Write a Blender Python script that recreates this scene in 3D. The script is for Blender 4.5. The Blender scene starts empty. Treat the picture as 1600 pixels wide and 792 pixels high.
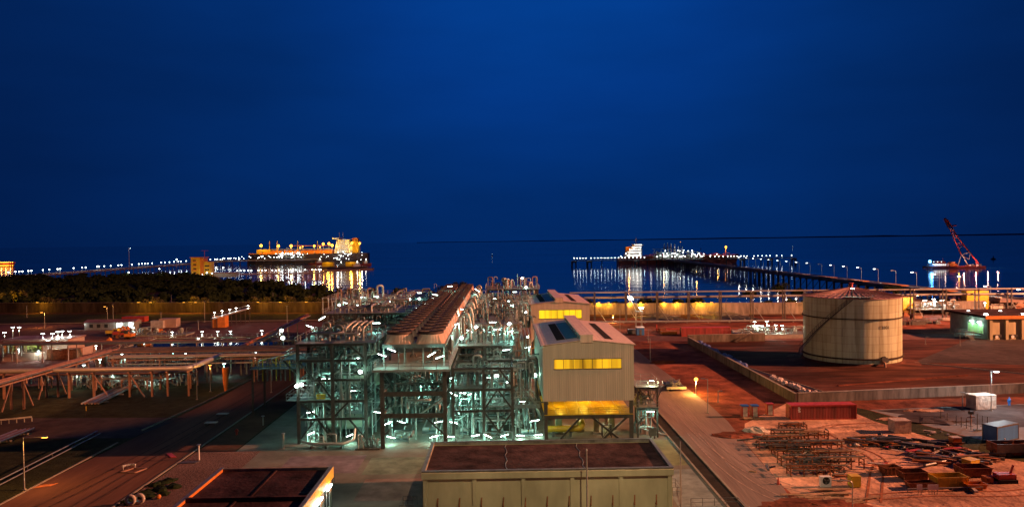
import bpy, math, random
from mathutils import Vector, Matrix
C = bpy.context.scene.collection
R = math.radians
rnd = random.Random(7)

# ------------------------------------------------------------------ camera maths (metres, +Y runs out to sea)
CAM_H, FPX = 34.0, 1155.0
yaw, pit, rol = math.atan(16/FPX), math.atan(20.3/FPX), R(0.75)
_f = Vector((math.sin(yaw)*math.cos(pit), math.cos(yaw)*math.cos(pit), -math.sin(pit)))
_r0 = Vector((math.cos(yaw), -math.sin(yaw), 0)); _u0 = _r0.cross(_f)
_r = _r0*math.cos(rol) - _u0*math.sin(rol); _u = _r0*math.sin(rol) + _u0*math.cos(rol)
def ray(px, py): return _f + _r*((px-800)/FPX) + _u*((396-py)/FPX)
def at(px, py, z=0.0):
    d = ray(px, py); t = (z-CAM_H)/d.z; return (d.x*t, d.y*t, z)
def aty(px, py, Y):
    d = ray(px, py); t = Y/d.y; return (d.x*t, Y, CAM_H+d.z*t)

# ------------------------------------------------------------------ materials
MATS = {}
def _new(name):
    m = bpy.data.materials.new(name); m.use_nodes = True
    nt = m.node_tree; return m, nt, nt.nodes['Principled BSDF'], nt.nodes.new, nt.links.new
def M(name, col, rough=.65, metal=0., var=.25, scale=.6, bump=0., bscale=None, stretch=(1,1,1), col2=None, big=0.0, bigscale=.03, spec=.5):
    m, nt, b, N, L = _new(name)
    if rough >= .8: spec = min(spec, .08)
    tc = N('ShaderNodeTexCoord'); mp = N('ShaderNodeMapping'); mp.inputs['Scale'].default_value = stretch
    L(tc.outputs['Object'], mp.inputs['Vector'])
    no = N('ShaderNodeTexNoise'); no.inputs['Scale'].default_value = scale; no.inputs['Detail'].default_value = 7; no.inputs['Roughness'].default_value = .62
    L(mp.outputs[0], no.inputs['Vector'])
    rp = N('ShaderNodeValToRGB'); e = rp.color_ramp.elements
    c2 = col2 or tuple(min(1, c*(1+var)) for c in col); c1 = tuple(c*(1-var) for c in col)
    e[0].position = .32; e[1].position = .68; e[0].color = (*c1, 1); e[1].color = (*c2, 1)
    L(no.outputs['Fac'], rp.inputs[0]); out = rp.outputs[0]
    if big:
        n2 = N('ShaderNodeTexNoise'); n2.inputs['Scale'].default_value = bigscale; n2.inputs['Detail'].default_value = 4
        L(mp.outputs[0], n2.inputs['Vector'])
        r2 = N('ShaderNodeValToRGB'); r2.color_ramp.elements[0].position = .38; r2.color_ramp.elements[1].position = .62
        r2.color_ramp.elements[0].color = (1-big,)*3+(1,); L(n2.outputs['Fac'], r2.inputs[0])
        mx = N('ShaderNodeMix'); mx.data_type = 'RGBA'; mx.blend_type = 'MULTIPLY'; mx.inputs[0].default_value = 1
        L(out, mx.inputs[6]); L(r2.outputs[0], mx.inputs[7]); out = mx.outputs[2]
    L(out, b.inputs['Base Color'])
    b.inputs['Roughness'].default_value = rough; b.inputs['Metallic'].default_value = metal; b.inputs['Specular IOR Level'].default_value = spec
    if bump:
        n3 = N('ShaderNodeTexNoise'); n3.inputs['Scale'].default_value = bscale or scale*4; n3.inputs['Detail'].default_value = 5
        L(mp.outputs[0], n3.inputs['Vector'])
        bp = N('ShaderNodeBump'); bp.inputs['Strength'].default_value = bump; bp.inputs['Distance'].default_value = .3
        L(n3.outputs['Fac'], bp.inputs['Height']); L(bp.outputs[0], b.inputs['Normal'])
    MATS[name] = m; return m
def E(name, col, s, sample=False):
    m, nt, b, N, L = _new(name)
    b.inputs['Base Color'].default_value = (*[min(.8, c) for c in col], 1)
    b.inputs['Emission Color'].default_value = (*col, 1); b.inputs['Emission Strength'].default_value = s
    if not sample: m.cycles.emission_sampling = 'NONE'
    MATS[name] = m; return m
def corrugated(name, col, pitch, axis=0, depth=.06, rough=.5, streak=.3, dirt=None, metal=0.0):
    """profiled sheet: ribs every `pitch` metres along an axis, rain streaks running down"""
    m, nt, b, N, L = _new(name)
    tc = N('ShaderNodeTexCoord'); sx = N('ShaderNodeSeparateXYZ'); L(tc.outputs['Object'], sx.inputs[0])
    mu = N('ShaderNodeMath'); mu.operation = 'MULTIPLY'; mu.inputs[1].default_value = 2*math.pi/pitch; L(sx.outputs[axis], mu.inputs[0])
    sn = N('ShaderNodeMath'); sn.operation = 'SINE'; L(mu.outputs[0], sn.inputs[0])
    pw = N('ShaderNodeMapRange'); pw.inputs[1].default_value = -.5; pw.inputs[2].default_value = .5; L(sn.outputs[0], pw.inputs[0])
    bp = N('ShaderNodeBump'); bp.inputs['Distance'].default_value = depth; bp.inputs['Strength'].default_value = 1
    L(pw.outputs[0], bp.inputs['Height']); L(bp.outputs[0], b.inputs['Normal'])
    mp = N('ShaderNodeMapping'); mp.inputs['Scale'].default_value = (1, 1, .06); L(tc.outputs['Object'], mp.inputs[0])
    no = N('ShaderNodeTexNoise'); no.inputs['Scale'].default_value = 1.3; no.inputs['Detail'].default_value = 6; L(mp.outputs[0], no.inputs['Vector'])
    rp = N('ShaderNodeValToRGB'); e = rp.color_ramp.elements; e[0].position = .35; e[1].position = .65
    d = dirt or tuple(c*(1-streak) for c in col)
    e[0].color = (*d, 1); e[1].color = (*col, 1); L(no.outputs['Fac'], rp.inputs[0]); L(rp.outputs[0], b.inputs['Base Color'])
    b.inputs['Roughness'].default_value = rough; b.inputs['Metallic'].default_value = metal
    MATS[name] = m; return m
E_ = MATS

# ------------------------------------------------------------------ mesh builder
class MB:
    def __init__(s): s.v = []; s.f = []; s.sm = []
    def _add(s, vs, fs, smooth=False):
        o = len(s.v); s.v += [tuple(v) for v in vs]; s.f += [tuple(i+o for i in f) for f in fs]; s.sm += [smooth]*len(fs); return s
    def box(s, x0, x1, y0, y1, z0, z1):
        return s._add([(x0,y0,z0),(x1,y0,z0),(x1,y1,z0),(x0,y1,z0),(x0,y0,z1),(x1,y0,z1),(x1,y1,z1),(x0,y1,z1)],
                      [(0,3,2,1),(4,5,6,7),(0,1,5,4),(1,2,6,5),(2,3,7,6),(3,0,4,7)])
    def _frame(s, p, q):
        p, q = Vector(p), Vector(q); d = (q-p)
        d = d.normalized() if d.length > 1e-6 else Vector((0,0,1))
        up = Vector((0,0,1)) if abs(d.z) < .95 else Vector((0,1,0))
        a = d.cross(up).normalized(); return p, q, d, a, a.cross(d).normalized()
    def beam(s, p, q, w, h=None):
        h = h or w; p, q, d, a, b = s._frame(p, q); vs = []
        for c in (p, q):
            for sa, sb in ((-1,-1),(1,-1),(1,1),(-1,1)): vs.append(c+a*(sa*w/2)+b*(sb*h/2))
        return s._add(vs, [(0,1,2,3),(7,6,5,4),(0,4,5,1),(1,5,6,2),(2,6,7,3),(3,7,4,0)])
    def hbeam(s, p, q, w, t=.08):
        pp, qq, d, a, b = s._frame(p, q)
        for k in (-1, 1): s.beam(pp+b*(k*(w/2-t/2)), qq+b*(k*(w/2-t/2)), w, t)
        return s.beam(pp, qq, t, w-2*t-.002)
    def ring(s, c, a, b, r, n): return [c+a*(r*math.cos(2*math.pi*i/n))+b*(r*math.sin(2*math.pi*i/n)) for i in range(n)]
    def tube(s, pts, r, n=8, caps=True):
        pts = [Vector(p) for p in pts]; vs = []; k = len(pts); pa = None
        for i, p in enumerate(pts):
            if i == 0: d = pts[1]-p
            elif i == k-1: d = p-pts[i-1]
            else: d = (pts[i+1]-p).normalized()+(p-pts[i-1]).normalized()
            d = d.normalized() if d.length > 1e-6 else Vector((0,0,1))
            if pa is None:
                up = Vector((0,0,1)) if abs(d.z) < .9 else Vector((0,1,0)); a = d.cross(up).normalized()
            else: a = (pa - d*pa.dot(d)).normalized()
            pa = a; b = a.cross(d).normalized(); vs += s.ring(p, a, b, r, n)
        fs = [(i*n+j, (i+1)*n+j, (i+1)*n+(j+1)%n, i*n+(j+1)%n) for i in range(k-1) for j in range(n)]
        s._add(vs, fs, n > 5)
        if caps:
            s._add(vs[:n], [tuple(range(n))]); s._add(vs[-n:], [tuple(range(n))[::-1]])
        return s
    def pipe(s, pts, r, n=8, bend=None):
        """tube whose corners are rounded elbows"""
        P = [Vector(p) for p in pts]; out = [P[0]]
        for i in range(1, len(P)-1):
            a, b = (P[i-1]-P[i]), (P[i+1]-P[i]); q = min(bend or 2.2*r, a.length*.45, b.length*.45)
            A, B = P[i]+a.normalized()*q, P[i]+b.normalized()*q
            for t in (0, .25, .5, .75, 1): out.append(A*(1-t)**2+P[i]*(2*t*(1-t))+B*t*t)
        out.append(P[-1]); return s.tube(out, r, n)
    def cone(s, p, q, r0, r1, n=12, caps=True, smooth=True):
        p, q, d, a, b = s._frame(p, q); A, B = s.ring(p, a, b, r0, n), s.ring(q, a, b, r1, n)
        s._add(A+B, [(j, n+j, n+(j+1)%n, (j+1)%n) for j in range(n)], smooth)
        if caps: s._add(A, [tuple(range(n))]); s._add(B, [tuple(range(n))[::-1]])
        return s
    def lathe(s, prof, c, n=24, smooth=True):
        c = Vector(c); vs = []
        for r, z in prof: vs += [c+Vector((r*math.cos(2*math.pi*j/n), r*math.sin(2*math.pi*j/n), z)) for j in range(n)]
        return s._add(vs, [(i*n+j, i*n+(j+1)%n, (i+1)*n+(j+1)%n, (i+1)*n+j) for i in range(len(prof)-1) for j in range(n)], smooth)
    def drum(s, p, q, r, n=16):
        """cylinder with domed ends between p and q"""
        p, q, d, a, b = s._frame(p, q); L = (q-p).length; pr = [(0.02,-.0), (.55*r,.06*r), (.85*r,.22*r), (r,.5*r), (r, L-.5*r), (.85*r,L-.22*r), (.55*r,L-.06*r), (.02,L)]
        vs = []
        for rr, t in pr: vs += s.ring(p+d*t, a, b, rr, n)
        return s._add(vs, [(i*n+j, (i+1)*n+j, (i+1)*n+(j+1)%n, i*n+(j+1)%n) for i in range(len(pr)-1) for j in range(n)], True)
    def prism(s, poly, z0, z1):
        n = len(poly); vs = [(x,y,z0) for x,y in poly]+[(x,y,z1) for x,y in poly]
        return s._add(vs, [tuple(range(n))[::-1], tuple(range(n,2*n))]+[(i,(i+1)%n,n+(i+1)%n,n+i) for i in range(n)])
    def extr(s, poly, axis_pts):
        """polygon of 3-D points swept from axis_pts offset 0 to offset vector"""
        n = len(poly); o = Vector(axis_pts); A = [Vector(p) for p in poly]; B = [p+o for p in A]
        return s._add(A+B, [tuple(range(n))[::-1], tuple(range(n,2*n))]+[(i,(i+1)%n,n+(i+1)%n,n+i) for i in range(n)])
    def sheet(s, poly, z): return s._add([(x,y,z) for x,y in poly], [tuple(range(len(poly)))])
    def quad(s, *p): return s._add(p, [tuple(range(len(p)))])
    def blob(s, c, rx, ry, rz, seed=0, n=9, k=6, rough=.25):
        rr = random.Random(seed); vs = []; c = Vector(c)
        for i in range(k+1):
            th = math.pi*i/k
            for j in range(n):
                f = 1+rr.uniform(-rough, rough); ph = 2*math.pi*j/n
                vs.append(c+Vector((rx*f*math.sin(th)*math.cos(ph), ry*f*math.sin(th)*math.sin(ph), rz*f*math.cos(th))))
        return s._add(vs, [(i*n+j, (i+1)*n+j, (i+1)*n+(j+1)%n, i*n+(j+1)%n) for i in range(k) for j in range(n)])
    def obj(s, name, mat, parent=None, base=None, label=None, cat=None, group=None, kind=None):
        B = Vector(base) if base is not None else (BASE[parent.name] if parent is not None else None)
        if B is None:
            xs, ys, zs = zip(*s.v) if s.v else ((0,),(0,),(0,)); B = Vector(((min(xs)+max(xs))/2, (min(ys)+max(ys))/2, min(zs)))
        me = bpy.data.meshes.new(name)
        me.from_pydata([(x-B.x, y-B.y, z-B.z) for x, y, z in s.v], [], s.f); me.polygons.foreach_set('use_smooth', s.sm); me.update()
        me.materials.append(MATS[mat] if isinstance(mat, str) else mat)
        o = bpy.data.objects.new(name, me); C.objects.link(o)
        if parent is not None: o.parent = parent
        else: o.location = B
        BASE[o.name] = B
        tag(o, label, cat, group, kind); return o
BASE = {}
def tag(o, label=None, cat=None, group=None, kind=None):
    for k, v in (('label', label), ('category', cat), ('group', group), ('kind', kind)):
        if v: o[k] = v
    return o
def thing(name, label, cat, base=(0,0,0), group=None):
    o = bpy.data.objects.new(name, None); C.objects.link(o); o.location = base; o.empty_display_size = .5
    BASE[o.name] = Vector(base); return tag(o, label, cat, group)
def S(mb, name, mat): return mb.obj(name, mat, base=(0,0,0), kind='structure')
def children(o): return [c for c in o.children]
def copy_tree(o, loc=None, rz=None, label=None, group=None, parent=None):
    c = o.copy(); C.objects.link(c)
    if parent is not None: c.parent = parent
    if loc is not None: c.location = loc; BASE[c.name] = Vector(loc)
    if rz is not None: c.rotation_euler = (0,0,rz)
    if label: c['label'] = label
    if group: c['group'] = group
    for ch in children(o): copy_tree(ch, parent=c)
    return c
def light(loc, col, power, r=.15, parent=None, spot=None, aim=None, blend=.6):
    l = bpy.data.lights.new('lamp_light', 'SPOT' if spot else 'POINT'); l.color = col; l.energy = power; l.shadow_soft_size = r
    o = bpy.data.objects.new('lamp_light', l); C.objects.link(o)
    if spot:
        l.spot_size = R(spot); l.spot_blend = blend
        o.rotation_euler = (Vector(aim)-Vector(loc)).to_track_quat('-Z', 'Y').to_euler()
    if parent is not None: o.parent = parent; o.location = Vector(loc)-BASE[parent.name]
    else: o.location = loc
    return o
SOD = (1.0, .42, .08); WARM = (1.0, .66, .26); TEAL = (.36, 1.0, .78); COOL = (.75, .95, 1.0); AMB = (1.0, .42, .02)

# ------------------------------------------------------------------ palette
M('steel_dark', (.085,.075,.065), .55, .3, .3, 1.2)
M('steel_grey', (.15,.165,.16), .5, .4, .25, 1.0)
M('steel_pale', (.30,.32,.30), .45, .3, .2, 1.0)
M('galv', (.30,.31,.30), .4, .5, .15, 1.5)
M('insul', (.38,.39,.36), .42, .35, .15, 1.2)
M('pipe_grey', (.17,.19,.175), .42, .35, .25, 1.0)
M('pipe_dark', (.13,.14,.13), .45, .3, .3, 1.0)
M('pipe_rust', (.30,.17,.11), .6, .1, .3, 1.0)
M('vessel', (.40,.43,.33), .45, .1, .15, .5)
M('grating', (.22,.25,.23), .6, .2, .2, 2.5)
M('yellow_paint', (.62,.42,.03), .45, 0, .2, 1.5)
M('red_paint', (.42,.05,.035), .5, 0, .3, 1.2)
M('blue_paint', (.02,.13,.42), .45, 0, .2, 1.0)
M('white_paint', (.74,.74,.72), .5, 0, .12, .8)
M('orange_paint', (.6,.2,.03), .5, 0, .25, 1.0)
M('concrete', (.36,.34,.30), .85, 0, .22, .5, bump=.3, big=.35, bigscale=.08)
M('bund_concrete', (.19,.165,.135), .9, 0, .5, .7, stretch=(1,1,.2), big=.45, bigscale=.15)
M('wall_dark', (.075,.058,.042), .9, 0, .45, .7, stretch=(1,1,.2), big=.4, bigscale=.15)  # darkened copy of the wall concrete, left wall's lack of light put into colour
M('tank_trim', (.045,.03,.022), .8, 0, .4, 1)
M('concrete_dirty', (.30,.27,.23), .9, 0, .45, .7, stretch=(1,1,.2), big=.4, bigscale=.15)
M('beige_wall', (.50,.46,.29), .8, 0, .14, .35, stretch=(1,1,.35), big=.22, bigscale=.3)
M('roof_felt', (.062,.034,.034), .9, 0, .55, .5, bump=.4, big=.5, bigscale=.12)
M('black', (.02,.02,.02), .6, 0, .2, 1)
M('timber', (.30,.20,.12), .8, 0, .4, 1.5)
M('rust', (.25,.10,.05), .8, .1, .5, 1.5)
M('tyre', (.03,.03,.03), .8, 0, .2, 2)
M('glass', (.04,.05,.05), .12, 0, .1, 1)
M('teal_panel', (.035,.15,.105), .5, 0, .2, .4)
M('skylight', (.04,.035,.033), .9, 0, .3, 2.0, spec=.02)
M('tarp', (.45,.40,.34), .6, 0, .3, .8, bump=.6, bscale=1.5)
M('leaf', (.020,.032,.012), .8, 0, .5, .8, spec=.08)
M('leaf_lamplit', (.08,.075,.025), .7, 0, .45, .8)  # lighter, yellower leaf copy with lamp light put into its colour
M('bark', (.09,.06,.04), .9, 0, .3, 2)
M('hull_dark', (.07,.05,.06), .5, 0, .3, .05)
M('hull_red', (.35,.06,.04), .5, 0, .3, .1)
M('ship_white', (.78,.78,.76), .5, 0, .08, .1)
M('ship_deck', (.45,.16,.07), .7, 0, .3, .1)
corrugated('cladding', (.60,.50,.38), .38, 0, .025, .6, .16)
corrugated('cladding_side', (.60,.50,.38), .38, 1, .025, .6, .16)
corrugated('roof_sheet', (.78,.60,.46), .6, 0, .02, .5, .2)  # sheet colour lightened in place of overhead light on the roofs
corrugated('container_red', (.34,.045,.04), .28, 0, .07, .5, .55)
corrugated('container_blue', (.03,.20,.55), .28, 0, .06, .5, .2)
E('lens_teal', (.80,1.0,.93), 22)
E('lens_white', (1,.98,.9), 40)
E('lens_sodium', (1,.40,.05), 6)
E('lens_orange', (1,.45,.05), 2.5)
E('lens_cool', (.16,.5,1.0), 6)
def lit_sheet(name, col, s, lo):
    m, nt, b, N, L = _new(name); tc = N('ShaderNodeTexCoord'); mp = N('ShaderNodeMapping'); mp.inputs['Scale'].default_value = (1,1,.04); L(tc.outputs['Object'], mp.inputs[0])
    n = N('ShaderNodeTexNoise'); n.inputs['Scale'].default_value = .55; n.inputs['Detail'].default_value = 5; L(mp.outputs[0], n.inputs['Vector'])
    r = N('ShaderNodeMapRange'); r.inputs[1].default_value = .36; r.inputs[2].default_value = .6; r.inputs[3].default_value = lo*s; r.inputs[4].default_value = s; L(n.outputs['Fac'], r.inputs[0]); L(r.outputs[0], b.inputs['Emission Strength'])
    b.inputs['Base Color'].default_value = (*[c*.5 for c in col],1); b.inputs['Emission Color'].default_value = (*col,1); m.cycles.emission_sampling = 'NONE'; MATS[name] = m; return m
lit_sheet('win_yellow', (1,.54,.015), .92, .12); lit_sheet('win_yellow2', (1,.68,.015), 1.1, .55)
E('win_white', (.85,1,.95), 4)
E('win_green', (.5,.75,.3), .22)
E('jet_lamp', (.93,1.0,.97), 14)
E('jet_warm', (1,.36,.025), 7)
E('ship_win', (1,.97,.85), 2.2)

# ------------------------------------------------------------------ world: deep blue dusk
W = bpy.data.worlds.new('World'); bpy.context.scene.world = W; W.use_nodes = True
wn = W.node_tree; bg = wn.nodes['Background']
tc = wn.nodes.new('ShaderNodeTexCoord')
vm = wn.nodes.new('ShaderNodeVectorMath'); vm.operation = 'DOT_PRODUCT'; wn.links.new(tc.outputs['Generated'], vm.inputs[0])
_e, _a = R(25), R(4); vm.inputs[1].default_value = (math.sin(_a)*math.cos(_e), math.cos(_a)*math.cos(_e), math.sin(_e))   # the last light of dusk, high over the bay
ac = wn.nodes.new('ShaderNodeMath'); ac.operation = 'ARCCOSINE'; wn.links.new(vm.outputs['Value'], ac.inputs[0])
dv = wn.nodes.new('ShaderNodeMath'); dv.operation = 'DIVIDE'; dv.inputs[1].default_value = math.pi; wn.links.new(ac.outputs[0], dv.inputs[0])
rp = wn.nodes.new('ShaderNodeValToRGB'); wn.links.new(dv.outputs[0], rp.inputs[0]); el = rp.color_ramp.elements
el[0].position = 0.0; el[0].color = (.0010,.054,.305,1); el[1].position = 1; el[1].color = (.0006,.004,.022,1)
for deg, c in ((8,(.0010,.046,.265)), (15,(.0010,.034,.205)), (22,(.0008,.026,.150)), (30,(.0008,.020,.115)), (42,(.0008,.0130,.075)), (70,(.0007,.006,.034))):
    e = el.new(deg/180); e.color = (*c, 1)
nz = wn.nodes.new('ShaderNodeTexNoise'); nz.inputs['Scale'].default_value = 2.2; nz.inputs['Detail'].default_value = 4
mpw = wn.nodes.new('ShaderNodeMapping'); mpw.inputs['Scale'].default_value = (1,1,4); wn.links.new(tc.outputs['Generated'], mpw.inputs[0]); wn.links.new(mpw.outputs[0], nz.inputs['Vector'])
mr = wn.nodes.new('ShaderNodeMapRange'); mr.inputs[1].default_value = .3; mr.inputs[2].default_value = .7; mr.inputs[3].default_value = .84; mr.inputs[4].default_value = 1.16; wn.links.new(nz.outputs['Fac'], mr.inputs[0])
wm = wn.nodes.new('ShaderNodeMix'); wm.data_type = 'RGBA'; wm.blend_type = 'MULTIPLY'; wm.inputs[0].default_value = 1
wn.links.new(rp.outputs[0], wm.inputs[6]); wn.links.new(mr.outputs[0], wm.inputs[7]); wn.links.new(wm.outputs[2], bg.inputs[0]); bg.inputs[1].default_value = 1.0

cam = bpy.data.cameras.new('camera'); co = bpy.data.objects.new('camera', cam); C.objects.link(co)
cam.sensor_width = 36; cam.lens = FPX*36/1600; cam.clip_start = .5; cam.clip_end = 60000
co.matrix_world = Matrix(((_r.x,_u.x,-_f.x,0),(_r.y,_u.y,-_f.y,0),(_r.z,_u.z,-_f.z,CAM_H),(0,0,0,1)))
sc = bpy.context.scene; sc.camera = co
sc.view_settings.view_transform = 'Standard'; sc.view_settings.look = 'None'; sc.view_settings.exposure = 0; sc.view_settings.gamma = 1; sc.view_settings.use_curve_mapping = False
sc.cycles.use_denoising = True; sc.cycles.max_bounces = 5; sc.cycles.diffuse_bounces = 2; sc.cycles.glossy_bounces = 3; sc.cycles.transparent_max_bounces = 6
sc.cycles.sample_clamp_indirect = 3.0; sc.cycles.sample_clamp_direct = 0; sc.cycles.use_light_tree = True; sc.cycles.caustics_reflective = False; sc.cycles.caustics_refractive = False
# a trace of warm afterglow, low on the right
sun = bpy.data.lights.new('sun', 'SUN'); sun.energy = .03; sun.angle = R(5); sun.color = (1,.75,.55)
so = bpy.data.objects.new('sun', sun); C.objects.link(so); so.rotation_euler = (R(72), 0, R(80))
# ================================================================== GROUND, ROADS, SEA
M('soil', (.11,.058,.036), .95, 0, .4, .15, bump=.4, bscale=1.0, big=.4, bigscale=.02)
M('grass_mat', (.045,.05,.02), .95, 0, .4, .5, bump=.5, bscale=3, big=.4, bigscale=.04)
M('road_left', (.17,.082,.055), .85, 0, .25, .35, stretch=(1,.12,1), bump=.2, bscale=3, big=.3, bigscale=.08)
M('road_right', (.27,.20,.175), .85, 0, .22, .4, stretch=(1,.10,1), bump=.2, bscale=3, big=.35, bigscale=.07)
M('road_far', (.19,.095,.085), .9, 0, .3, .3, big=.3)
M('apron', (.21,.20,.165), .8, 0, .2, .3, bump=.15, bscale=2, big=.4, bigscale=.1)
M('laterite', (.27,.085,.05), .95, 0, .6, .22, bump=.8, bscale=.9, big=.62, bigscale=.045)
M('bund_floor', (.105,.042,.03), .92, 0, .55, .2, stretch=(.35,1.4,1), bump=.7, bscale=.8, big=.6, bigscale=.05)
M('sandy', (.62,.37,.25), .95, 0, .35, .25, bump=.9, bscale=.9, big=.45, bigscale=.07)
M('gravel_mat', (.21,.13,.11), .95, 0, .6, 3.0, bump=.8, bscale=6, big=.3, bigscale=.1)
M('slab', (.24,.255,.26), .8, 0, .15, .3, big=.3, bigscale=.08)
M('dark_asphalt', (.075,.06,.058), .85, 0, .3, .4, big=.4, bigscale=.06)
M('kerb', (.24,.21,.18), .8, 0, .2, .5)
M('drain', (.03,.025,.02), .9, 0, .4, .5)
# sea
m, nt, b, N, L = _new('sea')
b.inputs['Base Color'].default_value = (.005,.065,.18,1); b.inputs['Roughness'].default_value = .16; b.inputs['IOR'].default_value = 1.33
tcs = N('ShaderNodeTexCoord'); mps = N('ShaderNodeMapping'); mps.inputs['Scale'].default_value = (.012,.05,1); L(tcs.outputs['Object'], mps.inputs[0])
ns = N('ShaderNodeTexNoise'); ns.inputs['Scale'].default_value = 1.0; ns.inputs['Detail'].default_value = 5; L(mps.outputs[0], ns.inputs['Vector'])
bs = N('ShaderNodeBump'); bs.inputs['Distance'].default_value = 1.2; bs.inputs['Strength'].default_value = .32; L(ns.outputs['Fac'], bs.inputs['Height']); L(bs.outputs[0], b.inputs['Normal'])
n2 = N('ShaderNodeTexNoise'); n2.inputs['Scale'].default_value = .25; n2.inputs['Detail'].default_value = 3; L(mps.outputs[0], n2.inputs['Vector'])
r2 = N('ShaderNodeMapRange'); r2.inputs[1].default_value = .35; r2.inputs[2].default_value = .65; r2.inputs[3].default_value = .05; r2.inputs[4].default_value = .13; L(n2.outputs['Fac'], r2.inputs[0]); L(r2.outputs[0], b.inputs['Roughness'])
MATS['sea'] = m
S(MB().sheet([(-30000,-500),(30000,-500),(30000,40000),(-30000,40000)], -5), 'sea', 'sea')
coast = [(-1600,-250),(1600,-250),(1600,392),(215,392),(150,372),(60,378),(-20,410),(-70,455),(-130,520),(-175,600),(-240,640),(-262,700),(-300,785),(-420,800),(-620,780),(-1600,800)]
S(MB().prism(coast, -8, 0), 'ground', 'soil')
def strip(name, mat, poly, k=1): return S(MB().sheet(poly, .004*k), name, mat)
def rect(x0, x1, y0, y1): return [(x0,y0),(x1,y0),(x1,y1),(x0,y1)]
# right-hand side
strip('laterite_ground', 'laterite', rect(22,400,-60,318), 1)
strip('plant_apron', 'apron', rect(-44,28.3,60,262), 2)
strip('right_road', 'road_right', [(30.6,-40),(37,-40),(36,90),(38,100),(39.5,118),(41.5,136),(42,150),(41,200),(41,262),(30.6,262)], 2)
strip('cross_road', 'road_far', [(22,246),(140,238),(330,226),(330,240),(140,252),(22,260)], 3)
strip('far_road', 'road_far', [(-40,300),(330,286),(330,296),(-40,312)], 2)
strip('scrap_yard', 'sandy', [(37,-40),(140,-40),(140,60),(96,96),(73,118),(70,134),(66,148),(58,150),(50,141),(44,134),(40,122),(38,100)], 3)
strip('bund_floor', 'bund_floor', [(60,151),(300,158),(300,252),(60,252)], 2)
strip('concrete_pad', 'slab', [(71.5,143),(140,149),(140,100),(92,100),(84,113),(78,123)], 4)
strip('dark_patch', 'dark_asphalt', [(110,196),(152,238),(330,226),(330,168),(200,178),(140,188)], 4)
strip('turf_verge', 'grass_mat', [(67,149),(71,143.5),(78,122),(92,99),(100,92),(90,92),(75,112),(68,134)], 5)
strip('pad_asphalt', 'dark_asphalt', [(72,142.5),(140,149),(140,133),(100,129),(88,128)], 6)
def track(name, pts, w, mat, k=6):
    m_ = MB(); P = [Vector((x,y,0)) for x,y in pts]; out = []
    for i in range(len(P)-1):
        for j in range(6):
            u = j/6; a = P[max(0,i-1)]; b_ = P[i]; c = P[i+1]; d = P[min(len(P)-1,i+2)]
            out.append(.5*((2*b_)+(c-a)*u+(2*a-5*b_+4*c-d)*u*u+(3*b_-a-3*c+d)*u**3))
    out.append(P[-1])
    for i in range(len(out)-1):
        t_ = (out[i+1]-out[i]).normalized(); s_ = Vector((-t_.y,t_.x,0))*w/2; z = Vector((0,0,.004*k))
        m_.quad(out[i]-s_+z, out[i+1]-s_+z, out[i+1]+s_+z, out[i]+s_+z)
    return S(m_, name, mat)
M('track_pale', (.36,.25,.21), .9, 0, .4, 1.2); M('track_dark', (.09,.05,.04), .9, 0, .5, 1.2); M('track_sand', (.30,.115,.06), .95, 0, .4, 1.5)
for k_, off in enumerate((0,1.9)):
    track('tyre_track', [(32.0+off,128),(31.8+off,112),(33.0+off,100),(36.5+off,92),(43+off,84)], .16, 'track_pale', 7+k_)
    track('tyre_track', [(33.5+off,150),(33.2+off,125),(34.6+off,108),(38.2+off,99),(46+off,92)], .14, 'track_pale', 9+k_)
    track('tyre_track', [(46+off,93),(52+off,104),(56+off,112),(54+off,124),(57+off,131),(66+off,133)], .3, 'track_sand', 13+k_)
    track('tyre_track', [(48,94+off),(56,95+off),(66,94.5+off),(78,97+off),(92,96+off)], .3, 'track_sand', 15+k_)
    track('tyre_track', [(-63+off,84),(-60+off,110),(-58+off,140),(-57+off,170)], .3, 'track_dark', 17+k_)
    track('tyre_track', [(-57+off,84),(-56+off,120),(-55.5+off,150)], .26, 'track_dark', 19+k_)
    track('tyre_track', [(60+off,258),(66+off,262),(80,266+off),(110,262+off)], .4, 'track_dark', 21+k_)
# drain channel between apron and right road
S(MB().sheet(rect(28.3,30.2,60,262), .006), 'drain_channel', 'drain')
S(MB().box(28.0,28.3,60,262,0,.16), 'kerb_inner', 'kerb'); S(MB().box(30.2,30.5,60,262,0,.14), 'kerb_outer', 'kerb')
# left-hand side
strip('left_verge', 'grass_mat', rect(-320,-44,60,182), 1)
strip('left_road', 'road_left', [(-66.5,60),(-51.5,60),(-51.5,262),(-63,262),(-63,166),(-65,140),(-66.5,110)], 2)
strip('side_road', 'dark_asphalt', [(-180,137),(-66,131),(-63,146),(-180,152)], 3)
strip('gravel_strip', 'gravel_mat', rect(-50.6,-40,60,121.5), 3)
strip('teal_verge', 'soil', rect(-50.6,-44.3,121.5,262), 3)
S(MB().box(-51.2,-50.9,60,262,0,.13), 'kerb_road', 'kerb')
S(MB().box(-66.9,-66.6,60,128,0,.12), 'kerb_verge', 'kerb')
strip('left_yard', 'road_far', [(-340,182),(-66,182),(-66,318),(-340,332)], 2)
strip('grass_far', 'grass_mat', [(-420,338),(-60,330),(-60,352),(-420,396)], 2)
S(MB().prism([(-340,331),(-60,326),(-60,326.6),(-340,331.6)], 0, .25), 'kerb_far', 'kerb')
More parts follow.
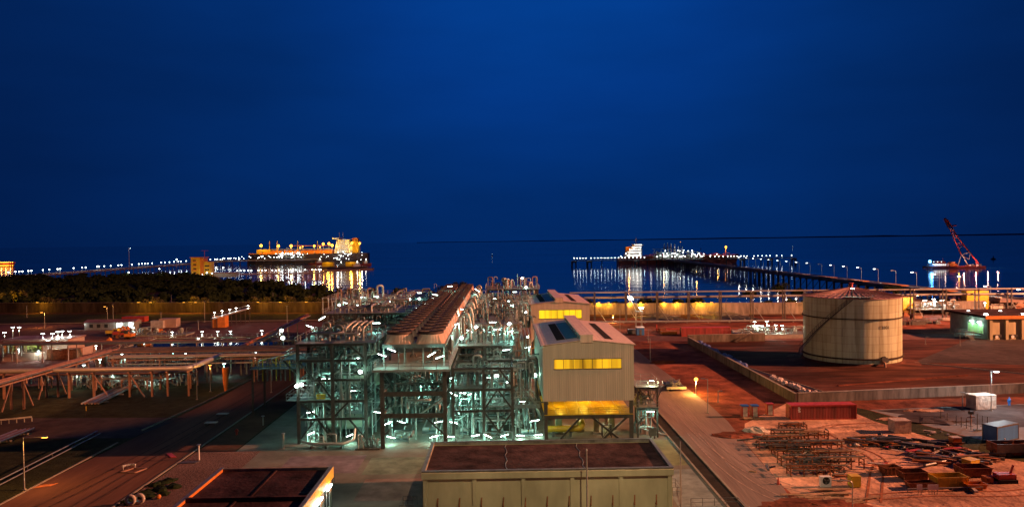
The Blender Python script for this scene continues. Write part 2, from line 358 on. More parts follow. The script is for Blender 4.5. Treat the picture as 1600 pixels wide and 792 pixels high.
# slab joints on the apron: patches of different age
for i, (x0,x1,y0,y1) in enumerate([(-34,-22,109,118),(-21,-11,108,116.5),(-34,-25,98,107),(-20,-11,97,106),(22,27.5,110,124),(22,27.5,92,108)]):
    strip('apron_slab', M('slabtone%d'%i, tuple(c*rnd.uniform(.62,1.15) for c in (.30,.27,.22)), .85, 0, .3, .5, big=.3, bigscale=.2), rect(x0,x1,y0,y1), 4)
# far shore across the bay
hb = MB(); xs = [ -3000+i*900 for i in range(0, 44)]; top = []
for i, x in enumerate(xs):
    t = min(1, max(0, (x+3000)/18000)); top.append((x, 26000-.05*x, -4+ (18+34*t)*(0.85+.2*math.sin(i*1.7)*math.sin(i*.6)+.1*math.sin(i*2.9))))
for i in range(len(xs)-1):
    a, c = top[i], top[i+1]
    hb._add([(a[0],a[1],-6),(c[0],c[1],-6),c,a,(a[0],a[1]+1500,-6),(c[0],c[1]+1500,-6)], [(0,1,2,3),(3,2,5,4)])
M('shore', (.16,.24,.42), .95, 0, .3, .002); S(hb, 'far_shore_hills', 'shore')  # blue of distance haze put into the hills' colour

# ================================================================== FLOODLIGHT of the works, high on the right, off the frame
light((420,118,135), (1.0,.34,.16), 17000000, 2.2, spot=120, aim=(20,170,0), blend=.3)
# added warm spot above the viewpoint, no fitting seen, to brighten walls and roofs
light((16,50,60), (1.0,.74,.42), 112000, .4, spot=66, aim=(13,116,6), blend=.8)
# added off-frame spot, no floodlight known there, to redden the left racks
light((-104,96,26), (1.0,.30,.10), 150000, .5, spot=62, aim=(-86,190,5), blend=.5)
# ================================================================== COMPRESSOR HOUSES
def compressor_house(label, x0, x1, y0, y1, zb, ze, floor_z, wx0, wx1, wz0, wz1, bright):
    W_ = x1-x0; xm0 = x0+W_*.415; xm1 = x0+W_*.55; zr = ze+.75; zm = zr+.95
    t = thing('compressor_house', label, 'building', ((x0+x1)/2, y0, 0))
    # front gable wall with window opening
    def gable(y, hole):
        g = MB(); d = .12
        def pan(poly): g.extr([(x,y,z) for x,z in poly], (0,d,0))
        if hole:
            pan([(x0,zb),(x1,zb),(x1,wz0),(x0,wz0)]); pan([(x0,wz0),(wx0,wz0),(wx0,wz1),(x0,wz1)]); pan([(wx1,wz0),(x1,wz0),(x1,wz1),(wx1,wz1)])
            pan([(x0,wz1),(x1,wz1),(x1,ze),(xm1,zr),(xm1,zm-.1),(xm0,zm-.1),(xm0,zr),(x0,ze)])
        else: pan([(x0,zb),(x1,zb),(x1,ze),(xm1,zr),(xm1,zm-.1),(xm0,zm-.1),(xm0,zr),(x0,ze)])
        return g
    w = gable(y0, True).obj('front_wall', 'cladding', t)
    gable(y1-.12, False).obj('rear_wall', 'cladding', t)
    for x in (x0, x1-.12): MB().box(x, x+.12, y0+.123, y1-.123, zb, ze-.02).obj('side_wall', 'cladding_side', t)
    # lit translucent band + mullions
    win = MB().box(wx0+.02, wx1-.02, y0+.05, y0+.08, wz0+.02, wz1-.02).obj('window_band', bright, t)
    fr = MB()
    for k in range(8): x = wx0+(wx1-wx0)*k/7; fr.box(x-.04, x+.04, y0+.02, y0+.047, wz0+.03, wz1-.03)
    fr.box(wx0-.08, wx1+.08, y0-.06, y0-.003, wz0-.12, wz0-.003); fr.box(wx0-.08, wx1+.08, y0-.06, y0-.003, wz1+.003, wz1+.1)
    fr.obj('window_frame', 'steel_dark', win)
    # roof: two slopes and raised monitor
    def slope(xa, za, xb, zb_, th=.1): return MB().extr([(xa,y0-.25,za),(xb,y0-.25,zb_),(xb,y0-.25,zb_+th),(xa,y0-.25,za+th)], (0,y1-y0+.5,0))
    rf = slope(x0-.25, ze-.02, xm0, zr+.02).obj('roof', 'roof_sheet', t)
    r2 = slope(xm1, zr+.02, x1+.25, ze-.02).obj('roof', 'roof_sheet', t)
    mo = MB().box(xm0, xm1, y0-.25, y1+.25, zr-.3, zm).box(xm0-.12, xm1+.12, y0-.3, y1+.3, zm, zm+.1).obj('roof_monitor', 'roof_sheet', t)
    lv = MB()
    for x in (xm0-.02, xm1+.02): lv.box(x-.02, x+.02, y0+.6, y1-.6, zr+.35, zm-.12)
    lv.obj('louvre', 'steel_dark', mo)
    sy0, sy1 = y0+(y1-y0)*.10, y0+(y1-y0)*.86
    def sky(xa, xb, side):
        zf = (lambda x: ze+(zr-ze)*(x-x0)/(xm0-x0)) if side < 0 else (lambda x: ze+(zr-ze)*(x1-x)/(x1-xm1))
        g = MB().extr([(xa,sy0,zf(xa)+.12),(xb,sy0,zf(xb)+.12),(xb,sy0,zf(xb)+.17),(xa,sy0,zf(xa)+.17)], (0,sy1-sy0,0)); return g
    sky(x0+W_*.17, x0+W_*.265, -1).obj('skylight', 'skylight', t); sky(x0+W_*.272, x0+W_*.405, -1).obj('translucent_panel', 'teal_panel', t); sky(x0+W_*.715, x0+W_*.80, 1).obj('skylight', 'skylight', t)
    MB().box(x0-.35, x0-.25, y0-.2, y1+.2, ze-.18, ze+.02).obj('gutter', 'steel_grey', t); MB().box(x1+.25, x1+.35, y0-.2, y1+.2, ze-.18, ze+.02).obj('gutter', 'steel_grey', t)
    # frame below the cladding
    for y in (y0+.5, (y0+y1)/2, y1-.5):
        for x in (x0+.45, x1-.45): MB().hbeam((x,y,0), (x,y,zb+.1), .6, .1).obj('column', 'steel_dark', t)
    fl = MB().box(x0+.2, x1-.2, y0+.15, y1-.2, floor_z-.12, floor_z).obj('operating_floor', 'yellow_paint', t)
    j = MB()
    for k in range(1, 7): x = x0+W_*k/7; j.box(x-.03, x+.03, y0+.2, y1-.3, floor_z, floor_z+.012)
    j.obj('floor_joint', 'white_paint', fl)
    MB().box(x0+.75, x1-.75, y0+.2, y0+.5, floor_z-.75, floor_z-.125).obj('edge_beam', 'steel_dark', t)
    hr = MB()
    for z in (.45, .8, 1.1): hr.tube([(x0+.8,y0+.3,floor_z+z),(x1-.8,y0+.3,floor_z+z)], .025, 5)
    for k in range(9): x = x0+.8+(W_-1.6)*k/8; hr.tube([(x,y0+.3,floor_z),(x,y0+.3,floor_z+1.1)], .025, 5)
    hr.obj('handrail', 'yellow_paint', t)
    xl, xr = x0+.7, x1-.7
    for p, q in (((xl+2.2,0),(xl+W_*.36,floor_z-.7)), ((xl+W_*.50,floor_z-.7),(xl+W_*.78,0)), ((xr-.5,floor_z-.7),(xl+W_*.62,0))):
        MB().hbeam((p[0],y0+.62,p[1]),(q[0],y0+.62,q[1]), .32, .06).obj('brace', 'steel_dark', t)
    return t
tA = compressor_house('nearer tan clad compressor house on legs with a lit yellow floor below', 6.7, 22.2, 125, 157, 6.6, 16.1, 4.3, 8.6, 20.1, 12.1, 13.7, 'win_yellow')
compressor_house('farther compressor house with brightest yellow window band, behind the tan one', 7.7, 24.0, 203, 236, 6.6, 16.3, 4.3, 10.0, 21.8, 12.4, 14.7, 'win_yellow2')
# machinery seen below the nearer house, each standing on the ground
for i, (x, y, r, h, mt, lb) in enumerate([(9.6,129,.55,3.9,'vessel','left concrete pier under the yellow floor'),(13.4,131,.5,3.9,'white_paint','second pale pier under the yellow floor from left'),(16.2,129,.42,3.9,'white_paint','pale square pier under the middle of the yellow floor'),(19.3,132,.5,3.9,'vessel','right hand pier under the yellow floor')]):
    p = thing('machine_pier', lb, 'pier', (x,y,0)); MB().box(x-r,x+r,y-r,y+r,0,h).obj('shaft', 'beige_wall', p); MB().box(x-r-.3,x+r+.3,y-r-.3,y+r+.3,0,.35).obj('footing', 'concrete', p)
g = thing('lagged_pipe', 'thick yellow lagged pipe bending up under the tan house', 'pipe', (10,127.5,0))
MB().pipe([(7.4,127.5,1.3),(13.2,127.5,1.3),(13.6,127.5,2.0),(13.6,129.5,2.2)], .55, 12, 1.0).obj('lagging', 'yellow_paint', g)
for x in (8.5, 11.5): MB().box(x-.2,x+.2,127.1,127.9,0,.9).obj('saddle', 'steel_grey', g)
g = thing('braced_stand', 'small dark braced valve stand in front of the right legs', 'frame', (17.6,126.6,0))
f = MB()
for x in (16.9,18.4):
    for y in (126.2,127.2): f.beam((x,y,0),(x,y,2.1),.12)
f.box(16.8,18.5,126.1,127.3,2.1,2.2); f.beam((16.9,126.2,0),(18.4,126.2,2.1),.08); f.obj('frame_posts', 'steel_dark', g)
MB().lathe([(.3,2.2),(.3,2.7),(.1,2.8),(.1,3.1),(.35,3.1),(.35,3.15)], (17.6,126.7,0), 12).obj('valve_body', 'pipe_rust', g)
light((14.5,134,6.4), (1,.60,.05), 450, .3, parent=tA); light((10,131,6.3), (1,.60,.05), 350, .3, parent=tA); light((19,131,6.3), (1,.60,.05), 300, .3, parent=tA)
light((14.5,148,6.3), (1,.60,.05), 350, .3, parent=tA)
light((12,132,3.2), (1,.9,.5), 260, .3, parent=tA); light((18,132,3.2), (.9,1,.7), 260, .3, parent=tA)

# ================================================================== SUBSTATION in the foreground
x0,x1,y0,y1,zt = -10.2,20.9,91.4,104.8,5.5
t = thing('substation', 'long beige pilastered building with dark flat roof at the bottom centre', 'building', ((x0+x1)/2,y0,0))
MB().box(x0,x1,y0,y0+.25,0,zt-.35).obj('front_wall', 'beige_wall', t); MB().box(x0,x1,y1-.25,y1,0,zt-.35).obj('rear_wall', 'beige_wall', t)
for x in (x0, x1-.25): MB().box(x,x+.25,y0+.253,y1-.253,0,zt-.35).obj('side_wall', 'beige_wall', t)
rf = MB().box(x0+.3,x1-.3,y0+.3,y1-.3,zt-.75,zt-.45).obj('roof', 'roof_felt', t)
pp = MB(); 
for a in ((x0-.1,x1+.1,y0-.1,y0+.28),(x0-.1,x1+.1,y1-.28,y1+.1)): pp.box(*a, zt-.348, zt)
for a in ((x0-.1,x0+.28,y0+.283,y1-.283),(x1-.28,x1+.1,y0+.283,y1-.283)): pp.box(*a, zt-.348, zt)
pp.obj('parapet', 'concrete_dirty', t)
cp = MB().box(x0-.16,x1+.16,y0-.16,y0+.30,zt+.002,zt+.07).box(x0-.16,x1+.16,y1-.30,y1+.16,zt+.002,zt+.07).box(x0-.16,x0+.30,y0+.303,y1-.303,zt+.002,zt+.07).box(x1-.30,x1+.16,y0+.303,y1-.303,zt+.002,zt+.07).obj('coping', 'steel_grey', t)
for k in range(6):
    x = x0+.1+(x1-x0-.7)*k/5
    MB().box(x, x+.5, y0-.22, y0-.003, 0, zt-.9).obj('pilaster', 'beige_wall', t)
MB().box(x0-.12,x1+.12,y0-.32,y0-.105,zt-.9,zt-.15).obj('fascia_band', 'beige_wall', t)
for k, fx in enumerate((.335, .655)):
    x = x0+(x1-x0)*fx; pts = [(x+.15*math.sin(i*1.9+k),y0+.4+(y1-y0-.8)*i/10,zt-.435) for i in range(11)]
    MB().tube(pts, .05, 5).obj('roof_cable', 'galv', t)
for k in range(11):
    x = x0+.6+(x1-x0-1.2)*(k+.45)/11 
    lv = MB().box(x-.09,x+.09,y0-.45,y0-.003,1.05,1.15).beam((x,y0-.42,1.1),(x+.06,y0-.12,2.2),.13).obj('wall_bracket', 'rust', t)
# pole in front of the substation
g = thing('slim_mast', 'slim pale mast rising in front of the beige building', 'mast', (9.9,88.5,0)); MB().cone((9.9,88.5,0),(9.9,88.5,8.6),.13,.07,8).obj('pole', 'galv', g); MB().blob((9.9,88.5,8.7),.1,.1,.12,1).obj('finial', 'galv', g); MB().box(9.7,10.1,88.3,88.7,0,.1).obj('base_plate','concrete',g)
g = thing('slim_mast', 'slim pale mast at the right corner of the beige building', 'mast', (22.2,92.5,0)); MB().cone((22.2,92.5,0),(22.2,92.5,8.4),.12,.06,8).obj('pole', 'galv', g); MB().box(22.0,22.4,92.3,92.7,0,.1).obj('base_plate','concrete',g)
# small railings right of the substation
def rail_pen(lb, x0,x1,y0,y1,h=1.1,n=3,mat='steel_grey'):
    g = thing('guard_railing', lb, 'railing', ((x0+x1)/2,(y0+y1)/2,0)); r = MB()
    for (a,b) in (((x0,y0),(x1,y0)),((x1,y0),(x1,y1)),((x1,y1),(x0,y1)),((x0,y1),(x0,y0))):
        for z in (h*.5,h): r.tube([(*a,z),(*b,z)], .035, 5)
    r.obj('rails', mat, g); q = MB()
    for i in range(n+1):
        for j in (0,1): x = x0+(x1-x0)*i/n; y = (y0,y1)[j]; q.tube([(x,y,0),(x,y,h)], .04, 5)
    q.obj('posts', mat, g); return g
rail_pen('small pipe railing beside the right end of the beige building', 21.6, 23.4, 97, 100.5)
rail_pen('low railing round the pit at the bottom right of the beige building', 23.6, 29.6, 88.5, 93, 1.0, 4)
rail_pen('low pipe railing on the apron behind the foreground left roof', -27.4, -24.2, 103.5, 105, 1.1, 4, 'steel_dark')
rail_pen('railing by the left wall of the beige building', -13.2, -11.4, 92, 95.4, 1.1, 3, 'steel_dark')

# ================================================================== FOREGROUND LEFT BUILDING
x0,x1,y0,y1,zt = -36.6,-22.5,66,95.7,5.0
t = thing('switch_room', 'low flat roofed building at the bottom left with lit orange side wall', 'building', ((x0+x1)/2,y0,0))
MB().box(x1-.25,x1,y0,y1,0,3.6).obj('side_wall', 'vessel', t); MB().box(x0,x0+.25,y0,y1,0,3.6).obj('side_wall', 'beige_wall', t)
MB().box(x0+.253,x1-.253,y1-.25,y1,0,3.6).obj('rear_wall', 'beige_wall', t); MB().box(x0+.253,x1-.253,y0,y0+.25,0,3.6).obj('front_wall', 'beige_wall', t)
MB().box(x1-.2,x1+.25,y0-.3,y1+.3,3.603,zt).obj('fascia', 'yellow_paint', t); MB().box(x0-.25,x0+.2,y0-.3,y1+.3,3.603,zt).obj('fascia', 'orange_paint', t)
MB().box(x0+.203,x1-.203,y1-.15,y1+.3,3.603,zt).obj('fascia', 'concrete_dirty', t)
MB().box(x0+.203,x1-.203,y0-.3,y1-.153,zt-.6,zt-.35).obj('roof', 'roof_felt', t)
MB().box(x0+.203,x1-.203,84.2,84.6,zt-.348,zt+.15).obj('roof_upstand', 'roof_felt', t); MB().box(x0+5.8,x0+6.0,y0,84.19,zt-.348,zt-.2).obj('roof_rib', 'roof_felt', t)
MB().box(x0+7.0,x0+7.2,84.61,y1-.2,zt-.348,zt-.2).obj('roof_rib', 'roof_felt', t)
MB().box(x0-.28,x0+.22,y0-.3,y1+.3,zt+.002,zt+.08).box(x1-.22,x1+.28,y0-.3,y1+.3,zt+.002,zt+.08).obj('coping', 'steel_grey', t)
for (a,b) in ((91.2,94.2),(85.5,89.5),(79,83)):
    w = MB().box(x1+.003,x1+.05,a,b,.5,3.1).obj('window', 'glass', t); f = MB()
    for y in (a,(a+b)/2,b): f.box(x1+.052,x1+.1,y-.05,y+.05,.5,3.1)
    f.box(x1+.052,x1+.1,a-.05,b+.05,.42,.498); f.obj('window_frame', 'white_paint', w)
    l = MB().box(x1+.3,x1+.55,a+.4,b-.4,3.25,3.4).obj('wall_lamp', 'lens_teal', t); light((x1+.9,(a+b)/2,3.0), (.75,1,.75), 32, .2, parent=t)

# ================================================================== STORAGE TANK
cx, cy, rt, ht = 95.6, 201.0, 12.35, 17.6
m, nt, b, N, L = _new('tank_wall')
tcn = N('ShaderNodeTexCoord'); spx = N('ShaderNodeSeparateXYZ'); L(tcn.outputs['Object'], spx.inputs[0])
def math_(op, a, bb=None):
    n = N('ShaderNodeMath'); n.operation = op
    if hasattr(a, 'links') or not isinstance(a, (int, float)): L(a, n.inputs[0])
    else: n.inputs[0].default_value = a
    if bb is not None:
        if isinstance(bb, (int, float)): n.inputs[1].default_value = bb
        else: L(bb, n.inputs[1])
    return n.outputs[0]
ang = math_('MULTIPLY', math_('ARCTAN2', spx.outputs[1], spx.outputs[0]), rt)     # metres round the shell
cmb = N('ShaderNodeCombineXYZ'); L(ang, cmb.inputs[0]); L(spx.outputs[2], cmb.inputs[1])
br = N('ShaderNodeTexBrick'); br.inputs['Scale'].default_value = 1; br.inputs['Mortar Size'].default_value = .035; br.inputs['Brick Width'].default_value = 6; br.inputs['Row Height'].default_value = 2.0
br.inputs['Color1'].default_value = (.54,.62,.41,1); br.inputs['Color2'].default_value = (.45,.50,.32,1); br.inputs['Mortar'].default_value = (.24,.18,.12,1); br.inputs['Mortar Smooth'].default_value = .4
L(cmb.outputs[0], br.inputs['Vector'])
mp2 = N('ShaderNodeMapping'); mp2.inputs['Scale'].default_value = (1,.05,1); L(cmb.outputs[0], mp2.inputs[0])
nn = N('ShaderNodeTexNoise'); nn.inputs['Scale'].default_value = 1.1; nn.inputs['Detail'].default_value = 7; L(mp2.outputs[0], nn.inputs['Vector'])
rr = N('ShaderNodeValToRGB'); rr.color_ramp.elements[0].position = .36; rr.color_ramp.elements[0].color = (.60,.54,.46,1); rr.color_ramp.elements[1].position = .56; L(nn.outputs['Fac'], rr.inputs[0])
mx = N('ShaderNodeMix'); mx.data_type = 'RGBA'; mx.blend_type = 'MULTIPLY'; mx.inputs[0].default_value = 1; L(br.outputs['Color'], mx.inputs[6]); L(rr.outputs[0], mx.inputs[7])
L(mx.outputs[2], b.inputs['Base Color']); b.inputs['Roughness'].default_value = .42
wv = math_('SINE', math_('MULTIPLY', ang, 2*math.pi/.28)); bpn = N('ShaderNodeBump'); bpn.inputs['Distance'].default_value = .03; bpn.inputs['Strength'].default_value = .8; L(wv, bpn.inputs['Height']); L(bpn.outputs[0], b.inputs['Normal'])
MATS['tank_wall'] = m
M('tank_roof', (.34,.19,.175), .6, .1, .3, .6, big=.3, bigscale=.2)
t = thing('storage_tank', 'big round riveted storage tank with cone roof and spiral stair', 'tank', (cx,cy,0))
MB().lathe([(rt,.9),(rt,ht)], (cx,cy,0), 96).obj('shell', 'tank_wall', t)
MB().lathe([(rt+.02,.88),(rt+.35,.85),(rt+.35,.5),(rt+1.2,.35),(rt+4.5,.006)], (cx,cy,0), 72).obj('foundation', 'bund_floor', t)
MB().lathe([(rt+.02,2.0),(rt+.5,1.95),(rt+.5,2.25),(rt+.02,2.3)], (cx,cy,0), 72).obj('base_curb', 'tank_trim', t)
MB().lathe([(rt+.02,12.3),(rt+.35,12.3),(rt+.35,12.55),(rt+.02,12.55)], (cx,cy,0), 72).obj('wind_girder', 'tank_trim', t)
MB().lathe([(rt+.25,ht),(rt+.25,ht+.15),(.6,ht+2.25),(.02,ht+2.3)], (cx,cy,0), 72, False).obj('roof', 'tank_roof', t)
rb = MB()
for k in range(48):
    a = 2*math.pi*k/48; rb.beam((cx+rt*math.cos(a),cy+rt*math.sin(a),ht+.24),(cx+.9*math.cos(a),cy+.9*math.sin(a),ht+2.3),.14,.14)
rb.obj('roof_ribs', 'tank_roof', t)
MB().cone((cx,cy,ht+2.2),(cx,cy,ht+3.4),.45,.35,12).cone((cx,cy,ht+3.4),(cx,cy,ht+3.6),.6,.6,12).obj('roof_vent', 'red_paint', t)
st = MB(); rl = MB(); N_ = 60
pa = [];
for k in range(N_+1):
    a = R(188+ (246-188)*k/N_); z = 5.5+(ht-5.5)*k/N_; ri, ro = rt+.08, rt+1.1
    c, s_ = math.cos(a), math.sin(a)
    if k < N_: st.beam((cx+ri*c,cy+ri*s_,z),(cx+ro*c,cy+ro*s_,z), .26, .05)
    pa.append((cx+ro*c,cy+ro*s_,z))
st.tube(pa, .12, 6)
rl.tube([(x,y,z+1.1) for x,y,z in pa], .05, 5); rl.tube([(x,y,z+.55) for x,y,z in pa], .04, 5)
for k in range(0, N_+1, 3): rl.tube([pa[k], (pa[k][0],pa[k][1],pa[k][2]+1.1)], .04, 5)
so_ = st.obj('spiral_stair', 'steel_dark', t); rl.obj('handrail', 'steel_dark', so_)
# lower flight behind the left edge
lf = MB(); pa2 = []
for k in range(28):
    a = R(152+(188-152)*k/27); z = .9+4.6*k/27; c, s_ = math.cos(a), math.sin(a); lf.beam((cx+(rt+.08)*c,cy+(rt+.08)*s_,z),(cx+(rt+1.1)*c,cy+(rt+1.1)*s_,z),.26,.05); pa2.append((cx+(rt+1.1)*c,cy+(rt+1.1)*s_,z))
lf.tube(pa2,.12,6).tube([(x,y,z+1.1) for x,y,z in pa2],.05,5); lf.obj('spiral_stair', 'steel_dark', t)
# roof platform and its rail
pl = MB(); prl = MB(); pts = []
for k in range(15):
    a = R(236+34*k/14); pts.append((cx+(rt-.5)*math.cos(a), cy+(rt-.5)*math.sin(a)))
pl.prism([(cx+(rt+.6)*math.cos(R(236+34*k/14)),cy+(rt+.6)*math.sin(R(236+34*k/14))) for k in range(15)]+[(cx+(rt-1.6)*math.cos(R(236+34*k/14)),cy+(rt-1.6)*math.sin(R(236+34*k/14))) for k in range(14,-1,-1)], ht+.5, ht+.58)
po = pl.obj('roof_platform', 'grating', t)
for z in (.55, 1.1): prl.tube([(cx+(rt+.55)*math.cos(R(236+34*k/14)),cy+(rt+.55)*math.sin(R(236+34*k/14)),ht+.58+z) for k in range(15)], .045, 5)
for k in range(0,15,2): a=R(236+34*k/14); prl.tube([(cx+(rt+.55)*math.cos(a),cy+(rt+.55)*math.sin(a),ht+.58),(cx+(rt+.55)*math.cos(a),cy+(rt+.55)*math.sin(a),ht+1.68)],.045,5)
prl.obj('handrail', 'steel_dark', po)
rr_ = MB()
for z in (.6,1.2): rr_.tube([(cx+(rt-.2)*math.cos(R(a)),cy+(rt-.2)*math.sin(R(a)),ht+.2+z) for a in range(140,238,4)], .05, 5)
for a in range(140,238,8): rr_.tube([(cx+(rt-.2)*math.cos(R(a)),cy+(rt-.2)*math.sin(R(a)),ht+.2),(cx+(rt-.2)*math.cos(R(a)),cy+(rt-.2)*math.sin(R(a)),ht+1.4)],.045,5)
rr_.obj('roof_handrail', 'steel_grey', t)
a = R(246); lx, ly = cx+(rt-.7)*math.cos(a), cy+(rt-.7)*math.sin(a)
lp = MB().cone((lx,ly,ht+.5),(lx,ly,ht+2.9),.09,.06,8).box(lx-.45,lx+.45,ly-.2,ly+.2,ht+2.85,ht+3.02).obj('lamp_stand', 'steel_dark', t); MB().box(lx-.4,lx+.4,ly-.18,ly+.18,ht+2.72,ht+2.83).obj('lamp_lens', 'lens_teal', lp); light((lx,ly,ht+2.2), TEAL, 160, .2, parent=t)
for i, (a, z) in enumerate(((281,2.3),(284.5,1.9))):
    c, s_ = math.cos(R(a)), math.sin(R(a)); mh = MB().cone((cx+rt*c,cy+rt*s_,z),(cx+(rt+.45)*c,cy+(rt+.45)*s_,z),.55,.55,16).cone((cx+(rt+.45)*c,cy+(rt+.45)*s_,z),(cx+(rt+.55)*c,cy+(rt+.55)*s_,z),.7,.7,16).obj('manway', 'black', t)
a = R(278.5); c, s_ = math.cos(a), math.sin(a); MB().pipe([(cx+rt*c,cy+rt*s_,1.5),(cx+(rt+1.6)*c,cy+(rt+1.6)*s_,1.5),(cx+(rt+1.6)*c,cy+(rt+1.6)*s_,.1)],.28,10).obj('outlet_pipe','pipe_rust',t)
def text(s, name, mat, loc, size, rot, parent, ext=.01):
    cu = bpy.data.curves.new(name, 'FONT'); cu.body = s; cu.size = size; cu.extrude = ext; cu.align_x = 'CENTER'
    tmp = bpy.data.objects.new('tmp', cu); C.objects.link(tmp); bpy.context.view_layer.update()
    me = bpy.data.meshes.new_from_object(tmp); bpy.data.objects.remove(tmp); bpy.data.curves.remove(cu)
    me.materials.clear(); me.materials.append(MATS[mat]); o = bpy.data.objects.new(name, me); C.objects.link(o)
    o.rotation_euler = rot; o.parent = parent; o.location = Vector(loc)-BASE[parent.name]; return o
a = R(283); text('T3301', 'lettering', 'black', (cx+(rt+.06)*math.cos(a), cy+(rt+.06)*math.sin(a), 9.9), 1.15, (R(90),0,a+R(90)), t)

# ================================================================== BUILDING at the right edge
t = thing('control_building', 'flat roofed yellow building with pilasters at the right edge', 'building', (165,240,0))
fx0, fx1, fy0, fy1 = 156.5, 205, 236, 256
MB().box(fx0,fx1,fy0,fy0+.3,0,7).obj('front_wall', 'beige_wall', t); MB().box(fx0,fx1,fy1-.3,fy1,0,7).obj('rear_wall', 'beige_wall', t)
MB().box(fx0,fx0+.3,fy0+.303,fy1-.303,0,7).obj('side_wall', 'concrete', t); MB().box(fx1-.3,fx1,fy0+.303,fy1-.303,0,7).obj('side_wall', 'concrete', t)
MB().box(fx0-1.2,fx1+1,fy0-.9,fy1+.9,7.003,7.8).obj('roof', 'roof_felt', t)
MB().box(fx0-1.3,fx1+1.1,fy0-1.1,fy0-.903,6.7,7.75).obj('fascia', 'orange_paint', t)
for k in range(9): x = fx0+.3+5.2*k; MB().box(x,x+.9,fy0-.7,fy0-.003,0,6.698).obj('pilaster', 'beige_wall', t)
for k in range(8):
    x = fx0+1.9+5.2*k; v = MB().box(x,x+2.8,fy0-.25,fy0-.003,.8,1.6).obj('vent_panel', 'black', t); MB().cone((x+.8,fy0-.5,.9),(x+.8,fy0-.26,.9),.5,.5,14).obj('vent_hood', 'white_paint', v)
w = MB().box(fx0-.06,fx0-.003,238,246,1.6,4.6).obj('window', 'win_green', t); f = MB()
for y in (238,240.6,243.3,246): f.box(fx0-.12,fx0-.063,y-.08,y+.08,1.5,4.7)
f.obj('window_frame','white_paint',w)
for y in (239.5,243.5): MB().box(fx0-.75,fx0-.2,y-.55,y+.55,5.2,5.4).obj('wall_lamp', 'lens_teal', t); light((fx0-1.2,y,4.9),TEAL,260,.2,parent=t)
for x, y in ((150.0,240.5),(160.3,249)):
    MB().box(fx0+abs(x-150)*1.2,fx0+abs(x-150)*1.2+.8,fy0+1,fy0+1.8,7.85,8.2).obj('roof_lamp','lens_white',t)
sr = thing('access_stair', 'pale railed access stair at the left end of the yellow building', 'stair', (152.5,240,0))
MB().box(150,155.2,237,243,1.25,1.4).obj('landing','grating',sr)
f = MB()
for x in (150,152.6,155.2):
    for y in (237,243): f.tube([(x,y,0),(x,y,2.6)],.06,5)
for z in (2.0,2.6):
    f.tube([(150,237,z),(155.2,237,z)],.05,5); f.tube([(150,237,z),(150,243,z)],.05,5); f.tube([(150,243,z),(155.2,243,z)],.05,5)
f.obj('handrail','galv',sr); s2=MB()
for k in range(7): s2.box(150.5+.0,152,235.2+.25*k,235.45+.25*k,.18*k,.18*k+.06)
s2.obj('steps','grating',sr)
# ================================================================== PROCESS PLANT
PIPE_M = ['insul','insul','pipe_grey','pipe_grey','pipe_dark','steel_pale']
def handrail(p, q, z, mat='galv', parent=None):
    L = (Vector(q)-Vector(p)).length; n = max(1, int(L/1.8)); r = MB(); P, Q = Vector((*p,z)), Vector((*q,z))
    for h in (.55, 1.1): r.tube([P+Vector((0,0,h)), Q+Vector((0,0,h))], .035, 4)
    for i in range(n+1): c = P.lerp(Q, i/n); r.tube([c, c+Vector((0,0,1.1))], .035, 4)
    return r.obj('handrail', mat, parent)
def stair(parent, p, q, w=.9):
    P, Q = Vector(p), Vector(q); d = Q-P; n = max(3, int(abs(d.z)/.24)); side = Vector((-d.y, d.x, 0)).normalized()*w/2; s = MB()
    for k in (-1, 1): s.beam(P+side*k, Q+side*k, .06, .22)
    for i in range(n): c = P+d*((i+.5)/n); s.beam(c-side*.93, c+side*.93, .24, .04)
    o = s.obj('staircase', 'grating', parent); r = MB(); up = Vector((0,0,1.0))
    for k in (-1, 1):
        r.tube([P+side*k+up, Q+side*k+up], .03, 4)
        for i in range(0, n+1, 4): c = P+d*(i/n)+side*k; r.tube([c, c+up], .03, 4)
    r.obj('handrail', 'galv', o); return o
def frame(label, X, Y, Z, decks, braces=(), rails=True, wcol=.5, name='process_structure', colmat='steel_dark', skipdeck=()):
    """steel frame: columns at X x Y, girders at every Z, grating decks at chosen levels"""
    t = thing(name, label, 'steel structure', ((X[0]+X[-1])/2, Y[0], 0)); zt = Z[-1]
    for x in X:
        for y in Y: MB().hbeam((x,y,0), (x,y,zt), wcol, .09).obj('column', colmat, t)
    for z in Z:
        for y in Y: MB().hbeam((X[0]-.2,y,z-.25), (X[-1]+.2,y,z-.25), .38, .06).obj('girder', colmat, t)
        for x in X: MB().beam((x,Y[0]+.2,z-.27), (x,Y[-1]-.2,z-.27), .2, .3).obj('girder', colmat, t)
    for z, x0, x1, y0, y1 in decks:
        MB().box(x0,x1,y0,y1,z-.04,z+.02).obj('deck', 'grating', t)
        if rails:
            handrail((x0,y0),(x1,y0),z+.02,parent=t); handrail((x0,y0),(x0,y1),z+.02,parent=t); handrail((x1,y0),(x1,y1),z+.02,parent=t); handrail((x0,y1),(x1,y1),z+.02,parent=t)
    for p, q in braces: MB().hbeam(p, q, .26, .05).obj('brace', colmat, t)
    return t
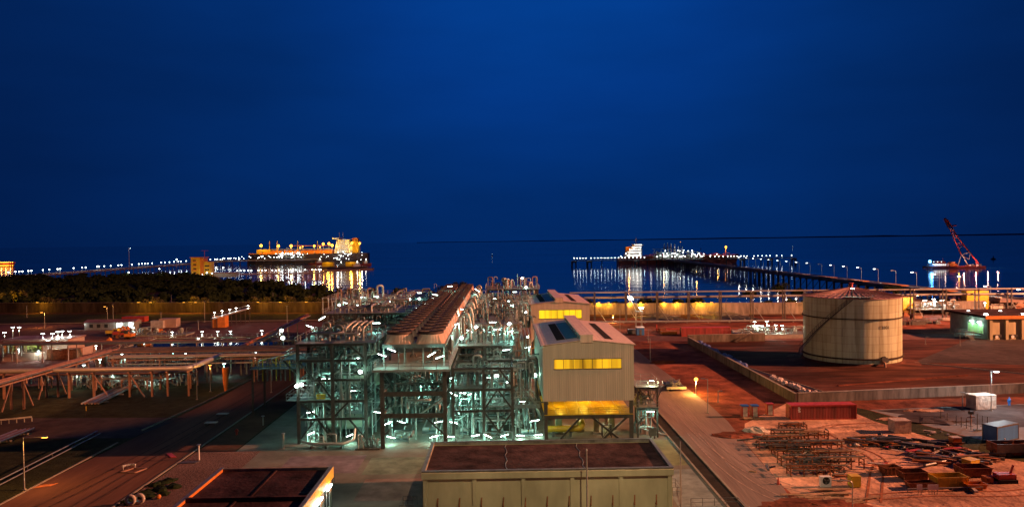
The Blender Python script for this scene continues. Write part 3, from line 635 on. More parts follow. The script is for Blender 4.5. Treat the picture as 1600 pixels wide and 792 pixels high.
def fill(t, x0, x1, y0, y1, z0, z1, n, seed, goose=.25, rmax=.28):
    q = random.Random(seed)
    for i in range(n):
        k = q.random(); r = q.choice((.07,.09,.11,.14,.18,.22,rmax)); z = q.uniform(z0+.5, z1-.3); x = q.uniform(x0+.4, x1-.4); y = q.uniform(y0+.4, y1-.4)
        if k < .28:
            ya = q.uniform(y0, y0+(y1-y0)*.4); yb = q.uniform(ya+(y1-y0)*.3, y1); za = max(z0, z-q.uniform(1,5)); zb = max(z0, z-q.uniform(.5,4)); pts = [(x,ya,za),(x,ya,z),(x,yb,z),(x,yb,zb)]
        elif k < .56:
            xa = q.uniform(x0, x0+(x1-x0)*.45); xb = q.uniform(xa+(x1-x0)*.25, x1); za = max(z0, z-q.uniform(1,5)); pts = [(xa,y,za),(xa,y,z),(xb,y,z),(xb,y+q.choice((-1,1))*q.uniform(1,4),z)]
        elif k < 1-goose:
            pts = [(x,y,z0),(x,y,z),(x+q.uniform(-3,3),y,z),(x+q.uniform(-3,3),y+q.uniform(-1,1),max(z0,z-q.uniform(1,4)))]
        else:
            w = q.uniform(.7,1.6); h = z1+q.uniform(-1.2,1.2); pts = [(x,y,max(z0,h-q.uniform(2,5))),(x,y,h),(x+w,y,h),(x+w,y,h-q.uniform(.8,3))]
        o = MB().pipe(pts, r, 7).obj('pipe', q.choice(PIPE_M), t)
def vessel(label, p, q, r, mat='vessel', legs=2, z0=0, name='pressure_vessel', group=None):
    P, Q = Vector(p), Vector(q); t = thing(name, label, 'vessel', ((P.x+Q.x)/2,(P.y+Q.y)/2,z0), group)
    MB().drum(p, q, r, 20).obj('shell', mat, t)
    if abs(P.z-Q.z) < .1:
        for k in (.22, .78): c = P.lerp(Q, k); MB().box(c.x-.35 if abs(P.y-Q.y)<1 else c.x-r*.8, c.x+.35 if abs(P.y-Q.y)<1 else c.x+r*.8, c.y-r*.8 if abs(P.y-Q.y)<1 else c.y-.35, c.y+r*.8 if abs(P.y-Q.y)<1 else c.y+.35, z0, c.z-r*.6).obj('saddle', 'steel_grey', t)
        c = P.lerp(Q, .4); MB().cone((c.x,c.y,c.z+r*.9),(c.x,c.y,c.z+r+.6),.28,.28,10).cone((c.x,c.y,c.z+r+.6),(c.x,c.y,c.z+r+.75),.42,.42,10).obj('nozzle', 'pipe_grey', t)
    else:
        MB().cone((P.x,P.y,z0),(P.x,P.y,P.z+.5),r*1.02,r*1.02,18).obj('skirt', 'steel_grey', t)
        MB().pipe([(Q.x,Q.y,Q.z-.1),(Q.x,Q.y,Q.z+1),(Q.x+r+.5,Q.y,Q.z+1),(Q.x+r+.5,Q.y,P.z)], .14, 8).obj('top_pipe', 'insul', t)
    return t
def pump(label, x, y, z=0, rz=0, name='pump_skid', group='pump skids on the plant floor'):
    t = thing(name, label, 'pump', (x,y,z), group)
    MB().box(x-1.3,x+1.3,y-.5,y+.5,z,z+.3).obj('base_frame','steel_grey',t)
    MB().cone((x-1.1,y,z+.75),(x-.1,y,z+.75),.36,.36,14).cone((x-1.25,y,z+.75),(x-1.1,y,z+.75),.3,.36,14).obj('motor','steel_pale' if rz else 'pipe_grey',t)
    MB().cone((x+.1,y,z+.75),(x+.9,y,z+.75),.42,.42,14).obj('casing','pipe_grey',t)
    MB().cone((x-.1,y,z+.75),(x+.1,y,z+.75),.12,.12,8).obj('coupling','yellow_paint',t)
    MB().pipe([(x+.5,y,z+1.1),(x+.5,y,z+2.2),(x+.5,y+1.4,z+2.2)],.14,8).obj('outlet_pipe','insul',t)
    return t

# ---- front left structure
FLX = [-34.8,-29.0,-23.4]; FLY = [125.4,132.5,140.0]
tL = frame('nearest tall steel structure left of the fan cooler, with stairs and two drums', FLX, FLY, [4.4,7.4,11.0,14.3,17.0],
  [(17.0,-35.2,-21.6,125.2,140.4),(14.3,-37.4,-29.2,125.2,132.0),(7.4,-36.8,-29.2,125.2,132.0),(4.4,-29,-22.8,128,140)],
  [((-34.8,125.4,7.4),(-32.4,125.4,11)),((-29,125.4,7.4),(-31.6,125.4,11)),((-34.8,125.4,14.2),(-32.2,125.4,11)),((-37.2,125.6,14.1),(-34.9,125.6,11.6)),((-29,125.4,4.4),(-26.2,125.4,7.2)),((-23.4,125.4,.6),(-26.4,125.4,4.2)),((-23.4,125.4,14.2),(-26.2,125.4,16.8)),((-34.8,125.4,.5),(-31.9,125.4,4.2)),((-29,125.4,.5),(-31.7,125.4,4.2)),((-34.8,125.4,7.2),(-31.6,125.4,4.5))])
fill(tL, -34.5, -22, 126, 140, 0, 16.5, 46, 11); fill(tL, -34.5, -22, 127, 140, 17, 18.8, 20, 12, .35)
for k in range(4):    # the bright goosenecks on the top deck
    x = -27.2+1.0*k; MB().pipe([(x,128.2,14.5),(x,128.2,19.2),(x+.9,129.6,20.0),(x+1.1,131.5,20.0)], .2, 8).obj('pipe','insul',tL)
MB().beam((-27.6,128.2,18.2),(-23.8,128.2,18.2),.2).obj('pipe_support','galv',tL)
for x,zt,x2 in ((-27.6,14.6,-24.9),(-26.2,14.2,-24.2)): MB().pipe([(x,125.9,3.8),(x,125.9,zt),(x2,128,zt+.3),(x2+2,130,zt+.3)], .17, 8).obj('pipe','insul',tL)
stair(tL, (-33.4,127.2,7.4), (-31.0,127.2,14.3)); stair(tL, (-30.0,127.6,7.4), (-33.6,128.8,.1)); stair(tL, (-34.0,130.5,14.3), (-30.6,130.5,17.0))
vessel('olive green horizontal drum on an upper level of the left structure', (-30.2,134,9.9), (-21.8,134,9.9), 1.75, z0=7.3)
vessel('larger green drum at ground level in the left structure', (-31.6,131.5,2.5), (-23.8,131.5,2.5), 1.6, z0=0)
g = thing('tool_chest', 'small yellow chest on the lower deck of the left structure', 'chest', (-31.2,126.4,7.42)); MB().box(-31.9,-30.5,126,126.9,7.42,8.1).obj('body','yellow_paint',g); MB().box(-31.95,-30.45,125.95,126.95,8.103,8.2).obj('lid','yellow_paint',g)
g = thing('pipe_loop', 'low loop of pale pipe on skids at the foot of the left structure', 'pipework', (-29,122.8,0))
for pts, r in (([(-33.8,123.6,.9),(-31.8,122.6,.7),(-26.8,122.4,.7),(-25.2,123.6,1.0),(-25.2,124.6,2.6)],.24),([(-32.4,123.4,.7),(-32.4,123.4,1.7),(-30.2,123.4,1.7),(-30.2,123.4,.6),(-28.4,123.4,.6)],.12),([(-29.6,123,.6),(-29.6,123,2.2),(-28,123,2.2),(-28,123,.6)],.1)): MB().pipe(pts,r,8).obj('pipe','insul',g)
for x in (-32,-29.5,-27): MB().box(x-.12,x+.12,122.1,123.6,0,.46).obj('skid_support','steel_dark',g)
g = thing('valve_skid', 'crowded little valve skid beside the fan cooler leg', 'skid', (-22.4,121.8,0))
MB().box(-24.4,-20.4,120.8,122.8,0,.25).obj('base_frame','steel_dark',g); q=random.Random(5)
for i in range(14):
    x=-24.2+.26*i; MB().pipe([(x,121+q.random()*1.6,.25),(x,121+q.random()*.2,q.uniform(1,2.6)),(x+q.uniform(-1,1),121.9,q.uniform(1,2.6)),(x,122.3,.4)],.08,6).obj('pipe',q.choice(PIPE_M),g)

# ---- second and third left structures, going back
tB = frame('middle steel structure of the left row, pale drums between its beams', [-42,-35,-28,-21.5], [176,186,197], [6,11,14.6,17.2], [(17.2,-42.4,-21.2,175.8,197.2),(14.6,-42,-21.5,176,186)], [((-42,176,0),(-35,176,6)),((-28,176,6),(-21.5,176,11))])
fill(tB, -42, -21.5, 176, 197, 0, 16.8, 46, 21); fill(tB, -41, -22, 177, 197, 17.3, 19.2, 24, 22, .35)
for a, b_ in ((-40,-33.5),(-32.5,-22.8)): vessel('pale green drum in the middle left structure, ' + ('left one' if a < -35 else 'right one'), (a,178,15.9-1.9), (b_,178,15.9-1.9), 1.0, z0=11.2)
tC = frame('farthest steel structure of the left row with arched pale pipes on top', [-52,-44,-36,-29], [222,233,244], [6,12,17], [(17,-52.4,-28.6,221.8,244.2)], [])
fill(tC, -52, -29, 222, 244, 0, 16.6, 34, 31)
for k in range(9):
    x = -50+1.5*k+rnd.uniform(-.3,.3); h = 19.6+rnd.uniform(-.6,1.3); w = rnd.choice((1.0,1.6,2.4)); MB().pipe([(x,223+rnd.uniform(0,8),15),(x,223+rnd.uniform(0,3),h),(x+w,225,h),(x+w,226,15.5)], rnd.choice((.18,.25,.32)), 8, .8).obj('pipe', rnd.choice(('insul','steel_pale','insul','pipe_rust')), tC)
tR1 = frame('low pipe rack between the nearest and middle left structures', [-35,-28.6,-22], [145,153,161,169], [5.5,9.5,12.5], [(9.5,-35,-22,145,169)], [], rails=True)
fill(tR1, -35, -21.5, 142, 173, 0, 13.5, 60, 41)
tR2 = frame('rear pipe rack in front of the farthest left structure', [-45,-37,-29.5], [202,210,217], [6,11,15], [(11,-45,-29.5,202,217)], [])
fill(tR2, -47, -22, 200, 220, 4, 17.5, 50, 42, .4)
tK = frame('tangled pipe cluster left of the far fan rows', [-31,-26,-22], [226,240,256], [8,16], [(16,-31,-22,226,256)], [])
fill(tK, -36, -21.5, 222, 262, 8, 18.2, 60, 43, .2)

M('screen_grey', (.14,.16,.16), .6, 0, .2, .6)
# ---- fin fan cooler
X0, X1, YF, YB = -20.0, -9.7, 121.6, 259.0
fy = [YF+8.05*k for k in range(18)]
tF = thing('fan_cooler_structure', 'long steel structure carrying the double row of cooling fans', 'steel structure', ((X0+X1)/2, YF, 0))
for y in fy:
    for x in (X0, X1): MB().hbeam((x,y,0),(x,y,13.2),.6,.1).obj('column','steel_dark',tF)
    if y < 240: MB().hbeam((X0,y,13),(X1,y,13),.45,.08).obj('girder','steel_dark',tF)
for z in (5.4, 9.0): MB().beam((X0-.1,YF+.02,z),(X1+.1,YF+.02,z),.3,.75).obj('girder','steel_dark',tF)
for x in (X0, X1):
    for z in (5.4, 9.0, 12.9): MB().beam((x,YF+.4,z),(x,YB,z),.3,.5).obj('girder','steel_dark',tF)
for y in fy[1:9]:
    for z in (5.4, 9.0): MB().beam((X0+.3,y,z),(X1-.3,y,z),.25,.4).obj('girder','steel_dark',tF)
for p, q in (((X0+.2,YF,2.2),(X0+3.2,YF,5.1)),((X1-.2,YF,2.2),(X1-3.2,YF,5.1)),((X1-.3,129.6,6),(X1-3,129.6,8.7))): MB().hbeam(p,q,.24,.05).obj('brace','steel_dark',tF)
MB().box(X0-1.2,X1+1.0,YF-2.0,YB,13.2,13.3).obj('deck','grating',tF); MB().box(X0-1.25,X1+1.05,YF-2.06,YF-1.98,12.95,13.34).obj('toe_plate','steel_pale',tF)
handrail((X0-1.1,YF-1.9),(X0-1.1,YF+30),13.3,parent=tF); handrail((X1+.9,YF-1.9),(X1+.9,YF+30),13.3,parent=tF); handrail((X0-1.1,YF-1.9),(X1+.9,YF-1.9),13.3,mat='steel_dark',parent=tF)
MB().box(X0+.2,X1-.2,YF+17,YF+17.15,13.3,16.38).obj('front_screen','screen_grey',tF)
pr = MB()
for x in (X0+.15, X0+3.6, X1-3.6, X1-.15): pr.beam((x,YF+1.3,13.3),(x,YF+1.3,16.4),.18)
pr.obj('screen_posts','steel_pale',tF)
for y in fy[1:3]:
    for x in (X0+.15, X1-.15): MB().hbeam((x,y,13.3),(x,y,16.4),.4,.07).obj('column','steel_dark',tF)
for x,y in ((X0+2.2,126),(X0+2.8,131),(X1-2.4,128),(X1-3.4,134)): MB().pipe([(x,y,13.3),(x,y,15.2),(x+1.2,y,15.2),(x+1.2,y+1,13.3)],.12,7).obj('pipe','pipe_grey',tF)
MB().box(X0-.1,X1+.1,YF+1.2,YB,16.4,17.0).obj('plenum','steel_grey',tF)
for x in (X0-.0, X1+.0): MB().box(x-.06,x+.06,YF+17.2,YB-.5,13.3,16.39).obj('tube_bundle','pipe_grey',tF)
fill(tF, X0+.5, X1-.5, YF+3, YF+44, 5.6, 12.6, 58, 51, .12)
for k in range(4): MB().tube([(X0+1.4+.9*k,124,12.4),(X0+4.6+.9*k,130,9.3)],.12,7).obj('pipe','steel_pale',tF)
# the fan bays
def fan_bay():
    bx, by = 4.9, 4.85; c = (0,0,0); n = 32; h = MB(); vs = []
    zr = 1.55
    base = []
    for j in range(n):
        a = 2*math.pi*(j+.5)/n; s = 1/max(abs(math.cos(a)),abs(math.sin(a))); base.append((bx/2*s*math.cos(a)*.995, by/2*s*math.sin(a)*.995, 0))
    rim = [(2.08*math.cos(2*math.pi*(j+.5)/n), 2.08*math.sin(2*math.pi*(j+.5)/n), zr) for j in range(n)]
    h._add(base+rim, [(j,(j+1)%n,n+(j+1)%n,n+j) for j in range(n)])
    t = thing('cooling_fan', 'round dark fan on its tapered hood, one of the left column atop the long cooler', 'fan', (0,0,0), 'cooling fans in two columns on the long cooler')
    h.obj('hood','orange_hood',t)
    MB().lathe([(2.06,zr-.02),(2.14,zr+.42),(2.22,zr+.42),(2.16,zr-.02)],(0,0,0),28).obj('fan_ring','fan_ring',t)
    b_ = MB()
    for k in range(6):
        a = k*math.pi/3+.2; ca, sa = math.cos(a), math.sin(a)
        b_.quad((.3*ca-.12*sa,.3*sa+.12*ca,zr+.12),(2.0*ca-.3*sa,2.0*sa+.3*ca,zr+.2),(2.0*ca+.3*sa,2.0*sa-.3*ca,zr+.08),(.3*ca+.12*sa,.3*sa-.12*ca,zr+.04))
    b_.lathe([(.35,zr-.1),(.35,zr+.25),(.02,zr+.3)],(0,0,0),12); b_.obj('fan_blades','black',t)
    MB().lathe([(2.05,zr-.3),(.02,zr-.3)],(0,0,0),24).obj('dark_throat','black',t)
    g_ = MB()
    for r in (.7,1.4,2.05): g_.lathe([(r,zr+.40),(r+.05,zr+.43)],(0,0,0),24)
    for k in range(8): a=k*math.pi/8; g_.beam((2.05*math.cos(a),2.05*math.sin(a),zr+.42),(-2.05*math.cos(a),-2.05*math.sin(a),zr+.42),.05,.05)
    g_.obj('fan_guard','steel_dark',t); return t
M('orange_hood', (.46,.32,.25), .6, .1, .15, .7); M('fan_ring', (.03,.014,.012), .6, .1, .3, 1)
fb = fan_bay(); first = True
LBR = 'round dark fan on its tapered hood, one of the right column atop the long cooler'
for k in range(28):
    y = YF+3.7+4.9*k
    for i, x in enumerate((X0+2.5, X1-2.5)):
        if first: fb.location = (x,y,17.0); first = False
        else: copy_tree(fb, (x,y,17.0), label=LBR if i else None)
cw = MB().box(-15.3,-14.4,YF+1.4,YB-1,17.003,17.1).obj('walkway','grating',tF)

# ---- right hand pipe structures
tD = frame('braced front pipe structure between the fan cooler and the tan house', [-8.6,-3.4,1.5], [125.6,133.5,141], [5.3,8.9,12.5], [(8.9,-8.6,-3.6,126,141),(5.3,-3.4,1.5,128,141)],
  [((-3.4,125.6,5.2),(-1.0,125.6,8.7)),((1.5,125.6,5.2),(-1.0,125.6,8.7)),((-3.4,125.6,4.9),(-.9,125.6,1.5)),((1.5,125.6,4.9),(-.9,125.6,1.5)),((-.9,125.6,1.4),(-2.4,125.6,0)),((-.9,125.6,1.4),(.6,125.6,0)),((-3.4,125.6,9.1),(-2.4,125.6,10.8)),((1.5,125.6,9.1),(-.7,125.6,12.2))], wcol=.42)
MB().beam((-3.4,125.6,1.45),(1.5,125.6,1.45),.16).obj('girder','steel_dark',tD)
fill(tD, -8.4, 5.6, 127.5, 141, 0, 12, 56, 61)
for x in (-6.2,-4.6): MB().pipe([(x-2.6,128,11.6),(x,128,11.6),(x,128,8.9)],.33,10,.9).obj('pipe','pipe_grey',tD)
stair(tD, (3.0,126.6,8.9),(5.8,126.6,5.6)); MB().box(1.5,6.2,126,128.4,5.3,5.4).obj('deck','grating',tD); handrail((1.6,126),(6.2,126),5.4,parent=tD)
tE = frame('second pipe structure right of the cooler, white goosenecks on its teal deck', [-8.6,-3.6,1.6], [144,152,160], [5.5,10,13.6], [(13.6,-8.8,2.2,143.8,160.4),(10,-8.6,1.6,144,160)], [((-2.6,144,13.4),(1.2,144,10.2))])
fill(tE, -8.4, 2, 144.5, 160, 0, 13.2, 50, 62)
for k in range(9):
    x = -8.0+1.15*k; h = 15.4+rnd.uniform(0,1.2); MB().pipe([(x,146+rnd.uniform(0,2),13.6),(x,146,h),(x+.8,148,h+.3),(x+.8,150,13.6)], rnd.choice((.14,.2,.24)), 8, .7).obj('pipe','insul',tE)
vessel('short white vertical drum on the aisle platform beside the tan house', (5.0,136,9.4),(5.0,136,11.6),.6,'white_paint',z0=8.9)
g = thing('aisle_platform', 'small teal lit platform in the aisle left of the tan house', 'platform', (4.4,136,0))
MB().box(2.6,6.2,134.5,138,8.8,8.9).obj('deck','grating',g); handrail((2.6,134.5),(6.2,134.5),8.9,parent=g)
for x in (2.8,6.0): MB().beam((x,134.7,0),(x,134.7,8.8),.22).obj('post','steel_dark',g); MB().beam((x,137.8,0),(x,137.8,8.8),.22).obj('post','steel_dark',g)
tG = frame('third pipe structure right of the cooler, dense with rusty risers', [-8.4,-2.5,3.6], [168,178,188,198], [6,11,15], [(15,-8.4,3.6,168,198),(11,-8.4,3.6,168,198)], [((-8.4,168,0),(-2.5,168,6)),((-2.5,168,11),(3.6,168,15))], colmat='pipe_rust')
fill(tG, -9, 6, 165, 199, 0, 16.8, 84, 63, .4)
tH = frame('fourth pipe structure right of the cooler, behind the rusty risers', [-7,0,6.5], [203,213,223], [7,12,16], [(16,-7,6.5,203,223)], [])
fill(tH, -8, 7, 201, 225, 3, 18.2, 70, 64, .4)
tT = frame('farthest tall pipe tower whose crowded top deck stands against the sea', [-4.6,3,11], [229,238,246], [7,13,18.9], [(18.9,-5.2,11.6,228.6,246.4),(13,-4.6,11,229,246)], [((-4.6,229,7),(3,229,13)),((11,229,7),(3,229,13))])
fill(tT, -4.6, 11, 229, 246, 3, 18.4, 40, 65)
for k in range(24):
    x = -4.4+rnd.uniform(0,15); y = 229.6+rnd.uniform(0,12); h = 18.9+rnd.uniform(1.2,3.6); w = rnd.uniform(.6,1.6)*rnd.choice((-1,1)); MB().pipe([(x,y,18.9),(x,y,h),(x+w,y+.5,h),(x+w,y+.5,h-rnd.uniform(.6,1.8))], rnd.choice((.12,.18,.24,.3)), 7, .5).obj('pipe', rnd.choice(('insul','pipe_rust','steel_pale')), tT)
for x in (-4.4, 10.6, 4.8): MB().beam((x,230,18.9),(x,230,22.6+(x==4.8)),.2).obj('post','steel_pale',tT)
fill(tE, -9.4, -8.7, 160, 258, 2, 17, 30, 66, .3)      # header pipes between cooler and structures
for k in range(7): x = 3.6+.42*k; MB().pipe([(x,150+2*k,0),(x,150+2*k,13.5),(x,170,13.8)],.15,7).obj('pipe',('pipe_rust','insul')[k%2],tG)
for k in range(8):     # risers with swan necks along the right side of the cooler
    y = 150+13*k; MB().pipe([(-8.6,y,6),(-8.6,y,18.8),(-7.2,y,19.6),(-6.6,y,17.6),(-6.6,y,9)],.34,9,1.2).obj('pipe','insul',tG)

for lb, a in (('web of thin pipes filling the nearest left structure',(-34.5,-22.2,126,140,0,16.8,92,.5,301)),('web of thin pipes under the long fan cooler',(-19.6,-10,124,170,0,12.8,92,.4,302)),('web of thin pipes in the braced front structure',(-8.6,6,127,142,0,12.4,92,.5,303)),('web of thin pipes in the gooseneck structure',(-8.6,3,144,164,0,16,92,.5,304)),
    ('web of thin pipes between the two left structures',(-36,-21.6,142,176,0,16,92,.5,305)),('web of thin pipes over the middle left structure',(-42,-21.6,176,200,8,18.4,92,.2,306)),('web of thin pipes among the rusty risers',(-8.6,6,165,200,4,19,92,.5,307)),('web of thin pipes at the far end of the plant',(-8,9,200,228,8,18,80,.2,308)),('web of thin pipes over the farthest left structure',(-52,-29,205,244,8,18,80,.2,309))):
    x0,x1,y0,y1,z0,z1,n,gg,sd = a; t = thing('pipework', lb, 'pipework', ((x0+x1)/2,y0,z0)); fill(t, x0,x1,y0,y1,z0,z1,n,sd,.22,.13)
# ---- stair tower right of the tan house
t = frame('small stair platform at the right side of the tan house', [22.9,26.3], [125.8,131.5], [5.2,8.7], [(8.7,22.6,26.6,125.4,131.8),(5.2,22.6,26.6,125.4,131.8)], [((22.9,125.8,2.2),(24.8,125.8,4.9))], wcol=.26, name='stair_platform')
fill(t, 22.8, 26.4, 126.5, 131, 0, 8.5, 22, 71); stair(t, (26.9,126,8.7),(27.2,132,5.2),.8)
g = thing('control_cabinet', 'small grey cabinet on feet under the stair platform', 'panel', (25.3,125,0)); MB().box(24.7,25.9,124.8,125.2,.5,1.9).obj('cabinet','steel_grey',g); MB().box(24.9,25.05,124.9,125.1,0,.5).box(25.55,25.7,124.9,125.1,0,.5).obj('feet','steel_dark',g)
for i,(x,y,lb) in enumerate([(-17.5,126,'pump skid just left of centre under the fan cooler'),(-13.2,131,'pump skid deeper under the fan cooler'),(-16.5,140,'pump skid far back under the fan cooler'),(-6.5,130,'pump skid left of the braced front pipe structure'),(-1,130,'pump skid behind the crossed braces'),(4.2,128.5,'pump skid in the aisle left of the tan house')]): pump(lb,x,y,0,i%2)

# ---- floodlights on the plant
def fixture(kind):
    t = thing('plant_lamp', '', 'lamp', (0,0,0), 'white lamps on the process structures')
    MB().box(-.75,.75,-.16,.16,.0,.12).beam((0,.1,.1),(0,.5,.5),.07).obj('housing','steel_grey',t)
    MB().box(-.7,.7,-.14,.14,-.09,-.003).obj('tube','lens_teal',t); light((0,-.25,-.55), TEAL, 1, .18, parent=t); return t
def globe():
    t = thing('bulkhead_lamp', '', 'lamp', (0,0,0), 'round white lamps on posts in the plant')
    MB().cone((0,0,-1.6),(0,0,.0),.05,.05,6).obj('stem','steel_pale',t); MB().lathe([(.02,-.02),(.3,.08),(.36,.3),(.2,.5),(.02,.55)],(0,0,0),12).obj('globe','lens_teal',t); light((0,-.5,.6), TEAL, 1, .15, parent=t); return t
pf, pg = fixture(0), globe()
# px, py, depth, kind(0 tube 1 globe), tilt, power, label
LP = [(503,497,142,0,.5,420,'lamp tube at the back left of the top deck, upper one'),(484,509,138,0,-.3,420,'lamp tube over the left rail of the top deck'),(588,504,141,0,0,520,'bright lamp tube at the back right of the top deck'),
(563,583,125,1,0,240,'round lamp on the right post of the left structure'),(464,605,124.6,1,0,200,'left one of the twin lamps by the lower left deck'),(471,603,124.8,1,0,160,'right one of the twin lamps by the lower left deck'),
(485,643,126.5,0,.2,320,'lamp tube under the lower left deck'),(486,676,127,0,.4,360,'lamp tube over the ground level drum, left one'),(547,679,125,0,.4,360,'lamp tube over the ground level drum, right one'),(591,643,124,0,-.2,300,'lamp tube just left of the cooler front leg'),
(597,554,121,0,-.35,380,'lamp tube at the left of the cooler front platform'),(612,546,122.3,0,-.4,260,'second lamp tube behind the left one on the cooler platform'),(674,553,121.6,0,.5,380,'lamp tube at the right of the cooler front platform'),(687,557,120.4,0,.3,320,'outermost lamp tube at the right of the cooler platform'),
(606,660,126,0,.4,300,'lamp tube under the cooler near its left leg, upper'),(627,658,128,0,-.2,320,'lamp tube under the middle of the cooler'),(685,658,127,0,.1,260,'lamp tube inside the right leg of the cooler'),(611,682,124,0,-.3,320,'lamp tube under the cooler near its left leg, lower'),(678,681,124,0,.3,340,'lamp tube inside the right leg of the cooler, lower'),
(703,681,125,0,-.1,320,'lamp tube near the ground right of the cooler leg'),(743,679,125,0,.15,360,'lamp tube near the ground left of the crossed braces'),(709,659,126,0,-.2,320,'lamp tube on a bent pole right of the cooler leg'),(713,641,127,0,-.1,280,'lamp tube under the bright platform, left end'),
(709,615,131,0,-.5,380,'leftmost lamp tube over the bright teal platform'),(722,613,131,0,.0,380,'middle lamp tube over the bright teal platform'),(737,614,131,0,.3,340,'right lamp tube over the bright teal platform'),(703,590,130,0,.1,300,'lamp tube high left on the front pipe structure'),(761,589,131,0,.0,340,'lamp tube high in the braced bay'),(776,589,133,1,0,180,'round lamp high in the braced bay'),
(763,680,125,0,-.4,340,'lamp tube at the foot of the crossed braces, left'),(788,679,125,0,.3,340,'lamp tube at the foot of the crossed braces, right'),(813,679,126,0,-.1,320,'lamp tube near the ground in the aisle by the tan house'),(836,656,127,0,.2,280,'lamp tube beside the left leg of the tan house'),(841,678,127,0,.1,280,'lowest lamp tube beside the left leg of the tan house'),(792,597,134,1,0,220,'round lamp right of the braced bay'),
(724,483,168,0,-.2,360,'lamp high on the swan neck pipes beside the cooler'),(711,507,150,0,.4,420,'lamp beside the right column of fans'),(735,517,150,0,-.4,460,'lamp tube left over the white goosenecks'),(744,513,151,1,0,260,'round lamp left over the white goosenecks'),(777,514,151,0,0,420,'lamp tube mid over the white goosenecks'),(796,508,152,1,0,280,'round lamp right over the white goosenecks'),(797,517,149,0,.1,460,'lamp tube right over the white goosenecks'),
(721,530,146,1,0,300,'lamp cluster at the left of the gooseneck deck'),(791,546,143,0,.1,340,'lamp tube under the gooseneck deck'),(825,528,170,1,0,260,'round lamp in the aisle above the tan house eave'),(824,542,160,0,.1,260,'lamp tube in the aisle left of the tan house eave'),(836,588,137,1,0,240,'round lamp by the white drum'),
(703,447,225,0,.0,420,'far lamp beside the last left fans'),(680,460,205,0,-.2,420,'lamp beside the left fans, second from the far end'),(677,465,200,0,-.2,300,'lamp beside the left fans, third from the far end'),(661,476,180,0,.5,480,'lamp beside the left fans half way along, upper'),(655,482,172,0,-.3,460,'lamp beside the left fans half way along, lower'),(640,469,215,1,0,300,'round lamp left of the tangled pipe cluster'),(655,468,222,1,0,260,'round lamp over the tangled pipe cluster'),
(609,472,225,1,0,300,'round lamp right of the farthest left structure'),(612,483,196,0,0,520,'bright lamp tube right of the middle left structure'),(541,473,215,0,-.2,420,'lamp left on the farthest left structure'),(573,472,214,0,-.2,420,'lamp mid on the farthest left structure'),(530,478,200,1,0,260,'round lamp left on the middle left structure'),(558,479,200,1,0,260,'round lamp mid left on the middle left structure'),(572,479,198,0,.1,420,'lamp tube mid on the middle left structure'),(593,478,200,1,0,240,'round lamp right on the middle left structure'),
(588,463,224,0,0,320,'lamp among the arched pipes'),(567,464,224,0,-.1,340,'lamp left among the arched pipes'),(746,453,200,0,-.6,460,'lamp on the tall swan neck at the far end of the fans'),(816,436,229,1,0,380,'round lamp topping the far pipe tower'),(773,469,205,1,0,260,'round lamp left behind the rusty risers'),(795,471,204,1,0,260,'round lamp mid behind the rusty risers'),(801,476,202,0,.4,480,'lamp tube behind the rusty risers'),(822,490,185,1,0,240,'round lamp right behind the rusty risers'),
(440,518,150,1,0,220,'lamp at the left pipe platform, upper'),(442,530,140,1,0,200,'lamp at the left pipe platform, lower'),(790,452,229.5,0,.1,340,'lamp on the deck of the far pipe tower'),(822,450,229.5,1,0,240,'round lamp at the right of the far tower deck')]
fst = [True, True]
for px, py, Y, kd, tilt, pw, lb in LP:
    loc = aty(px, py, Y); pro = (pf, pg)[kd]; c = copy_tree(pro, loc, label=lb)
    c.rotation_euler = (R(8), -tilt if kd == 0 else 0, rnd.uniform(-.4,.4) if kd == 0 else 0)
    for ch in c.children:
        if ch.type == 'LIGHT': ch.data = ch.data.copy(); ch.data.energy = pw*(.78 if kd == 0 else .6)*(.6 if 550 < py < 560 and px > 590 and px < 690 and Y < 123 else 1); 
for o in (pf, pg):
    for ch in list(o.children): bpy.data.objects.remove(ch)
    bpy.data.objects.remove(o)
def mid_lights(L, col, pw, r=.3):
    for p in L: light(p, col, pw, r)
# lamps standing deeper inside the plant, their fittings too
def inner_lamp(lb, x, y, z, pw, col=TEAL):
    t = thing('plant_lamp', lb, 'lamp', (x,y,z), 'lamps deep inside the process structures')
    MB().box(x-.7,x+.7,y-.15,y+.15,z,z+.12).obj('housing','steel_grey',t); MB().box(x-.65,x+.65,y-.12,y+.12,z-.09,z-.003).obj('tube','lens_teal',t); light((x,y-.1,z-.6), col, pw*1.05, .2, parent=t)
for x,y,z,pw in ((-28,137,6.6,420),(-26,131,13.6,380),(-31,129,10.4,300),(-28,150,9,420),(-27,164,9,420),(-36,181,13,420),(-27,183,13,420),(-44,226,11,420),(-14.8,133,8.4,360),(-15,146,8.4,360),(-15,160,8.4,360),(-6,137,4.8,360),(-2,136,8.2,360),(3.4,134,4.8,360),(-5,149,9.4,420),(0,156,9.4,420),(-5,172,10,380),(1,180,14,420),(-5,192,14,420),(0,208,15,420),(-5,214,15.4,380),(4,233,17.8,420),(-2,150,17.5,300),(-26,232,18,380),(-38,206,16.5,380)):
    inner_lamp('lamp tube glowing deep among the pipes of the process plant', x,y,z,pw)
g = thing('platform_lamp', 'lamp on a bracket over the stair platform right of the tan house', 'lamp', aty(1018,594,126)); p=BASE[g.name]
MB().box(p.x-.4,p.x+.4,p.y-.15,p.y+.15,p.z,p.z+.12).beam((p.x+.4,p.y,p.z+.05),(p.x+.6,p.y,p.z-1.2),.06).obj('housing','steel_grey',g); MB().box(p.x-.36,p.x+.36,p.y-.12,p.y+.12,p.z-.09,p.z-.003).obj('lens','lens_white',g); light((p.x,p.y-.2,p.z-.5),(1,.9,.5),320,.2,parent=g)
inner_lamp('lamp tube above the grey panel under the stair platform', 25.0,125.2,4.6,320)
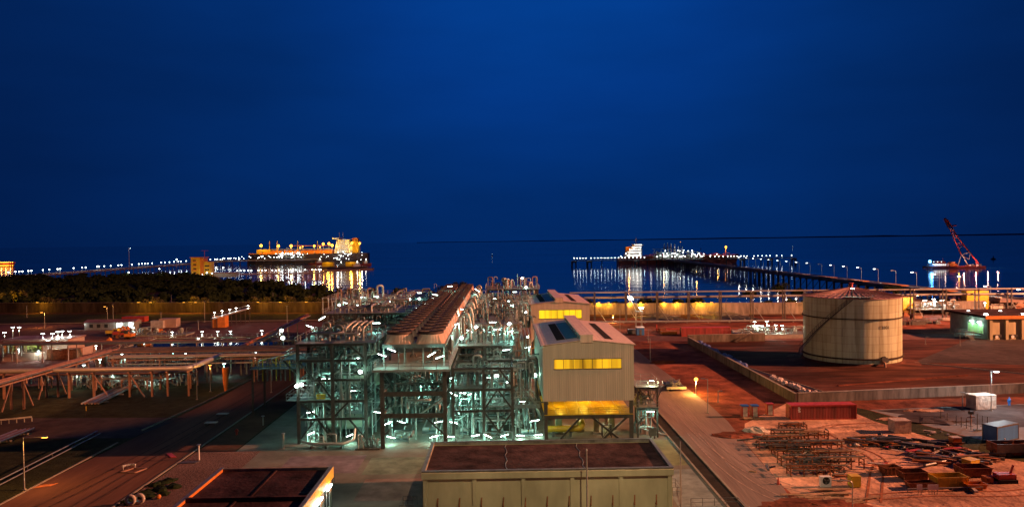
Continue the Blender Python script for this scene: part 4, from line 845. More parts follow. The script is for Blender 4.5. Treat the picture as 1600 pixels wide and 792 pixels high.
# ================================================================== RIGHT: BUND WALL, PIPE RACK, YARDS
def wall(name, label, pts, h, th, mat, parts=('panel',), post=None, cat='wall', coping=True):
    """pts polyline on the ground; panels with posts between"""
    t = thing(name, label, cat, (*pts[0], 0))
    for i in range(len(pts)-1):
        a, b_ = Vector((*pts[i],0)), Vector((*pts[i+1],0)); d = (b_-a).normalized(); L_ = (b_-a).length
        n = max(1, round(L_/post)) if post else 1
        for k in range(n):
            p, q = a.lerp(b_, k/n), a.lerp(b_, (k+1)/n); g = d*.03 if post else d*0
            MB().beam(p+g+Vector((0,0,h/2)), q-g+Vector((0,0,h/2)), th, h).obj('panel', mat, t)
        if coping: MB().beam(a+Vector((0,0,h+.06)), b_+Vector((0,0,h+.06)), th+.12, .11).obj('coping', 'concrete', t)
    return t
wall('bund_wall', 'low concrete bund wall running from the red container away to the far corner', [(59.6,149.5),(60,238)], 2.0, .4, 'bund_concrete', post=12)
wall('bund_wall', 'low concrete bund wall right of the red container along the sandy yard', [(60.2,150),(110,156),(200,162)], 2.0, .4, 'bund_concrete', post=12)
wall('bund_wall', 'rust stained bund wall behind the tank with pipework on top', [(60.3,240),(86,241)], 2.4, .4, 'bund_concrete', post=8)
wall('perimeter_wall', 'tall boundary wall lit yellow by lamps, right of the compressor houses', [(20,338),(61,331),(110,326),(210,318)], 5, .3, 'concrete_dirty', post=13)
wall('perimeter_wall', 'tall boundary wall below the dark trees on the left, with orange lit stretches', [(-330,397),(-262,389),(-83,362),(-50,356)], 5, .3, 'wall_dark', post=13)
def wall_lamp(x, y, z, pw, lb):
    t = thing('wall_lamp', lb, 'lamp', (x,y,z), 'lamps over the boundary wall')
    MB().beam((x,y+.6,z),(x,y-.7,z+.3),.08).obj('bracket','steel_dark',t); MB().box(x-.5,x+.5,y-1.0,y-.6,z+.22,z+.36).obj('lens','lens_orange',t); light((x,y-.9,z-.5), AMB, pw*(1.1 if x < 0 else .75), .2, parent=t)
for px, Y in ((62,383),(219,374),(238,373),(290,370),(308,369),(405,365),(440,363),(480,361)):
    p = aty(px, 474, Y); wall_lamp(p[0], Y-1.2, 5.2, 1500, 'orange lamp bracketed over the left boundary wall')
for px, Y in ((935,335),(950,333.5),(983,333),(1000,332),(1036,331),(1056,330),(1092,328.5),(1110,327.5)):
    p = aty(px, 474, Y); wall_lamp(p[0], Y-1.2, 5.2, 1700, 'yellow lamp bracketed over the right boundary wall')
wall_lamp(86, 327.2, 5.2, 700, 'dimmer yellow lamp over the right boundary wall'); wall_lamp(135, 322.5, 5.2, 900, 'dimmer yellow lamp over the right boundary wall')
# pipe rack along the back
t = thing('pipe_rack', 'long pipe rack with two bright pipes crossing behind the yards to the right', 'pipe rack', (120,303,0))
for z, r, y in ((11.9,.3,302),(9.7,.45,303),(9.75,.3,304.4)): MB().tube([(28,y+5,z),(121,y,z)],r,8).obj('pipe','insul',t); MB().tube([(121,y,z),(128,y-1,z),(290,y-12,z)],r,8).obj('pipe','insul',t)
for k in range(21):
    x = 38+12.8*k; y = 304.5-(x-28)*.055
    for dy in (-1.2,1.2): MB().beam((x,y+dy,0),(x,y+dy,12.2),.4).obj('post','steel_dark',t)
    MB().beam((x,y-2,9.3),(x,y+2,9.3),.3).beam((x,y-2,11.4),(x,y+2,11.4),.3).obj('crossarm','steel_dark',t)
    MB().beam((x,y-1.2,6.8),(x+4.5,y-1.4,0.2),.25).obj('strut','steel_pale',t)
g = thing('low_pipe', 'pale pipe running low across the red ground behind the tan houses', 'pipe', (80,297,0))
MB().tube([(30,297.5,.7),(128,292.5,.7)],.35,8).obj('pipe','insul',g)
for k in range(12): x=32+8.4*k; y=297.5-(x-30)*.051; MB().box(x-.2,x+.2,y-.4,y+.4,0,.34).obj('sleeper','concrete',g)
# tank side skid
t = thing('metering_skid', 'bright lit metering skid of small pipes behind the rust stained wall', 'skid', (88,250,0)); q = random.Random(88)
MB().box(79,104,246,254,0,1.2).obj('plinth','concrete',t); MB().box(79,104,246,254,1.2,1.35).obj('deck','grating',t)
for i in range(30):
    x = q.uniform(79.5,102); y = q.uniform(246.5,253); h = q.uniform(2.2,4); MB().pipe([(x,y,1.35),(x,y,h),(x+q.uniform(1,4),y+q.uniform(-1,1),h),(x+q.uniform(1,4),y,1.4)], q.choice((.1,.14,.2)), 6).obj('pipe', q.choice(('insul','pipe_grey','steel_pale')), t)
for a, b_ in (((79,246),(104,246)),((79,254),(104,254)),((79,246),(79,254))): handrail(a,b_,1.35,parent=t)
def post_lamp(lb, x, y, h, z=0, lens='lens_white', col=(.9,1,.85), pw=350, arm=0, name='post_lamp', group=None, r=.09, big=1):
    t = thing(name, lb, 'lamp post', (x,y,z), group); MB().cone((x,y,z),(x,y,z+h),r,r*.6,8).obj('pole','galv',t); MB().box(x-.2,x+.2,y-.2,y+.2,z,z+.15).obj('base_plate','concrete',t)
    if arm: MB().beam((x,y,z+h-.05),(x+arm,y,z+h+.05),.08).obj('arm','galv',t)
    hx = x+arm; hd = MB().box(hx-.3*big,hx+.3*big,y-.16*big,y+.16*big,z+h,z+h+.14).obj('lamp_head','steel_grey',t)
    if lens: MB().box(hx-.27*big,hx+.27*big,y-.14*big,y+.14*big,z+h-.1,z+h-.003).obj('lens',lens,hd); 
    if pw: light((hx,y-.1,z+h-.6*big-.2), col, pw, .2, parent=t)
    return t
for px, py, n in ((1179,502.5,'tall left'),(1184,508,'short left'),(1191,509,'short second'),(1198,501.5,'tall right'),(1200,508,'short middle'),(1212,507.5,'short fourth'),(1222,508,'rightmost short')):
    p = aty(px,py,249); post_lamp('%s white lamp on the metering skid behind the tank wall'%n, p[0], 249, p[2]-1.35, 1.35, 'lens_teal', (.9,1,.75), 420, big=1.6)
g = thing('wall_stair', 'dark stair climbing over the rust stained bund wall', 'stair', (78,238,0)); s=MB()
for k in range(12): s.box(75.5+.4*k,75.9+.4*k,238,239.4,.2*k,.2*k+.08)
s.obj('steps','steel_dark',g); MB().beam((75.5,238,1.2),(80.3,238,3.6),.08).beam((75.5,238,.1),(80.3,238,2.5),.1,.25).obj('stringer','steel_dark',g)
# red container, boxes at the back
def container(lb, x, y, L_, w, h, mat, rz=0, mark=None, roofmat=None):
    t = thing('shipping_container', lb, 'container', (x,y,0))
    b = MB().box(x,x+L_,y,y+w,.15,h-.08).obj('body', mat, t)
    MB().box(x-.02,x+L_+.02,y-.02,y+w+.02,h-.078,h).obj('roof', roofmat or 'red_paint', t)
    f = MB()
    for xx in (x-.04,x+L_-.1):
        for yy in (y-.04,y+w-.1): f.box(xx,xx+.14,yy,yy+.14,0,h-.08)
    f.obj('corner_posts', roofmat or 'red_paint', t); MB().box(x+.11,x+L_-.11,y-.045,y-.003,.02,.2).obj('bottom_rail', roofmat or 'red_paint', t); MB().box(x+.11,x+L_-.11,y-.045,y-.003,h-.25,h-.08).obj('top_rail', roofmat or 'red_paint', t)
    if mark: text(mark,'lettering','white_paint',(x+1.4,y-.1,1.75),.55,(R(90),0,0),t)
    return t
tc_ = container('long red corrugated shipping container at the end of the bund wall', 53.3,136,12.2,2.5,2.75,'container_red')
mk = MB()
for i,(a,b_) in enumerate(((2.25,2.4),(2.0,2.2),(1.75,1.95),(1.45,1.7))): mk.box(54.6+.06*(i%2),54.95+.1*(i%2),135.9,135.93,a,b_)
mk.obj('stencil_mark','white_paint',tc_); tc_.rotation_euler = (0,0,R(-.5))
container('blue shipping container on the pale pad at the right', 80.2,118.6,5.6,2.4,2.7,'container_blue',roofmat='steel_dark').rotation_euler=(0,0,R(24))
container('bright red container far back by the left end of the stained wall', 62,255,17,2.5,3.0,'container_red')
def toilet(lb, x, y, roof):
    t = thing('portable_toilet', lb, 'portable toilet', (x,y,0))
    b=MB().box(x-.6,x+.6,y-.55,y+.55,.12,2.1).obj('cabin','red_paint',t); MB().box(x-.68,x+.68,y-.62,y+.62,2.103,2.3).obj('roof',roof,t); MB().box(x-.65,x+.65,y-.6,y+.6,0,.118).obj('base','steel_dark',t)
    d=MB().box(x-.42,x+.42,y-.585,y-.553,.2,2.0).obj('door','tarp',t); MB().box(x+.25,x+.33,y-.62,y-.588,1.0,1.2).obj('handle','steel_dark',d)
toilet('left portable toilet with blue roof near the red container',45.6,139,'blue_paint'); toilet('right portable toilet with blue roof near the red container',47.5,139,'blue_paint'); toilet('lone red portable toilet beside the red container',50.8,140.2,'red_paint')
g=thing('skid_platform','low pale pallet in front of the portable toilets','pallet',(46.6,137,0)); MB().box(44.8,48.8,136.6,137.8,.12,.26).obj('boards','timber',g); MB().box(45,45.3,136.7,137.7,0,.118).box(48.3,48.6,136.7,137.7,0,.118).obj('runners','timber',g)
# street lamps of the right side
def street_lamp(lb, px, py, hpx, arm, lit, Y=None, pw=0, lens='lens_sodium', col=SOD, hz=None):
    x,y,_ = at(px,py) if Y is None else (*aty(px,py,Y)[:2],0); h = hpx*y/FPX
    return post_lamp(lb, x, y, h, 0, lens if lit else None, col, pw, arm, 'street_lamp', None, .1, 1.3)
t = street_lamp('slim street lamp in front of the star bright sodium lamp', 1106,645,54,-.9,False)
p = aty(1087,592,160); post_lamp('glowing sodium street lamp beside the parked trailer', p[0],160,p[2],0,'lens_sodium',SOD,6500,0,'street_lamp',None,.1,1.3); MB().blob((p[0],159.7,p[2]),.42,.35,.4,1,12,8,.02).obj('glowing_bulb','lens_sodium',bpy.data.objects[[o.name for o in C.objects if o.name.startswith('street_lamp')][-1]])
p = aty(958,492,300); post_lamp('glowing sodium lamp in front of the far lit wall', p[0],300,p[2],0,'lens_sodium',SOD,4200,0,'street_lamp',None,.1,1.3)
street_lamp('short lamp post right of the slim street lamp',1122,628,17,.5,False); street_lamp('tall unlit lamp post at the road bend beyond the tan house',1016,564,36,-.5,False); street_lamp('unlit lamp post near the blue cabin',969,533,50,0,False); street_lamp('short post in front of the red ground behind the tan house',1013,535,20,.6,False)
post_lamp('white lit lamp post on the pale pad beside the wrapped crate', 93.9,140.6,7.6,0,'lens_white',(.80,.95,1.0),4200,1.0,'street_lamp',None,.1,1.4)
street_lamp('short unlit lamp post at the edge of the pale pad',1504,639,26,0,False)
street_lamp('short post with flat cap in the dark patch right of the tank',1446,538,12,.6,False); street_lamp('thin pole in the dark patch before the yellow building',1500,540,24,0,False)
# bent pole with condenser
g=thing('bent_pole','bent pale pole arching to the white condenser unit','pole',at(1332,800)); a_=at(1332,800); b_=aty(1332,751,a_[1]); c_=aty(1302,750,a_[1]); MB().pipe([a_,b_,c_],.07,7,.5).obj('pole','galv',g); MB().box(a_[0]-.25,a_[0]+.25,a_[1]-.25,a_[1]+.25,0,.15).obj('base_plate','concrete',g)
x,y,_=at(1291,761); g=thing('condenser_unit','white square condenser unit with round dark fan in the pipe yard','air conditioner',(x,y,0))
MB().box(x-.72,x+.72,y,y+.6,.05,1.45).obj('case','white_paint',g); MB().box(x-.72,x+.72,y+.02,y+.58,0,.048).obj('feet','steel_dark',g); f=MB().lathe([(.02,.0),(.5,.0),(.5,.03)],(0,0,0),20); f.v=[(x+v[0],y-.01-v[2],.92+v[1]) for v in f.v]; fo=f.obj('fan_opening','black',g)
f=MB()
for k in range(3): a=k*2.094; f.quad((x,y-.05,.92),(x+.42*math.cos(a),y-.05,.92+.42*math.sin(a)),(x+.42*math.cos(a+.7),y-.05,.92+.42*math.sin(a+.7)))
f.obj('fan_blades','steel_grey',fo)
# traffic cone
x,y,_=at(1216,756); g=thing('traffic_cone','small red traffic cone on the right road','cone',(x,y,0)); MB().cone((x,y,.05),(x,y,.95),.22,.05,12).obj('body','red_paint',g); MB().box(x-.35,x+.35,y-.35,y+.35,0,.05).obj('base','black',g)
# trailer heaped with scrap beside the road
x,y,_=at(1060,611); g=thing('scrap_trailer','flat trailer heaped with dark scrap and a yellow tail beam','trailer',(x,y,0))
MB().box(x-2.4,x+1.5,y,y+6,.75,.95).obj('bed','steel_dark',g); MB().box(x-2.6,x+1.7,y-.35,y-.003,.5,1.05).obj('tail_beam','vessel',g)
for sx in (-1.7,.9):
    for sy in (1.2,4.6): MB().cone((x+sx-.2,y+sy,.42),(x+sx+.2,y+sy,.42),.42,.42,14).obj('wheel','tyre',g)
s=MB(); q=random.Random(3)
for i in range(40): u=Vector((x-.4+q.uniform(-1.7,1.7),y+q.uniform(.3,5.6),q.uniform(.97,1.9))); d=Vector((q.uniform(-1,1),q.uniform(-1,1),q.uniform(-.4,.4))); s.beam(u-d*.6,u+d*.6,.16,.1)
s.blob((x-.4,y+3,1.0),1.7,2.6,.7,4).obj('scrap_load','pipe_dark',g)
# --- blue tarp bags and white bags along the bund wall
def sack(lb, grp, x, y, z, r, mat, seed): 
    o=MB().blob((x,y,z+r*.55),r,r*.9,r*.7,seed,8,5,.22).obj('sack',mat); tag(o,lb,'sack',grp); return o
q=random.Random(9); M('blue_tarp',(.10,.16,.42),.35,0,.5,1.2,bump=.6,bscale=2); M('white_bag',(.58,.5,.47),.6,0,.3,1.5,bump=.6,bscale=3)
for i in range(34): y=190+44*i/33; sack('blue plastic bundle lying on the ground inside the bund wall','blue bundles along the bund wall',60.9+q.uniform(0,2.2),y+q.uniform(-.5,.5),0,q.uniform(.7,1.25),'blue_tarp',i)
for i in range(22): u=i/21; sack('pale sack in the line of sacks inside the bund','pale sacks inside the bund',64.3+1.6*u+q.uniform(-.5,.6),176-19*u+q.uniform(-.5,.5),0,q.uniform(.5,.95),'white_bag',60+i)
g=thing('drain_trench','dark open trench crossing the bund floor beside the tank','trench',(67,170,0)); MB().prism([(61,202),(61.9,202),(71.5,152),(70.6,152)],.006,.02).obj('trench_bed','black',g); MB().prism([(61.92,202),(62.15,202),(71.75,152),(71.52,152)],.0,.16).obj('trench_edge','concrete_dirty',g)
g=thing('drain_trench','dark trench crossing the bund at the right','trench',(120,175,0)); MB().prism([(108,196),(109,196),(137,166),(136,166)],.006,.02).obj('trench_bed','black',g); MB().prism([(109.1,196),(109.4,196),(137.4,166),(137.1,166)],0,.16).obj('trench_edge','concrete_dirty',g)
g=thing('earth_ridge','faint raised ridge of earth across the bund floor','ridge',(100,172,0)); MB().prism([(76,166),(76,166.7),(112,176.7),(112,176)],0,.22).obj('ridge_body','laterite',g)
# --- far right ground: ponds with ribs, boxes, cabin
def pond(lb, x0,x1,y0,y1,sk):
    t=thing('drain_pond',lb,'drain',((x0+x1)/2,y0,0)); MB().prism([(x0,y0),(x1,y0),(x1+sk,y1),(x0+sk,y1)],.01,.04).obj('pond_bed','black',t)
    MB().prism([(x0-1,y1),(x1,y1),(x1+sk,y1+.6),(x0-1,y1+.6)],0,.35).obj('kerb','concrete',t)
    for k in range(4): u=(k+.5)/4*.9+.1; xa=x0+(x1-x0)*(.35+.6*u); MB().beam((xa,y0+1,.25),(xa-7.5,y1-1,1.6),.6,.3).obj('sloping_rib','concrete',t)
pond('dark sunken drain with sloping concrete ribs at the right',88,108,303,322,-6); pond('dark sunken drain with ribs behind the bright twin lamps',60,78,306,322,-4)
g=thing('blue_cabin','small blue cabin with white roof on the red ground','cabin',at(1001,524)); x,y,_=at(1001,524); MB().box(x-1.3,x+1.3,y,y+2.4,.1,2.7).obj('body','container_blue',g); MB().box(x-1.4,x+1.4,y-.1,y+2.5,2.703,2.95).obj('roof','white_paint',g); MB().box(x-.4,x+.4,y-.05,y-.003,.15,2.1).obj('door','steel_grey',g)
x,y,_=at(999,512); t=thing('twin_lamp_tower','pale braced tower with two bright white lamps before the lit wall','lamp tower',(x,y,0)); f=MB()
for dx in (-1.1,1.1):
    for dy in (0,2): f.beam((x+dx,y+dy,0),(x+dx,y+dy,6.2),.22)
f.obj('legs','galv',t); f=MB(); f.beam((x-1.1,y,6.2),(x-3.4,y,11.6),.25).beam((x+1.1,y,6.2),(x-1.6,y,9.6),.22).obj('sloping_boom','galv',t); MB().box(x-1.4,x+1.4,y-.3,y+2.3,6.2,6.4).obj('platform','grating',t)
for dx,z in ((-3.6,11.8),(-3.0,11.0),(.8,7.6),): MB().box(x+dx-.7,x+dx+.7,y-.35,y-.1,z-.2,z+.3).obj('lamp_head','lens_white',t); light((x+dx,y-1.2,z),(1,.95,.75),500,.2,parent=t)
def crate(lb,px,py,w,d,h,mat,lid=None,rz=0,name='crate',cat='crate'):
    x,y,_=at(px,py); t=thing(name,lb,cat,(x,y,0)); MB().box(x-w/2,x+w/2,y,y+d,.1,h).obj('box_body',mat,t); MB().box(x-w/2+.1,x-w/2+.4,y+.05,y+d-.05,0,.098).box(x+w/2-.4,x+w/2-.1,y+.05,y+d-.05,0,.098).obj('runners','timber',t)
    MB().box(x-w/2-.04,x+w/2+.04,y-.04,y+d+.04,h+.003,h+.1).obj('lid',lid or mat,t); t.rotation_euler=(0,0,R(rz)); return t
crate('flat orange tray on the red ground left of the far red container',1046,523,5.5,3,1.1,'orange_paint','rust'); crate('low rusty tray beside the orange tray',1036,520,2.2,3,1.4,'rust'); crate('dark heap box left of the blue cabin',988,522,3,2,1.6,'pipe_dark')
g=thing('red_pipe_barrier','bright red pipe barrier on the red ground beyond the tan house','barrier',(68,268,0)); f=MB(); f.beam((55.5,268,1.2),(65.5,267,1.2),.35).obj('rail','red_paint',g); 
for x in (56,60.5,65): MB().beam((x,267.6,0),(x,267.6,1.2 if x>57 else 2.8),.35).obj('post','red_paint',g)
for i,(px,py,w,d,h,m_,lb) in enumerate([(1135,522,4,2.5,1.8,'rust','rusty box right of the far red container'),(1152,523,3,2,1.4,'tarp','pale bundle left of the metering skid')]): crate(lb,px,py,w,d,h,m_)
# far yard lamps and clutter right of the tank
t=thing('metering_skid','bright white lit skid of small pipes right of the tank top','skid',at(1470,478)); q=random.Random(12); bx,by,_=at(1462,492)
MB().box(bx-9,bx+13,by,by+8,2.2,2.4).obj('deck','grating',t)
for dx in (-8.5,-1,6,12.5): MB().beam((bx+dx,by+.3,0),(bx+dx,by+.3,2.2),.3).obj('post','steel_dark',t)
for i in range(24):
    x=bx+q.uniform(-8,11); y=by+q.uniform(.5,7); h=q.uniform(3.5,6); MB().pipe([(x,y,2.4),(x,y,h),(x+q.uniform(-2,3),y,h),(x+q.uniform(-2,3),y+.5,2.5)],q.choice((.14,.2,.3)),6).obj('pipe',q.choice(('insul','steel_pale')),t)
for px,py,n in ((1445,469,'left'),(1459,467,'middle'),(1461,471,'low middle'),(1472,469,'right')): p=aty(px,py,by+.5); post_lamp('%s white lamp on the skid right of the tank'%n,p[0],by+.5,max(1,p[2]-2.4),2.4,'lens_white',(.9,1,.95),900,big=2.2)
for px,py,Y,pw,lb in ((1513,485,246,300,'roof edge lamp at the left of the yellow building'),(1539,473,270,500,'lamp behind the roof of the yellow building, left'),(1563,485,246,300,'lamp behind the roof of the yellow building, right')): p=aty(px,py,Y); post_lamp(lb,p[0],Y,p[2],0,'lens_white',(.95,1,.9),pw,big=1.2)
crate('tall yellow lit tank block right of the big tank, under the pipe rack',1420,490,5,4,7,'yellow_paint','yellow_paint',name='yellow_block',cat='block'); crate('long yellow hopper beyond the yellow building roof',1528,484,10,4,8.5,'yellow_paint','yellow_paint',name='yellow_hopper',cat='hopper')
light((at(1420,490)[0],at(1420,490)[1]-4,6),SOD,900,.3); light((at(1528,484)[0],at(1528,484)[1]-4,9),SOD,900,.3)
q=random.Random(77)
for i in range(26):
    px=q.uniform(1412,1600); py=q.uniform(492,508) if px<1500 else q.uniform(478,484); x,y,_=at(px,py); w=q.uniform(1.5,7); h=q.uniform(.6,2.4)
    o=MB().box(x-w/2,x+w/2,y,y+q.uniform(1,3),0,h*.7).beam((x-w/2,y-.1,h),(x+w/2,y-.1,h),.25).beam((x-w/3,y-.1,0),(x-w/3,y-.1,h),.2).obj('equipment_skid',q.choice(('rust','pipe_grey','pipe_rust','steel_dark','tarp'))); tag(o,'low rusty equipment block in the clutter right of the tank','equipment','clutter of equipment right of the tank')
light((170,300,9),(1,.5,.3),3500,.4); light((215,290,9),(1,.5,.3),3000,.4)

# --- scrap yard in the right foreground
def stack_rack(lb, x, y, L_, n, h, seed):
    t=thing('storage_rack',lb,'rack',(x,y,0)); q=random.Random(seed)
    for k in range(n):
        xx=x+L_*k/(n-1)
        for dy in (0,1.5): MB().beam((xx,y+dy,0),(xx,y+dy,h+q.uniform(-.1,.5)),.14).obj('post','rust',t)
        for z in (h*.45,h*.9): MB().beam((xx,y-.1,z),(xx,y+1.6,z),.12).obj('arm','rust',t)
    for z in (h*.45,h*.9):
        for j in range(5):
            if q.random()<.8: o=q.uniform(-1,.8); yy=y+.1+.32*j; MB().tube([(x+o,yy,z+.16),(x+L_+q.uniform(-.8,1),yy+q.uniform(-.1,.1),z+.16)],q.choice((.06,.09,.12)),6).obj('stored_pipe',q.choice(('pipe_dark','rust','steel_dark','timber','pipe_dark')),t)
    return t
RK=[(1243,672,'backmost'),(1232,684,'second backmost'),(1222,697,'third from the back'),(1252,701,'fourth from the back'),(1270,688,'back right'),(1235,712,'middle left'),(1265,715,'middle'),(1290,703,'middle right'),(1246,727,'front left'),(1279,730,'front middle'),(1303,718,'right hand'),(1262,744,'front'),(1297,741,'front right'),(1210,703,'leftmost'),(1316,733,'rightmost')]
for i,(px,py,n) in enumerate(RK): x,y,_=at(px,py); stack_rack('%s dark rack of pipes and bars in the right foreground yard'%n,x-2.4,y,4.4+(i%3)*.6,4,1.0+.25*(i%3),200+i)
def loose(name,lb,cat,grp,n,area,lens,rs,mats,seed,tilt=.05,kind='tube',ang=None,zr=(0,.5)):
    q=random.Random(seed)
    for i in range(n):
        px,py=q.choice(area); px+=q.uniform(-16,16); py+=q.uniform(-5,5); x,y,_=at(px,py); a=q.uniform(*(ang or (-.6,.6))); L_=q.uniform(*lens); r=q.choice(rs); z=r+q.uniform(*zr); d=Vector((math.cos(a),math.sin(a),q.uniform(-tilt,tilt)))*L_/2; c=Vector((x,y,z+abs(d.z)))
        o=(MB().tube([c-d,c+d],r,8) if kind=='tube' else MB().hbeam(c-d,c+d,r*2.2,.04) if kind=='h' else MB().beam(c-d,c+d,r*2.4,.08)).obj(name,q.choice(mats)); tag(o,lb,cat,grp)
HEAP=[(1350,693),(1365,690),(1385,692),(1400,695),(1425,697),(1440,700),(1455,705),(1470,700),(1490,706),(1500,712),(1515,717),(1530,720),(1445,715),(1460,722)]
loose('scrap_pipe','loose scrap pipe lying in the heap in the sandy yard','pipe','scrap pipes in the sandy yard',60,HEAP,(1.5,6),(.08,.12,.16,.22),('rust','pipe_dark','pipe_rust','steel_dark','pipe_grey'),31,.1)
loose('scrap_plank','loose plank or plate lying in the sandy yard','plank','loose planks in the sandy yard',50,HEAP+[(1385,735),(1370,725),(1350,710),(1360,718),(1420,712)],(1,5),(.1,.15,.25),('timber','rust','red_paint','tarp','orange_paint'),32,.08,'plank')
loose('steel_section','rusty steel section lying loose in the sandy yard','steel section','steel sections in the sandy yard',30,HEAP+[(1500,715),(1520,722)],(2,6),(.12,.18),('steel_dark','rust','pipe_dark','pipe_grey'),33,.06,'h',ang=(-1.1,-.2))
loose('scrap_pipe','dark loose pipe among the racks at the right','pipe','loose pipes among the racks',36,[(1200,690),(1215,700),(1230,705),(1260,720),(1300,735),(1320,745),(1180,690)],(1,4),(.06,.1,.14),('rust','pipe_dark','steel_dark'),34,.15)
loose('scrap_plank','weathered timber lying on the reddish ground at the bottom right','plank','timbers at the bottom right',26,[(1260,775),(1290,780),(1320,785),(1350,778),(1300,770)],(2,6),(.1,.14,.2),('timber','rust','timber'),35,.03,'plank',ang=(-.25,.35),zr=(0,.1))
q=random.Random(41); 
for i in range(40):
    px,py=q.choice(HEAP); x,y,_=at(px+q.uniform(-20,20),py+q.uniform(-6,6)); r=q.uniform(.25,.6)
    o=(MB().blob((x,y,r*.6),r,r*1.2,r*.8,i,7,4,.35) if i%2 else MB().box(x-r,x+r,y-r*.7,y+r*.7,0,r*1.3)).obj('scrap_lump',q.choice(('rust','tarp','pipe_dark','orange_paint','white_paint','steel_grey','pipe_dark'))); tag(o,'small lump of scrap in the heap in the sandy yard','scrap','scrap lumps in the sandy yard')
YARD=[(1200+30*i+q.uniform(-15,15), 668+q.uniform(0,105)) for i in range(13)]+HEAP+HEAP
for i in range(130):
    px,py=q.choice(YARD); x,y,_=at(px+q.uniform(-26,26),min(790,py+q.uniform(-9,9))); r=q.uniform(.08,.28); a=q.uniform(0,3.14); d=Vector((math.cos(a),math.sin(a),q.uniform(-.1,.3)))*r*q.uniform(1,4)
    o=MB().beam((x-d.x,y-d.y,r),(x+d.x,y+d.y,r+d.z),r*1.6,r*.9).obj('scrap_bit',q.choice(('rust','timber','pipe_dark','tarp','steel_grey','black','white_bag','red_paint'))); tag(o,'small bit of scrap scattered over the sandy yard','scrap','small scrap scattered over the yard')
def skip_bin(lb,px,py,w,d,h,mat,rz=0,open_=True):
    x,y,_=at(px,py); t=thing('skip_bin',lb,'skip',(x,y,0)); th=.08; s=MB()
    s.extr([(x-w/2+.25,y,.15),(x+w/2-.25,y,.15),(x+w/2,y,h),(x-w/2,y,h)],(0,th,0)); s.extr([(x-w/2+.25,y+d-th,.15),(x+w/2-.25,y+d-th,.15),(x+w/2,y+d-th,h),(x-w/2,y+d-th,h)],(0,th,0))
    s.extr([(x-w/2+.25,y+th,.15),(x-w/2+.33,y+th,.15),(x-w/2+.08,y+th,h),(x-w/2,y+th,h)],(0,d-2*th,0)); s.extr([(x+w/2-.33,y+th,.15),(x+w/2-.25,y+th,.15),(x+w/2,y+th,h),(x+w/2-.08,y+th,h)],(0,d-2*th,0)); s.obj('bin_walls',mat,t)
    MB().box(x-w/2+.3,x+w/2-.3,y+.1,y+d-.1,.15,.25).obj('bin_floor',mat,t)
    r=MB()
    for k in range(4): xx=x-w/2+.4+(w-.8)*k/3; r.box(xx-.06,xx+.06,y-.06,y-.003,.2,h-.1)
    r.box(x-w/2-.05,x+w/2+.05,y-.08,y-.003,h-.095,h+.05); r.obj('rib_frame',mat,t); t.rotation_euler=(0,0,R(rz)); return t
skip_bin('yellow skip bin at the front of the scrap yard',1490,763,4.4,2.2,1.5,'yellow_paint',2)
skip_bin('rusty red skip bin left of the yellow one',1432,752,3.6,2.2,1.2,'rust'); skip_bin('long low orange bin right of the yellow skip',1528,766,2.8,1.3,.8,'orange_paint',3); skip_bin('rusty bin behind the yellow skip at its right',1528,746,4.2,2.4,1.3,'rust'); skip_bin('rusty little bin left of the red skip',1396,743,2.6,1.6,1.2,'rust',8)
skip_bin('small dark bin in front of the red skip',1442,765,3.6,1.4,.9,'rust',0)
g=thing('frame_fence','long low pipe rail in front of the skip bins','rail',at(1450,768)); a_=at(1418,769); b_=at(1535,766); MB().tube([(a_[0],a_[1],.5),(b_[0],b_[1],.5)],.07,6).obj('rail','galv',g)
for k in range(6): c=Vector(a_).lerp(Vector(b_),k/5); MB().beam((c.x,c.y,0),(c.x,c.y,.5),.08).obj('post','galv',g)
for i,px in enumerate((1437,1454,1462)): x,y,_=at(px,772); g=thing('notice_board','small white notice board on legs before the skips, number %s from the left'%('one','two','three')[i],'board',(x,y,0)); MB().box(x-.35,x+.35,y-.03,y+.03,.6,1.3).obj('board','white_paint',g); MB().beam((x-.2,y,0),(x-.2,y,.6),.06).beam((x+.2,y,0),(x+.2,y,.6),.06).obj('legs','galv',g)
crate('tall wrapped green brown crate standing alone in the sandy yard',1411,677,2.9,2.2,2.1,'tarp','tarp',name='wrapped_crate'); crate('small orange crate in the scrap heap, upright',1496,700,1.4,1.2,1.6,'orange_paint','tarp'); crate('yellow open crate in the scrap heap',1524,730,1.8,1.5,1.0,'yellow_paint','yellow_paint',20)
crate('large wrapped pale crate on the pad by the white lamp',1541,640,4.4,2.6,2.7,'tarp','tarp',8,name='wrapped_crate'); crate('yellow box at the right end of the pipe racks',1338,762,1.3,1.2,1.5,'yellow_paint','yellow_paint')
x,y,_=at(1577,634); g=thing('person','person in blue standing by the bund wall at the pad','person',(x,y,0)); 
b=MB(); b.blob((x,y,1.15),.26,.2,.42,1,10,7,.05); b.cone((x-.12,y,.85),(x-.15,y,.08),.13,.08,8).cone((x+.12,y,.85),(x+.15,y,.08),.13,.08,8).cone((x-.27,y,1.42),(x-.33,y+.02,.8),.08,.05,8).cone((x+.27,y,1.42),(x+.33,y+.02,.8),.08,.05,8).cone((x,y,1.45),(x,y,1.6),.07,.07,8).blob((x,y,1.7),.11,.12,.14,2,10,7,.03); b.obj('body','blue_paint',g)
g=thing('dump_trailer','open dump trailer with dark sides parked at the right edge','trailer',at(1590,718)); x,y,_=at(1582,716)
MB().box(x-2.4,x+4.5,y,y+.08,.9,2.2).obj('side_board','steel_grey',g); MB().box(x-2.4,x+4.5,y+2.2,y+2.28,.9,2.2).obj('side_board','steel_grey',g); MB().box(x-2.5,x-2.403,y-.05,y+2.3,.8,2.25).obj('tail_board','rust',g); MB().box(x-2.4,x+4.5,y+.083,y+2.197,.8,.95).obj('bed','steel_dark',g)
